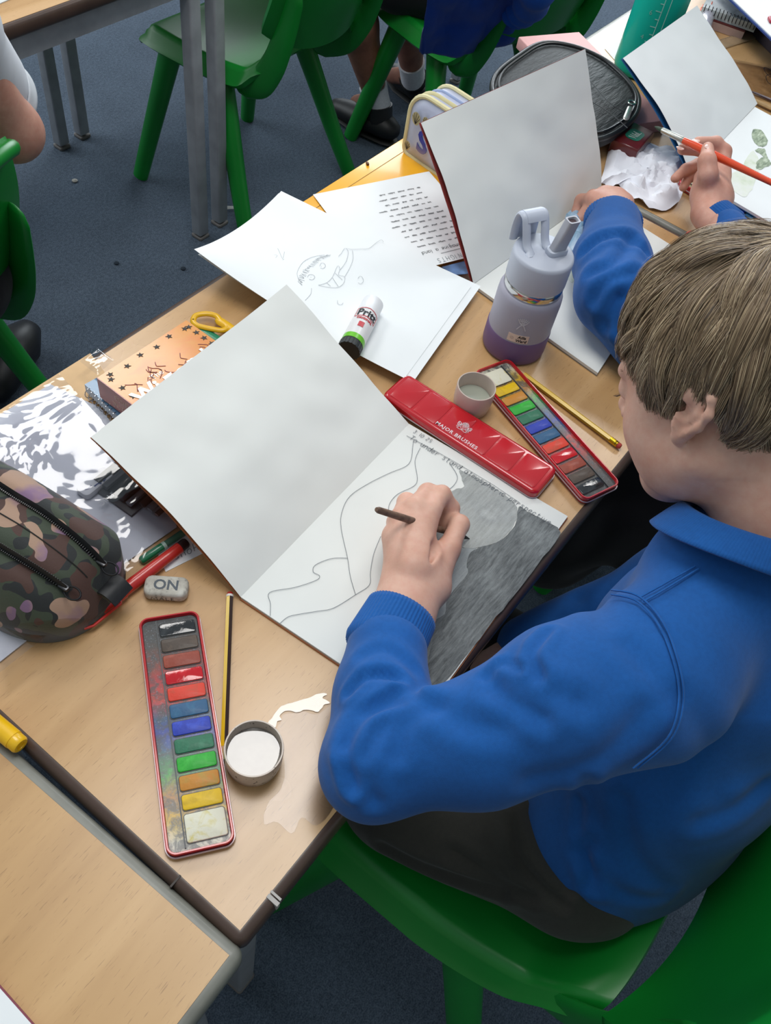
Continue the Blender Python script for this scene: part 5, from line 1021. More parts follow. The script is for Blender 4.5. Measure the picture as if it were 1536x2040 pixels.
# crumpled tissue
cr_ = [(1196,362),(1203,340),(1212,300),(1216,285),(1224,268),(1245,250),(1268,245),(1262,270),(1248,295),(1240,303),(1262,300),(1290,290),(1325,295),(1350,310),(1368,325),(1370,345),(1352,352),(1347,360),(1357,385),(1352,402),(1335,416),(1310,419),(1285,410),(1262,398),(1242,382),(1235,372),(1222,371),(1216,376),(1205,366)]
zc_ = TZ+.014; Cc = pz(1290, 345, zc_); b = bmesh.new(); OP = smoothpath([(x, y, 0) for x, y in cr_], 3, True); OW = [pz(p.x, p.y, TZ+.004) for p in OP]; K = 16; rows = []
for k in range(K+1):
    f = 1-k/K; row = []
    for i, p in enumerate(OW):
        q = Cc.lerp(p, f); q.z = 0; r_ = (nz(q.x*38, q.y*38, 5)*.6+abs(nz(q.x*60, q.y*60, 9))*1.1+abs(nz(q.x*25+3, q.y*31, 2))*1.2); h = .003+.019*(1-f**6)*(.35+.65*r_)+.010*max(0, nz(i*.11, 3))*f
        if k == 0: h = .002+.014*abs(nz(i*.23, 7))
        row.append(b.verts.new((q.x, q.y, TZ+.0008+h)))
    rows.append(row)
NN = len(OW)
for k in range(K):
    for i in range(NN): j = (i+1) % NN; b.faces.new((rows[k][i], rows[k][j], rows[k+1][j], rows[k+1][i]))
m = MB(); b.verts.index_update(); m.add([v.co.copy() for v in b.verts], [[v.index for v in f.verts] for f in b.faces]); b.free()
cw_ = paper_mat('e6e8f0', .7, 'tissue'); tag(obj('crumpled_tissue', m, cw_, angle=25), 'crumpled white paper tissue on the far table beside the raised hand', 'tissue')
# small snack pot
a_ = pz(1240, 300, TZ+.016); b_ = pz(1278, 266, TZ+.016); t = thing('snack_pot', 'small dark red packet with a green label poking out from behind the crumpled tissue', 'packet', tuple((a_+b_)/2)); d_ = (b_-a_).normalized()
m = MB(); s_ = Vector((d_.y, -d_.x, 0)); P = [a_-s_*.022, b_-s_*.020, b_+s_*.020, a_+s_*.024]; m.prism([(p.x, p.y) for p in P], TZ+.001, TZ+.028, .004); obj('packet_body', m, setp(plain('5e1c1e', .3, .15), rough=.3, coat=.4), t, angle=50)
ctr_ = (a_+b_)/2; m = MB(); m.prism([(ctr_.x+d_.x*x+s_.x*y, ctr_.y+d_.y*x+s_.y*y) for x, y in rrect(.034, .026, .009, 4)], TZ+.0282, TZ+.0287); obj('green_label', m, plain('1f6f5a', .35), t, smooth=False)
m = strokes([[ctr_+d_*(x/1000)+s_*(y/1000)+Vector((0, 0, .0128)) for x, y in l] for l in ([(-12,-6),(-9,6),(-6,-6),(-3,6)], [(0,-6),(0,6),(4,6),(4,0),(0,0)], [(7,-6),(7,6),(12,6)])], .0016); obj('label_lettering', m, plain('d8dcd6', .5), t, smooth=False)
# third tin under the blue sketchbook
s0 = pz(1452, 378, TZ+.010); dirp = pe if pe.dot(s0-pz(1380, 340, TZ+.01)) > 0 else pe
cy_ = pz(1372, 372, TZ+.008); ax_ = (pz(1536, 428, TZ+.010)-pz(1452, 379, TZ+.010)).normalized(); wx = Vector((ax_.y, -ax_.x, 0)); wx = wx if wx.dot(Vector((-1, -1, 0))) > 0 else -wx
c3 = pz(1452, 379, TZ+.010)-ax_*.062+ax_*.105+wx*.026
tin((c3.x, c3.y), math.atan2(ax_.y, ax_.x)-math.pi/2, 'wet paint tin lying at the right edge beside the sketchbook with green marks', PANS[:9]+[('1f8a3a', '3a9a50', True), ('b7a62c', '9fb23a', True), ('dcd9c4', 'cfc069', False)], chan=1 if wx.cross(ax_).z > 0 else -1)
# fine brushes lying on the table
a_ = pz(1494, 181, TZ+.004); b_ = pz(1560, 210, TZ+.004); t = thing('paintbrush', 'thin dark purple handled brush at the right edge of the far table', 'paintbrush', tuple((a_+b_)/2)); rod(t, 'handle', a_, b_, [(0, .0008), (.2, .0022), (1, .0030)], plain('3a2030', .35, coat=.4))
a_ = pz(1492, 195, TZ+.005); b_ = pz(1560, 226, TZ+.005); t = thing('wooden_stick', 'flat pale wooden stick below the thin purple brush at the right edge', 'stick', tuple((a_+b_)/2)); m = MB(); m.tube([a_, a_.lerp(b_, .2), b_], [.003, .0065, .0075], 10, flat=.4, round_caps=True); obj('stick_blade', m, plain('a5824f', .6, .15), t)
# clear sleeve with a drawing
film_o = film('clear_sleeve', [pz(1438, 112, .645), pz(1640, 150, .645), pz(1640, 215, .645), pz(1505, 192, .645)], .6435, None, .0016, 30, .002, 5); tag(film_o, 'glaring clear plastic sleeve with a looped pen drawing at the right edge', 'folder')
P = smoothpath(ps([(1545,158),(1530,150),(1522,138),(1526,134),(1535,140),(1536,147),(1528,150),(1526,155),(1530,164),(1540,172)], .6475), 4); obj('pen_doodle', strokes([P], .0012), ink, film_o, smooth=False)
# orange capped glue tube
a_ = pz(1412, 20, TZ+.0160); b_ = pz(1397, 74, TZ+.0155); b_.z = a_.z; t = thing('glue_stick', 'clear glue stick with orange ends at the top right, touching the blue sketchbook', 'glue', tuple((a_+b_)/2)); og = plain('e0623a', .35, .05)
rod(t, 'cap', a_, b_, [(0, 0), (0, .0150), (.22, .0155), (.24, .0145)], og, 28, angle=50); rod(t, 'barrel', a_, b_, [(.24, .0142), (.78, .0142)], setp(plain('a9a9b4', .12, .1), rough=.12, coat=.6), 28); rod(t, 'base', a_, b_, [(.78, .0142), (1.2, .0142), (1.2, 0)], og, 28, angle=50)
m = MB(); d_ = (b_-a_).normalized()
for i in range(16): g = i*math.pi/8; s_ = d_.cross(Vector((0, 0, 1))); r_ = s_*math.cos(g)*.0153+Vector((0, 0, 1))*math.sin(g)*.0153; m.tube([a_+r_, a_+d_*.014+r_], .0014, 5)
obj('cap_ridges', m, og, t)['kind'] = 'stuff'
# notebooks
e0_ = pz(1400, 13, .672); e1_ = pz(1508, 50, .672); ne = (e1_-e0_).normalized(); nf = Vector((-ne.y, ne.x, 0)); nf = nf if nf.x > 0 else -nf
t = thing('paperback_book', 'thin dark red book underneath the spiral notebook at the top right', 'book', tuple(e0_)); m = MB(); P = [e0_+ne*.004-nf*.004, e1_-ne*.016-nf*.006, e1_-ne*.016+nf*.14, e0_+ne*.004+nf*.14]; m.prism([(p.x, p.y) for p in P], TZ+.0006, TZ+.0150); obj('page_block', m, plain('b79c95', .7), t, smooth=False)
m = MB(); m.prism([(p.x, p.y) for p in P], TZ+.0151, TZ+.0172); obj('cover', m, plain('5f2424', .5), t, smooth=False)
t = thing('spiral_notebook', 'white spiral notebook with grey smudges at the top right corner', 'notebook', tuple(e0_)); m = MB(); P = [e0_, e1_, e1_+nf*.15, e0_+nf*.15]; m.prism([(p.x, p.y) for p in P], TZ+.0178, .672)
tt = NT('smudged_paper'); co = tt.coord(); tt.base(tt.ramp(tt.noise(co, 30, 4, .6), [(.35, '8c979b'), (.5, 'c2c9cb'), (.65, 'd2d8da')])); obj('page_block', m, setp(tt.m, rough=.6), t, smooth=False)
for i in range(15):
    c = e0_.lerp(e1_, (i+.6)/15.2)+nf*.003; m = MB(); m.tube([c+nf*(.0075*math.cos(g))+Vector((0, 0, .0075*math.sin(g)-.003))+ne*.002*g/6 for g in [k*.5 for k in range(13)]], .0009, 5); obj('wire_ring', m, plain('2a2b2e', .3, metal=.3), t)
# ruler
r0_ = pz(1424, 94, TZ); r1_ = pz(1512, 66, TZ); rd = (r1_-r0_).normalized(); rn = Vector((-rd.y, rd.x, 0)); m = MB(); P = [r0_-rd*.06-rn*.014, r1_+rd*.02-rn*.014, r1_+rd*.02+rn*.014, r0_-rd*.06+rn*.014]; m.prism([(p.x, p.y) for p in P], TZ+.0002, TZ+.0022)
t = thing('ruler', 'clear plastic ruler lying below the spiral notebook', 'ruler', tuple(r0_)); obj('ruler_body', m, setp(plain('b59a78', .12), rough=.12, coat=.5), t, smooth=False); L = []
for i in range(26): x = r0_+rd*(.005*i-.03)+Vector((0, 0, .0023)); L.append([x+rn*.0135, x+rn*(.0135-(.005 if i % 5 == 0 else .003))]); L.append([x-rn*.0135, x-rn*(.0135-.003)])
obj('scale_marks', strokes(L, .0005), ink, t, smooth=False)
# blue folder with white sheet, top right corner
t = thing('folder', 'blue edged white folder cutting across the top right corner', 'folder', tuple(pz(1500, 40, .70))); a_ = pz(1452, -6, .700); b_ = pz(1560, 98, .700); fd = (b_-a_).normalized(); fn = Vector((-fd.y, fd.x, 0)); fn = fn if fn.x > 0 else -fn
m = MB(); P = [a_-fd*.1, b_+fd*.06, b_+fd*.06+fn*.25, a_-fd*.1+fn*.25]; m.prism([(p.x, p.y) for p in P], .6955, .6985); obj('blue_cover', m, plain('1c3f86', .4), t, smooth=False); m = MB(); P = [p+fn*.003 for p in P]; m.prism([(p.x, p.y) for p in P], .6987, .7005); obj('white_sheet', m, white, t, smooth=False)
m = MB(); P = [a_-fd*.1+fn*.07, b_+fd*.05+fn*.07, b_+fd*.05+fn*.12, a_-fd*.1+fn*.12]; m.prism([(p.x, p.y) for p in P], TZ+.0006, .6950); obj('folder_shadow_block', m, plain('3b2f3a', .6), t, smooth=False)  # dark block added underneath, standing for the shadow below the blue edge
q = pz(1536, 42, .7012); m = MB(); m.rbox((q.x, q.y, .7035), (.022, .012, .005), .6, .004); tag(obj('red_clip', m, plain('a8243c', .35)), 'small crimson object resting on the white folder at the right edge', 'clip')
# white book in the lower left corner
a_ = pz(-14, 1947, .6465); b_ = pz(76, 2049, .6465); fd = (b_-a_).normalized(); fn = Vector((fd.y, -fd.x, 0)); fn = fn if fn.x < 0 else -fn
t = thing('exercise_book', 'white exercise book with a thin maroon edge in the bottom left corner', 'book', tuple(a_)); m = MB(); P = [a_-fd*.1, b_+fd*.1, b_+fd*.1+fn*.2, a_-fd*.1+fn*.2]; m.prism([(p.x, p.y) for p in P], TZ+.0005, .6450); obj('cover', m, plain('7d3346', .5), t, smooth=False); m = MB(); P = [p+fn*.0012 for p in P]; m.prism([(p.x, p.y) for p in P], .6451, .6465); obj('white_page', m, white, t, smooth=False)
# small coloured corner sticking out near the handwritten sheet
m = MB(); P = ps([(880,532),(925,520),(935,545),(900,548)], TZ+.0118); m.prism([(p.x, p.y) for p in P], TZ+.0110, TZ+.0120); tag(obj('blue_paper', m, plain('5c7ba8', .6, .3, 60), smooth=False), 'small blue paper corner under the drawing paper by the second sketchbook', 'paper')
# jumper hung over the chair back
def drape(u, v):
    a = pz(868+190*u, -95+14*u, .70); b = pz(832+182*u-16*abs(u-.5)*0, 98-26*u+14*math.sin(u*3.1), .42); p = a.lerp(b, v)
    n_ = .012*math.sin(u*13+v*2)*v+.012*nz(u*5, v*4, 1)+.006*nz(u*11, v*7, 4); return p+Vector((-.6, -.75, .1))*n_
m = MB(); m.grid(drape, 50, 40, .012); jm = thing('jumper', 'royal blue jumper hanging behind the green chair at the top', 'jumper', tuple(pz(930, 60, .5))); obj('jumper_body', m, cloth_mat('0f3fa0', '1448b0', 'royal_jumper'), jm, angle=180)
m = MB(); P = [pz(1075, -30, .66), pz(1062, 0, .60), pz(1045, 14, .56), pz(1030, 20, .54)]
m.tube(smoothpath(P, 5), [.036+.004*math.sin(i*1.3) for i in range(16)], 16, round_caps=True); obj('sleeve', m, cloth_mat('1250b4', '1859bf', 'royal_sleeve'), jm, angle=180)
# wet tissue in the second child's hand
w_ = [(1128,428),(1140,420),(1150,422),(1164,412),(1168,445),(1168,470),(1160,490),(1150,505),(1135,510),(1128,490),(1118,470)]
def wt(u, v):
    i = u*(len(w_)); a = w_[int(i) % len(w_)]; b2 = w_[(int(i)+1) % len(w_)]; f = i-int(i); x = a[0]*(1-f)+b2[0]*f; y = a[1]*(1-f)+b2[1]*f; x = 1147+(x-1147)*(1-v*.97); y = 462+(y-462)*(1-v*.97)
    p = pz(x, y, .66); return p+Vector((0, 0, .022*(1-(1-v)**3)*(.5+abs(nz(p.x*45, p.y*45)))+.008*nz(p.x*90, p.y*90, 3)))
m = MB(); m.grid(wt, 60, 14, .0006); tt = NT('wet_tissue'); co = tt.coord(); tt.base(tt.ramp(tt.noise(co, 45, 4, .6), [(.3, '6f97b0'), (.5, '9bb9d2'), (.7, 'c4d4e4')])); tag(obj('wet_tissue', m, setp(tt.m, rough=.5), angle=40), 'blue stained wet tissue held by the child behind the lilac bottle', 'tissue')
# ------------------------------------------------------------------ the painting child
HO = Vector((.522, -.065, .902)); HF = Vector((.155, .82, -.575)).normalized(); HU = Vector((.27, .54, .80)); HU = (HU-HF*HU.dot(HF)).normalized(); HLf = HU.cross(HF)
HS = .93; HM = np.array([list(HF), list(HLf), list(HU)])       # rows: local axes in world
def hw(p): return np.array(HO)+(np.array(p)*HS)@HM
CHILD = thing('person', 'child with light brown hair in a blue jumper, painting in the sketchbook', 'person', (.34, -.2, 0))
H = SDF((-.13, -.11, -.17), (.135, .11, .155), .0021)
H.ell((-.012, 0, .045), (.096, .075, .087), .0); H.ell((.030, 0, -.030), (.058, .054, .078), .035); H.ell((.042, 0, .040), (.048, .058, .050), .03)
for s in (-1, 1):
    H.ell((.047, s*.036, -.032), (.034, .028, .034), .03); H.cone((-.008, s*.056, -.046), (.055, s*.020, -.088), .018, .016, .03); H.ell((.022, s*.046, -.058), (.034, .018, .028), .025)
H.ell((.064, 0, -.094), (.020, .024, .017), .026); H.cone((-.030, 0, -.04), (-.048, .004, -.150), .050, .050, .03)
H.cone((.092, 0, .012), (.110, 0, -.026), .0075, .0105, .014)
for s in (-1, 1): H.ell((.100, s*.011, -.032), (.010, .008, .007), .007); H.ell((.096, s*.032, .005), (.015, .017, .012), .014, op='sub'); H.ell((.078, s*.032, .003), (.0150, .0160, .0140), .003); H.cone((.088, s*.018, .022), (.080, s*.045, .022), .006, .005, .012)
H.cone((.094, -.016, -.056), (.094, .016, -.056), .0058, .0058, .009); H.cone((.092, -.014, -.066), (.092, .014, -.066), .0062, .0062, .008); H.cone((.103, -.02, -.0605), (.103, .02, -.0605), .0022, .0022, .003, op='sub')
# ears: flared shell, rolled helix, hollow, lobe
for s in (-1, 1):
    E = lambda x, z, out=0: (-.006-(x*.90+z*.42), s*(.0700+.50*max(x+.006, 0)+out), z*.90-x*.42+.004)
    H.cone(E(.004, -.014), E(.009, .018), .0125, .0155, .004, flat=((.45, s*-1.0, 0), .30))
    hel = [E(-.008, .004), E(-.010, .018), E(-.004, .028), E(.008, .032), E(.019, .026), E(.023, .012), E(.019, -.004), E(.011, -.016), E(.004, -.026)]
    H.chain(hel, [.0028, .0032, .0036, .0038, .0040, .0038, .0036, .0036, .0050], .004)
    H.ell(E(.001, -.029), (.0062, .0042, .0075), .005)
    H.ell(E(.000, .000, .010), (.0062, .0055, .0085), .004, op='sub'); H.chain([E(.012, .020, .001), E(.014, .006, .001), E(.007, -.008, .001)], [.0026, .0030, .0026], .004)
    H.chain([E(.003, .022, .003), E(.016, .018, .004), E(.018, .004, .004)], [.0018, .0022, .0016], .002, op='sub'); H.ell(E(-.007, -.004, -.001), (.0040, .0032, .0055), .003)
hp, hq = H.mesh(); hp = relax(hp, hq, 1, .4); hp = np.array(HO)+(hp*HS)@HM
# joints of the figure
NB = Vector((.456, -.148, .800)); SL = Vector((.322, -.146, .765)); SR = Vector((.572, -.165, .752)); EL = pz(745, 1522, .703); WR = pz(808, 1228, .684)
ER = Vector((.575, -.128, .582)); WR2 = Vector((.455, -.035, .49)); PV = Vector((.375, -.225, .470)); CH = Vector((.440, -.180, .670))
B = SDF((.05, -.40, .02), (.72, .50, .90), .0062)
B.chain([NB, CH, (.40, -.21, .57), PV], [.036, .058, .060, .050], .05); B.cone(SL, SR, .04, .04, .05); B.chain([SL, EL+Vector((.01, 0, -.002))], [.036, .030], .03); B.cone(EL, EL+(WR-EL)*.4, .028, .025, .02); B.chain([SR, ER, WR2], [.036, .030, .022], .03)
KL = Vector((.215, .075, .405)); KR = Vector((.468, .075, .405)); AL = Vector((.19, .12, .075)); AR = Vector((.47, .13, .075))
for hip, kn, an in ((Vector((.30, -.20, .44)), KL, AL), (Vector((.44, -.19, .44)), KR, AR)): B.chain([hip, kn, an], [.040, .046, .030], .03); B.cone(an, an+Vector((0, .11, -.045)), .028, .020, .02)
B.ell(WR2+Vector((-.05, .01, -.005)), (.045, .03, .016), .02)
bp_, bq = B.mesh(); bp_ = relax(bp_, bq, 1)
# painting hand, fine resolution
G = SDF((.15, .0, .62), (.47, .20, .78), .0016)
P_ = lambda x, y, z: pz(x, y, z)
up_ = (0.0, 0.0, 1.0)
Wr = P_(802, 1228, .682); fa_ = Wr+(EL-Wr)*.32; G.cone(fa_, Wr, .0260, .0215, .02, flat=((.2, .1, 1), .80))
mi, mm_, mr, mp = P_(858, 1018, .702), P_(826, 1012, .704), P_(797, 1034, .698), P_(782, 1068, .688)
G.cone(Wr, P_(840, 1110, .697), .0205, .0160, .02, flat=((.2, .1, 1), .8)); G.cone(Wr, P_(800, 1090, .692), .0205, .0165, .02, flat=((.2, .1, 1), .85))
for a, r in ((mi, .0105), (mm_, .0108), (mr, .0100), (mp, .0092)): G.cone(P_(822, 1130, .694), a, .0150, r, .012)
def fing(pts, r, k=.005): G.chain(pts, r, k)
fing([mi, P_(880, 985, .699), P_(900, 1012, .684), P_(893, 1048, .670)], [.0100, .0092, .0080, .0068], .004)
fing([mm_, P_(852, 982, .694), P_(878, 1010, .676), P_(882, 1046, .660)], [.0106, .0096, .0084, .0070], .005)
fing([mr, P_(810, 1000, .684), P_(838, 1018, .664), P_(850, 1058, .655)], [.0100, .0092, .0082, .0070], .005)
fing([mp, P_(788, 1040, .672), P_(810, 1052, .658), P_(825, 1085, .654)], [.0092, .0084, .0076, .0064], .005)
tc_ = P_(862, 1170, .680); G.cone(Wr, tc_, .0190, .0145, .015); G.cone(tc_, P_(850, 1110, .688), .0145, .0130, .015)
fing([tc_, P_(893, 1095, .686), P_(915, 1045, .684), P_(896, 1040, .672)], [.0145, .0112, .0096, .0072], .006)
G.chain([P_(886, 1062, .704), P_(868, 1090, .706), P_(852, 1120, .706)], [.0050, .0042, .003], .006, op='sub')
gp, gq = G.mesh(); gp = relax(gp, gq, 2, .5)
bodyP, bodyQ = merge((hp, hq), (bp_, bq), (gp, gq)); obj('body', (bodyP, bodyQ), SKIN, CHILD, angle=180)
# nails of thumb and index
for c, d in ((P_(905, 1040, .689), (.3, .2, .2)),):
    pass
# eyelashes and brows
for s in (-1, 1):
    m = MB()
    for i in range(13):
        g = -.9+1.8*i/12; p = np.array((.0895-.005*g*g, s*(.032+.0125*g), -.002-.0018*(1-g*g))); m.tube([hw(p), hw(p+np.array((.0042, s*.0012*g, -.0018))), hw(p+np.array((.0078, s*.0024*g, -.0012)))], [.00035, .00028, .00012], 4)
    obj('eyelashes', m, plain('4a3226', .6), CHILD)['kind'] = 'stuff'
    m = MB()
    for i in range(26):
        g = i/25; p = np.array((.0890-.013*g*g, s*(.018+.032*g), .023+.003*math.sin(g*3))); m.tube([hw(p), hw(p+np.array((.001, s*.004, .0014*random.uniform(.2, 1))))], [.00045, .00015], 4)
    obj('eyebrow', m, plain('7a5b3e', .6), CHILD)['kind'] = 'stuff'
# ---- jumper
J = SDF((.02, -.42, .345), (.74, .16, .90), .0036)
J.chain([NB+Vector((-.004, -.010, -.024)), CH, (.400, -.210, .575), (.372, -.222, .450)], [.062, .090, .098, .100], .05)
J.cone(NB+Vector((.004, -.030, -.030)), CH+Vector((.0, -.03, .04)), .052, .080, .03); J.chain([CH+Vector((.05, -.010, .0)), (.460, -.225, .57), (.450, -.240, .475)], [.085, .090, .088], .05); J.cone((.325, -.212, .47), (.42, -.255, .44), .082, .082, .05)
J.chain([SL+Vector((.02, 0, 0)), pd(1130, 1400, .685), pd(960, 1478, .690), EL], [.060, .057, .047, .0415], .025)
J.chain([SR, ER+Vector((0, 0, .005)), WR2], [.056, .045, .036], .03); J.cone(SL, NB+Vector((-.02, 0, -.03)), .055, .052, .04); J.cone(SR, NB+Vector((.01, 0, -.03)), .050, .050, .04)
CU = pz(772, 1275, .690); J.chain([EL, EL+(CU-EL)*.5, CU+(EL-CU)*.12], [.0415, .0380, .0352], .02)
jp, jq = J.mesh(); jp = relax(jp, jq, 2)
N = vnormals(jp, jq); NZ = np.array([noise.noise(Vector(p*9)) for p in jp[::1]]) if len(jp) < 90000 else 0
jp = jp+N*(np.asarray(NZ)*.0035)[:, None]
def pc(x, y, d): return pd(x, y, d)
def onto(pts, P, N):
    """pixel polyline -> nearest visible surface points"""
    out = []
    for (x, y) in pts:
        r = RM@_ray((x, y)); r /= np.linalg.norm(r); v = P-CAM; t = v@r; d = np.linalg.norm(v-t[:, None]*r, axis=1); c = np.where((d < .006) & ((N@r) < .2))[0]
        if len(c): i = c[np.argmin(t[c])]; out.append(Vector(CAM+r*t[i]))
    return out
FOLDS = [([(690,1380),(730,1345),(790,1350),(826,1385)], .005, .0045), ([(700,1570),(690,1500),(720,1430),(790,1385)], .006, .005), ([(1090,1250),(1060,1300),(1075,1345)], .005, .005), ([(1030,1330),(1000,1320),(965,1345)], .005, .004), ([(745,1600),(700,1500),(735,1420),(800,1380),(830,1370)], .0035, .007), ([(725,1500),(770,1440),(850,1400)], .003, .006), ([(790,1500),(800,1450),(870,1400)], .0028, .007), ([(680,1480),(700,1420),(760,1400),(826,1385)], .0045, .007),
 ([(965,1340),(1010,1390),(1080,1430)], .0045, .008), ([(1010,1310),(1070,1370),(1150,1400)], .003, .009), ([(1150,1190),(1200,1215),(1270,1300),(1330,1380)], .0028, .010), ([(860,1400),(930,1440),(1000,1450)], .003, .009), ([(720,1300),(770,1290),(830,1330)], .0025, .006),
 ([(1150,1600),(1155,1680),(1190,1780)], .003, .006), ([(1170,1560),(1175,1680),(1172,1770)], .0035, .006), ([(1240,1600),(1260,1700),(1330,1780)], .003, .009), ([(1400,1640),(1460,1620),(1530,1570)], .004, .010), ([(1370,1400),(1420,1500),(1430,1600)], .0025, .012), ([(1060,1560),(1150,1540),(1230,1490),(1290,1420)], .003, .010), ([(1150,1700),(1230,1780),(1330,1800)], .0025, .008)]
for pts, dp_, w in FOLDS:
    q = onto(pts, jp, N)
    if len(q) > 1: jp = crease(jp, N, q, dp_, w)
obj('jumper', (jp, jq), BLUE, CHILD, angle=180)
N = vnormals(jp, jq)
def seam(pts, name='seam', r=.0009, off=.0008, both=0):
    q = onto(smooth2(pts), jp, N)
    if len(q) < 3: return
    q = smoothpath(q[::2]+[q[-1]], 3); m = MB(); m.tube(q, r, 5); obj(name, m, BLUE_RIB, CHILD)
def smooth2(pts): return [(p.x, p.y) for p in smoothpath([(a, b, 0) for a, b in pts], 8)]
for dx_ in (0, 9): seam([(1218,1184-dx_),(1270+dx_*.5,1198-dx_),(1315+dx_,1250-dx_*.5),(1345+dx_,1330),(1352+dx_,1400),(1330+dx_,1470),(1262+dx_,1530)], 'armhole_seam')
seam([(1275,1190),(1320,1165),(1385,1128)], 'shoulder_seam'); seam([(1283,1198),(1328,1172),(1392,1133)], 'shoulder_seam')
# ribbed cuff
cd_ = (pz(800, 1222, .688)-CU).normalized(); P = [CU-cd_*.020+cd_*(.052*i/10) for i in range(11)]
rib(P, [.0290, .0345]+[.0362-.0003*i for i in range(9)], 240, 'ribbed_cuff', BLUE_RIB, CHILD, 60, .0005, .86)
m = MB(); m.tube([CU-cd_*.001+Vector((0, 0, 0))]*1+[CU], .001, 4) if 0 else None
# polo style collar: a ribbed band standing round the neck and folded over
ncd = (Vector(tuple(hw((-.04, 0, -.10))))-NB).normalized()
def collar(u, v):
    g = 2*math.pi*u; a = ncd.orthogonal().normalized(); b = ncd.cross(a)
    fr_ = HF-ncd*HF.dot(ncd); fr_.normalize(); sd_ = ncd.cross(fr_)
    c = NB+ncd*.010; 
    if v < .4: t_ = v/.4; r = .062-.004*t_; hgt = .004+.022*t_
    else: t_ = (v-.4)/.6; r = .0600+.017*t_; hgt = .024-.026*t_**1.3
    dirv = fr_*math.cos(g)*.93+sd_*math.sin(g)*1.02; rr = r*(1+.02*math.sin(g*3))+.00013*math.cos(g*170)
    return c+dirv*rr+ncd*(hgt-.010*math.cos(g)+.002*math.sin(g*2+v*3))
m = MB(); m.grid(collar, 680, 14, .0022); obj('collar', m, BLUE_RIB, CHILD, angle=180)
# shorts
S = SDF((.08, -.42, .33), (.56, .12, .60), .0045)
for hip, kn in ((Vector((.298, -.200, .446)), KL), (Vector((.440, -.200, .440)), KR)):
    e = hip+(kn-hip)*(.66 if kn is KL else .86); S.cone(hip, e, .076, .067, .03, flat=((0, 0, 1), .82))
S.cone((.31, -.21, .45), (.43, -.22, .45), .080, .080, .03)
sp_, sq = S.mesh(); sp_ = relax(sp_, sq, 2); N2 = vnormals(sp_, sq); sp_ = sp_+N2*(np.array([noise.noise(Vector((p[0]*22, p[1]*9, p[2]*14))) for p in sp_])*.006)[:, None]
for pts in ([(1010,1640),(1030,1720),(1120,1800)], [(900,1700),(980,1750),(1060,1790)], [(760,1690),(850,1735),(1000,1780)], [(1060,1620),(1090,1700),(1130,1770)]):
    q = onto(pts, sp_, N2)
    if len(q) > 1: sp_ = crease(sp_, N2, q, .005, .007)
obj('shorts', (sp_, sq), DARK, CHILD, angle=180)
for an in (AL, AR): m = MB(); m.tube([an+Vector((0, -.035, -.035)), an+Vector((0, .03, -.03)), an+Vector((0, .12, -.045)), an+Vector((0, .15, -.052))], [.030, .040, .036, .018], 14, flat=.8, round_caps=True); m.tube([an+Vector((0, -.01, -.02)), an+Vector((0, -.01, .03))], .036, 14); obj('shoe', m, plain('0f1012', .45), CHILD)
# ---- hair: shell plus strands
t = NT('hair'); oi = t.n('ShaderNodeNewGeometry'); r1 = t.ramp(oi.outputs['Random Per Island'], [(0, '4e3e2f'), (.3, '7c6750'), (.65, 'a18a6d'), (.9, 'c0aa88'), (1, 'dcc9a8')]); co = t.coord(); a = t.noise(co, 22, 3); k_ = t.mix(t.ramp(a, [(.35, .0), (.7, .45)]), r1, '75624c'); t.base(k_); HAIR = setp(t.m, rough=.42, spec=.45)
t.b.inputs['Anisotropic'].default_value = .5
HC = SDF((-.14, -.11, -.12), (.12, .11, .16), .0032)
HC.ell((-.012, 0, .046), (.0985, .0775, .0895), .0); HC.ell((-.045, 0, -.010), (.054, .062, .058), .03)
HC.cut((.060, 0, .045), (.8, 0, -.6)); X, Y, Z = np.meshgrid(*[a.astype(np.float32) for a in HC.ax], indexing='ij')
cutf = np.maximum(np.minimum(.030-Z, X+.030), -1)   # below .03 keep only what lies behind the ear
HC.F = np.maximum(HC.F, np.minimum(.028-Z, X+.028)); HC.F = np.maximum(HC.F, -(Z-.004))
cp, cq = HC.mesh(); cp = relax(cp, cq, 2); obj('hair_underlayer', (np.array(HO)+(cp*HS)@HM, cq), plain('4a3a29', .7, .2, 200), CHILD, angle=180)
rng = np.random.default_rng(3); NS = 52000; CR = np.array((-.062, -.014, .122))
d = rng.normal(size=(NS*2, 3)); d /= np.linalg.norm(d, axis=1)[:, None]; C0 = np.array((-.012, 0, .045)); R0 = np.array((.099, .078, .090)); pr = C0+d*R0
def hairline(p):
    """lowest z where roots may grow"""
    x = p[:, 0]; return np.where(x > .03, .050+(x-.03)*.35, np.where(x > -.022, .028, np.where(x > -.05, .022-(-.022-x)*2.2, -.040)))
pr = pr[pr[:, 2] > hairline(pr)]; pr = pr[:NS]; n = len(pr); seg = 9
NC = 900; cl = rng.normal(size=(NC, 3)); cl /= np.linalg.norm(cl, axis=1)[:, None]; cl = C0+cl*R0
near = np.concatenate([np.argmin(((pr[a:a+4000, None, :]-cl[None])**2).sum(2), axis=1) for a in range(0, n, 4000)])
big = rng.normal(size=(70, 3)); big /= np.linalg.norm(big, axis=1)[:, None]; big = C0+big*R0; nb2 = np.argmin(((cl[:, None, :]-big[None])**2).sum(2), axis=1)
clr = rng.normal(size=(NC, 3))*.16+(rng.normal(size=(70, 3))*.26)[nb2]; clL = rng.uniform(.82, 1.1, NC); clift = rng.uniform(.001, .012, NC)
lift = clift[near]*.8+rng.uniform(.0, .006, n); L = rng.uniform(.80, 1.08, n)*clL[near]*np.where(pr[:, 0] > .03, .072, .084); L *= np.where((pr[:, 0] < -.06) & (pr[:, 2] < 0), .55, 1); step = L/seg
def tang(p):
    g = (p-C0)/R0**2; return g/np.linalg.norm(g, axis=1)[:, None]
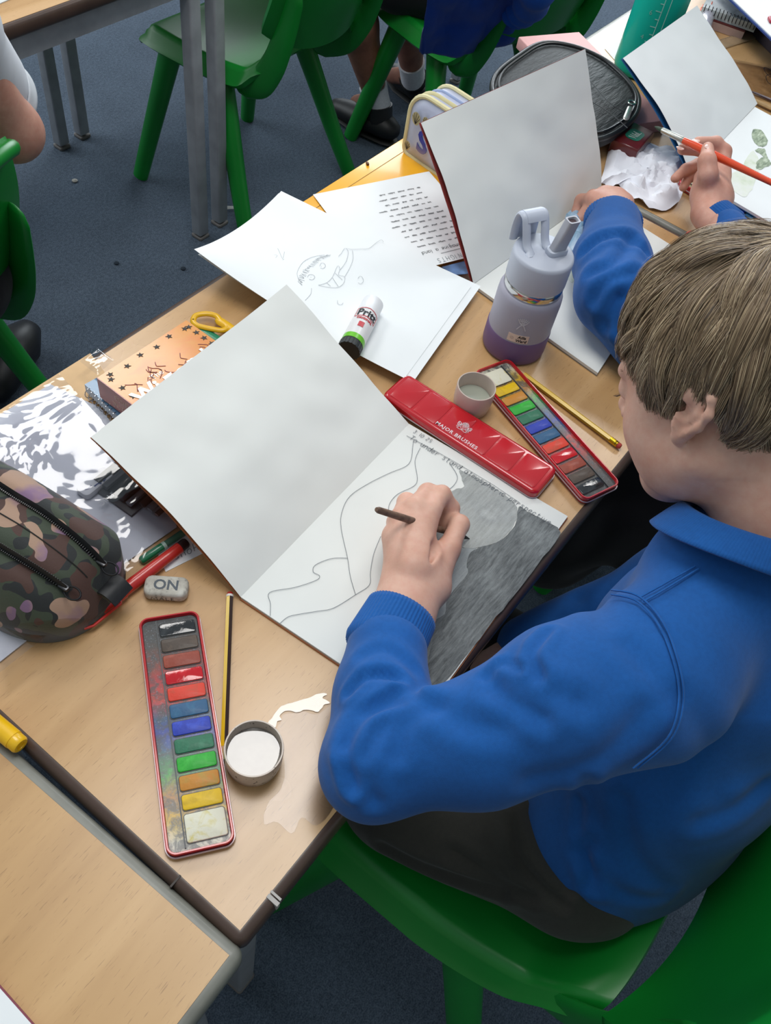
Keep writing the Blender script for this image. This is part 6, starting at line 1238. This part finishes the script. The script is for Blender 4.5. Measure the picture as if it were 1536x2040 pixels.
def march(p, near, lift, step, jit):
    path = [p.copy()]; m_ = len(p)
    for i in range(seg):
        nn = tang(p); w = p-CR; w = w/(np.linalg.norm(w, axis=1)[:, None]+1e-6)
        v = w*.9+np.array((.25, 0, -.55))+clr[near]*(.5+.6*i/seg)+rng.normal(size=(m_, 3))*jit
        back = np.clip((-p[:, 0]-.03)/.05, 0, 1)[:, None]; v = v+back*np.array((-.1, 0, -.5))
        v = v-nn*(v*nn).sum(1)[:, None]; v /= np.linalg.norm(v, axis=1)[:, None]; p = p+v*step[:, None]
        q = (p-C0)/R0; rr = np.linalg.norm(q, axis=1)[:, None]; want = 1+(lift*np.sin(np.pi*min(1, (i+1)/seg*.8)))[:, None]/.09+.012
        low = np.clip((.02-p[:, 2])/.05, 0, 1)[:, None]; p = np.where(rr < want, C0+q/rr*want*R0, C0+q/rr*(want*(1-.6*low)+rr*.6*low)*R0); path.append(p.copy())
    return np.stack(path, 1)
path = march(pr, near, lift, step, .045); guide = march(cl, np.arange(NC), clift, .080*clL/seg, 0.0)
tt_ = np.linspace(0, 1, seg+1)[None, :, None]; path = path+(guide[near]-path)*(.62*tt_**1.3)*(L/.085)[:, None, None]**2
path += rng.normal(size=(n, 1, 3))*.0012*tt_
lim = np.where(path[:, :, 0] > .055, .026, np.where(path[:, :, 0] > .010, .004-(.055-path[:, :, 0])*.45, np.where(path[:, :, 0] > -.030, .020, -.105)))
bad = path[:, :, 2] < lim+(rng.uniform(-.012, .008, NC)[near]+rng.uniform(-.006, .004, n))[:, None]
for i in range(1, seg+1):
    f = bad[:, i]; path[f, i] = path[f, i-1]+np.array((.00004, 0, -.0001))
wp = np.array(HO)+(path*HS)@HM; T = np.diff(wp, axis=1); T = np.concatenate([T, T[:, -1:]], 1); T /= np.linalg.norm(T, axis=2)[:, :, None]+1e-9
nrm_ = (path-C0)/R0**2; nrm_ = nrm_@HM; A = np.cross(T, nrm_); A /= np.linalg.norm(A, axis=2)[:, :, None]+1e-9
tw = rng.normal(size=(n, 1, 1))*.35; nrm_ /= np.linalg.norm(nrm_, axis=2)[:, :, None]; A = A+nrm_*tw; A /= np.linalg.norm(A, axis=2)[:, :, None]
wd_ = (.00016+.00016*rng.random(n))[:, None, None]*np.interp(np.linspace(0, 1, seg+1), [0, .1, .75, 1], [.7, 1, .85, .15])[None, :, None]
VV = np.stack([wp-A*wd_, wp+A*wd_], 2).reshape(-1, 3); a_ = (np.arange(n)[:, None]*(seg+1)+np.arange(seg)[None])*2
Q = np.stack([a_, a_+1, a_+3, a_+2], 2).reshape(-1, 4); o = obj('hair', (VV, Q), HAIR, CHILD, angle=180); o['kind'] = 'stuff'
# brush held in the hand
bt = pz(750, 1015, .748); bg_ = pz(893, 1060, .672); bdir = (bg_-bt).normalized(); tl = (TZ+.0062-bt.z)/bdir.z; tip = bt+bdir*tl
t = thing('paintbrush', 'worn wooden paintbrush held by the child over the grey painting', 'paintbrush', tuple((bt+tip)/2)); Lb = (tip-bt).length
wood = plain('7a5f4e', .6, .3, 160); rod(t, 'handle', bt, tip, [(0, .0022), (.02, .0032), (.25, .0036), (.62, .0036), (.70, .0030)], wood); rod(t, 'ferrule', bt, tip, [(.70, .0031), (.84, .0034)], setp(plain('b8b8b8', .25), rough=.25, metal=.9)); rod(t, 'bristles', bt, tip, [(.84, .0034), (.92, .0030), (1, .0004)], plain('2c2a28', .7))
# ------------------------------------------------------------------ second child: arms reaching over the far sketchbooks
C2 = thing('person', 'child in a blue jumper mostly hidden behind the painting child, holding an orange brush', 'person', (1.03, -.2, 0))
q8 = lambda x, y, z: pz(x/3.69+1120, y/3.69+240, z)
R2 = SDF((1.00, .02, .63), (1.34, .34, .80), .0019)
wr = q8(1080, 700, .700); R2.cone(q8(1150, 790, .70), wr, .0245, .0215, .01, flat=((0, 0, 1), .85)); pm = q8(1100, 560, .706); R2.cone(wr, pm, .0220, .0240, .015, flat=((0, 0, 1), .75)); R2.cone(pm, q8(1150, 400, .712), .0230, .0190, .02, flat=((0, 0, 1), .75)); R2.cone(pm, q8(1060, 430, .706), .0200, .0160, .02)
R2.chain([q8(1175, 360, .716), q8(1190, 230, .730), q8(1130, 165, .738), q8(1000, 160, .742)], [.0125, .0105, .0092, .0080], .005)
R2.chain([q8(1150, 330, .708), q8(1130, 255, .722), q8(1020, 215, .728), q8(885, 212, .728)], [.0115, .0105, .0092, .0080], .004)
R2.chain([q8(1070, 500, .716), q8(1072, 400, .738), q8(1065, 300, .750), q8(1068, 205, .752)], [.0170, .0130, .0115, .0088], .008)
R2.chain([q8(1080, 400, .694), q8(1005, 325, .700), q8(910, 360, .698), q8(830, 425, .692)], [.0110, .0098, .0085, .0068], .004)
R2.chain([q8(1060, 450, .686), q8(990, 395, .688), q8(930, 420, .684), q8(890, 492, .680)], [.0105, .0088, .0078, .0064], .004)
a_, b_ = R2.mesh(); a_ = relax(a_, b_, 2, .4)
F2 = SDF((.88, .12, .63), (1.12, .33, .74), .0022); wf = pz(1226, 436, .690)
F2.cone(pz(1235, 470, .695), wf, .026, .023, .01, flat=((0, 0, 1), .85)); kn = [pz(1182, 398, .692), pz(1205, 389, .694), pz(1228, 391, .692), pz(1246, 404, .688)]
for k_, r in zip(kn, (.0115, .0118, .0110, .0100)): F2.cone(wf, k_, .0200, r+.002, .012)
for i, (k_, d) in enumerate(zip(kn, ((-8, 14), (-4, -10), (2, -12), (8, -8)))):
    e = k_+Vector((.012, .020, -.018)); F2.chain([k_, e, e+Vector((-.016, -.004, -.014))], [.0110, .0095, .0080], .004)
F2.chain([pz(1195, 432, .684), pz(1170, 425, .676), pz(1152, 440, .668)], [.0130, .0105, .0080], .006)
c_, d_ = F2.mesh(); c_ = relax(c_, d_, 1, .4)
B2_ = SDF((.74, -.40, .01), (1.40, .30, 1.20), .008); EL2 = pz(1300, 655, .690); SL2 = Vector((.90, -.19, .82)); SR2 = Vector((1.17, -.17, .82)); ER2 = pz(1500, 570, .700); NK = Vector((1.03, -.17, .90))
B2_.cone(EL2, pz(1238, 480, .694), .030, .024, .02); B2_.chain([SL2, EL2], [.036, .030], .02); B2_.chain([SR2, ER2, q8(1150, 790, .70)], [.036, .030, .024], .02); B2_.chain([NK, Vector((1.03, -.21, .66)), Vector((1.03, -.24, .46))], [.05, .085, .09], .04); [B2_.chain([Vector((x, -.22, .45)), Vector((x+.0, .13, .43)), Vector((x, .12, .08)), Vector((x, .24, .03))], [.05, .045, .03, .02], .02) for x in (.95, 1.11)]; B2_.cone(SL2, SR2, .045, .045, .04); B2_.cone(NK, Vector((1.04, -.10, .98)), .045, .05, .02); B2_.ell((1.05, -.08, 1.04), (.075, .09, .10), .03)
e_, f_ = B2_.mesh(); e_ = relax(e_, f_, 1); P, Q = merge((a_, b_), (c_, d_), (e_, f_)); obj('body', (P, Q), SKIN_R, C2, angle=180)
for (x, y, z, dx1, dy1) in ((1072, 192, .7605, 0, -1), (868, 200, .7350, -1, -.2), (985, 145, .7490, -1, 0)):
    c = q8(x, y, z); d = (q8(x+dx1*40, y+dy1*40, z)-c).normalized(); s_ = d.cross(Vector((0, 0, 1))); m = MB(); m.add([tuple(c+d*(.0062*math.cos(g))+s_*(.0046*math.sin(g))+Vector((0, 0, -.0008*abs(math.sin(g))))) for g in [k*math.pi/7 for k in range(14)]]+[tuple(c+Vector((0, 0, .0008)))], [(i, (i+1) % 14, 14) for i in range(14)]); obj('fingernail', m, plain('d9b3a8', .25, .03, coat=.3), C2)
J2 = SDF((.70, -.42, .36), (1.44, .32, .98), .0055); cuf = pz(1222, 447, .692)
J2.chain([cuf, pz(1220, 520, .700), pz(1226, 590, .700), EL2], [.0385, .0470, .0490, .0510], .02); J2.chain([EL2, SL2], [.052, .064], .03); J2.chain([SR2, ER2, q8(1190, 800, .70)], [.064, .046, .0285], .03)
J2.chain([NK+Vector((0, -.01, -.05)), Vector((1.03, -.21, .66)), Vector((1.03, -.235, .48))], [.07, .11, .12], .05); J2.cone(SL2, SR2, .07, .07, .04)
g_, h_ = J2.mesh(); g_ = relax(g_, h_, 2); N = vnormals(g_, h_); g_ = g_+N*(np.array([noise.noise(Vector(p*13)) for p in g_])*.004)[:, None]
for pts, dp_, w in (([(1160,500),(1200,470),(1250,470),(1290,500)], .006, .007), ([(1175,540),(1225,520),(1262,470)], .005, .008), ([(1185,600),(1215,560),(1285,540)], .005, .007), ([(1205,650),(1225,600),(1290,560)], .006, .008), ([(1245,690),(1225,640),(1235,590)], .005, .007)):
    q = onto(pts, g_, N)
    if len(q) > 1: g_ = crease(g_, N, q, dp_, w)
obj('jumper', (g_, h_), BLUE, C2, angle=180)
dc = (pz(1214, 415, .690)-cuf).normalized(); rib([cuf-dc*.006+dc*(.026*i/8) for i in range(9)], [.0360, .0400]+[.0412-.0005*i for i in range(7)], 200, 'ribbed_cuff', BLUE_RIB, C2, 50, .0006, .82)
cr = q8(1190, 770, .700); dr = (q8(1100, 690, .700)-cr).normalized(); rib([cr-dr*.012+dr*(.034*i/8) for i in range(9)], [.0270, .0300]+[.0310-.0002*i for i in range(7)], 160, 'ribbed_cuff', BLUE_RIB, C2, 44, .0005, .85)
m = MB(); cb3 = q8(1100, 720, .700); P = [q8(945, 815, .712), q8(915, 830, .716), q8(900, 860, .704), q8(893, 885, .690)]; m.tube(smoothpath(P, 4), .0011, 6); m.tube([q8(1270, 690, .722), q8(1300, 720, .720), q8(1330, 745, .714)], .0030, 6); br = obj('red_bracelet', m, plain('d2453c', .6), C2); m = MB(); m.lathe([(0, -.003), (.0025, -.002), (.0032, 0), (.0025, .002), (0, .003)], q8(893, 888, .688), 12); obj('bead', m, plain('c9b8b0', .2, metal=.6), br)
SK = SDF((.70, -.40, .04), (1.32, .24, .60), .0065)
for x in (.94, 1.12): SK.cone((x, -.22, .445), (x, .06, .43), .095, .085, .05)
SK.cone((.86, -.02, .34), (.865, .05, .13), .060, .062, .06); SK.cone((1.18, -.02, .36), (1.16, .06, .22), .05, .05, .06); SK.cone((.92, .09, .36), (.93, .10, .20), .05, .045, .05); SK.cone((1.10, .09, .36), (1.10, .10, .20), .05, .045, .05); SK.cone((.90, -.15, .40), (.88, -.10, .26), .06, .05, .05)  # black drapes added to fill the dark gap and cover the chair leg
P, Q = SK.mesh(); P = relax(P, Q, 3); N = vnormals(P, Q); P = P+N*(.006*np.sin(P[:, 0]*90+P[:, 1]*60))[:, None]; obj('skirt_dark_fill', (P, Q), BLACK, C2, angle=180)
for x in (.95, 1.11): m = MB(); m.tube([(x, .10, .035), (x, .16, .045), (x, .25, .03)], [.032, .038, .028], 14, flat=.8, round_caps=True, up=(0, 0, 1)); obj('shoe', m, plain('101114', .5, .2, 80), C2)
# short dark hair cap for the hidden head
HH_ = SDF((.93, -.22, .94), (1.18, .06, 1.18), .008); HH_.ell((1.05, -.09, 1.055), (.083, .098, .105), 0); HH_.cut((1.05, -.02, 1.0), (0, .7, -.7)); a2_, b2_ = HH_.mesh(); obj('hair', (relax(a2_, b2_, 1), b2_), plain('5a4630', .6, .3, 120), C2, angle=180)
# orange brush
a_ = q8(700, 50, .742); a_ = pz(1304, 252, .738); b_ = pz(1600, 394, .768); t = thing('paintbrush', 'long orange handled paintbrush with a green tip in the far raised hand', 'paintbrush', tuple((a_+b_)/2)); orng = setp(plain('e04a1e', .25, .05), rough=.22, coat=.6)
rod(t, 'bristles', a_, b_, [(0, .0004), (.02, .0024), (.058, .0034)], plain('2f4232', .6)); rod(t, 'ferrule', a_, b_, [(.055, .0036), (.06, .0042), (.19, .0044), (.205, .0050), (.215, .0044)], setp(plain('b5b5ae', .3), rough=.28, metal=.85)); rod(t, 'handle', a_, b_, [(.21, .0046), (.30, .0060), (.42, .0058), (.75, .0042), (1, .0034)], orng)
# ------------------------------------------------------------------ child on the top chair (legs in view)
C3 = thing('person', 'seated child seen from the knees down, white socks and black shoes, at the top', 'person', (2.0, 1.1, 0))
an1 = pz(752, 205, .10); kn1 = pz(688, -45, .42); an2 = pz(822, 150, .10); kn2 = pz(800, -60, .43); hp1 = Vector((1.92, 1.00, .47)); hp2 = Vector((2.08, 1.02, .47))
b3 = SDF((1.50, .85, .02), (2.45, 1.75, 1.25), .0075)
for h_, k_, a_ in ((hp1, kn1, an1), (hp2, kn2, an2)): b3.chain([h_, k_], [.072, .055], .03); b3.chain([k_, k_.lerp(a_, .35), k_.lerp(a_, .95)], [.052, .052, .031], .02); b3.cone(a_, a_+Vector((.03, .09, -.05)), .03, .022, .02)
b3.chain([(2.00, .96, .50), (1.99, 1.04, .72), (1.98, 1.10, .92)], [.12, .11, .06], .05); b3.cone((1.88, 1.08, .86), (2.10, 1.10, .86), .04, .04, .04); b3.ell((1.98, 1.16, 1.08), (.08, .095, .11), .02); b3.chain([(1.86, 1.08, .85), (1.80, 1.18, .66), (1.85, 1.42, .68)], [.04, .032, .025], .02); b3.chain([(2.12, 1.10, .85), (2.16, 1.26, .66), (2.02, 1.46, .68)], [.04, .032, .025], .02)
P, Q = b3.mesh(); obj('body', (relax(P, Q, 2), Q), SKIN_T, C3, angle=180)
s3 = SDF((1.60, .90, .34), (2.40, 1.60, .66), .008)
for h_, k_ in ((hp1, kn1), (hp2, kn2)): s3.cone(h_, h_.lerp(k_, .60), .092, .076, .03)
P, Q = s3.mesh(); obj('shorts', (relax(P, Q, 2), Q), BLACK, C3, angle=180)
s3 = SDF((1.70, .80, .40), (2.30, 1.40, 1.0), .009); s3.chain([(2.00, .97, .54), (1.99, 1.04, .72), (1.98, 1.10, .88)], [.13, .12, .075], .05); s3.cone((1.88, 1.08, .85), (2.10, 1.10, .85), .055, .055, .04); P, Q = s3.mesh(); obj('shirt', (relax(P, Q, 2), Q), plain('d6dade', .8), C3, angle=180)
m = MB(); hr = SDF((1.86, 1.02, .98), (2.1, 1.30, 1.22), .008); hr.ell((1.98, 1.15, 1.10), (.088, .10, .11), 0); hr.cut((1.98, 1.21, 1.06), (0, .8, -.6)); P, Q = hr.mesh(); obj('hair', (relax(P, Q, 1), Q), plain('2a201a', .6), C3, angle=180)
sockm = plain('c9ccd4', .9, .06, 200, bump=.3)
for a_, k_, toe, heel in ((an1, kn1, pz(676, 213, .035), pz(772, 262, .035)), (an2, kn2, pz(800, 150, .035)+Vector((0, .03, 0)), pz(838, 190, .035))):
    dd = (k_-a_).normalized(); m = MB(); m.tube([a_-dd*.02, a_+dd*.02, a_+dd*.052], [.036, .036, .039], 20); obj('sock', m, sockm, C3)
    fd = (toe-heel).normalized(); m = MB(); m.tube([heel+Vector((0, 0, .01)), heel+fd*.04+Vector((0, 0, .015)), heel.lerp(toe, .6)+Vector((0, 0, .004)), toe], [.036, .043, .040, .028], 18, flat=.85, round_caps=True, up=(0, 0, 1)); m.tube([heel+fd*.035+Vector((0, 0, .02)), a_-dd*.005], [.040, .041], 18); sh = obj('shoe', m, plain('101114', .5, .2, 80), C3)
    m = MB(); m.tube([p-Vector((0, 0, .024)) for p in (heel, heel.lerp(toe, .6), toe)], [.034, .041, .026], 16, flat=.2, round_caps=True, up=(0, 0, 1)); obj('sole', m, plain('0a0a0b', .6), sh)
# ------------------------------------------------------------------ child in white at the left edge
C4 = thing('person', 'child in a white short sleeved shirt sitting at the left edge', 'person', (.33, 1.1, 0))
e4 = pz(26, 262, .645); s4 = pz(-125, 35, .83); w4 = pz(-120, 190, .680); b4 = SDF((-.10, .75, .02), (.75, 1.55, 1.35), .0075)
b4.chain([s4, e4], [.042, .036], .02); b4.chain([e4, w4], [.036, .024], .03); b4.cone(w4, w4+Vector((-.06, .05, -.005)), .026, .02, .02)
tr4 = Vector((s4.x-.16, s4.y+.02, 0)); b4.chain([(tr4.x, tr4.y, .48), (tr4.x, tr4.y, .68), (tr4.x, tr4.y+.01, .86), (tr4.x, tr4.y+.04, .96)], [.11, .105, .07, .045], .05); b4.ell((tr4.x, tr4.y+.06, 1.07), (.075, .09, .105), .02); b4.chain([(tr4.x-.13, tr4.y, .84), (tr4.x-.18, tr4.y+.05, .66), (tr4.x-.08, tr4.y+.22, .68)], [.04, .034, .024], .02)
for sx in (-.08, .09): b4.chain([(tr4.x+sx, tr4.y+.02, .45), (tr4.x+sx*1.2, tr4.y+.34, .43), (tr4.x+sx*1.6, tr4.y+.22, .10)], [.07, .052, .034], .03)
P, Q = b4.mesh(); obj('body', (relax(P, Q, 2), Q), SKIN_R, C4, angle=180)
h4 = pz(-38, 160, .705); s5 = SDF((-.10, .75, .42), (.70, 1.30, 1.0), .007); s5.chain([s4, h4], [.060, .060], .02); s5.chain([(tr4.x, tr4.y, .50), (tr4.x, tr4.y, .68), (tr4.x, tr4.y+.01, .85)], [.128, .125, .085], .05); s5.cone((tr4.x-.12, tr4.y, .83), s4, .055, .058, .04); hd = (h4-s4).normalized(); P, Q = s5.mesh(); obj('shirt', (relax(P, Q, 2), Q), plain('e3e7ee', .85, .03, 40, bump=.1), C4, angle=180)
rib([h4+hd*(.022+.004*i) for i in range(8)], [.0575+.0005*i for i in range(8)], 60, 'sleeve_hem', plain('dde2e8', .85), C4, 1, 0, 1, thick=.002)
s6 = SDF((.0, .85, .03), (.55, 1.5, .62), .008)
for sx in (-.08, .09): s6.chain([(tr4.x+sx, tr4.y+.02, .46), (tr4.x+sx*1.2, tr4.y+.34, .43), (tr4.x+sx*1.6, tr4.y+.22, .12)], [.088, .066, .052], .03)
P, Q = s6.mesh(); obj('trousers', (relax(P, Q, 2), Q), BLACK, C4, angle=180)
hr = SDF((tr4.x-.12, tr4.y-.08, .98), (tr4.x+.12, tr4.y+.18, 1.2), .008); hr.ell((tr4.x, tr4.y+.05, 1.085), (.083, .098, .108), 0); hr.cut((tr4.x, tr4.y+.11, 1.04), (0, .8, -.6)); P, Q = hr.mesh(); obj('hair', (relax(P, Q, 1), Q), plain('3a2c20', .6), C4, angle=180)
for tx0, hx0 in (((48, 668), (-10, 765)), ((-60, 640), (-110, 720))):
    toe = pz(tx0[0], tx0[1], .045); heel = pz(hx0[0], hx0[1], .045); m = MB(); m.tube([heel, heel.lerp(toe, .35)+Vector((0, 0, .012)), heel.lerp(toe, .75)+Vector((0, 0, .004)), toe], [.042, .050, .050, .036], 20, flat=.85, round_caps=True, up=(0, 0, 1)); obj('shoe', m, plain('15161b', .42, .25, 60), C4)
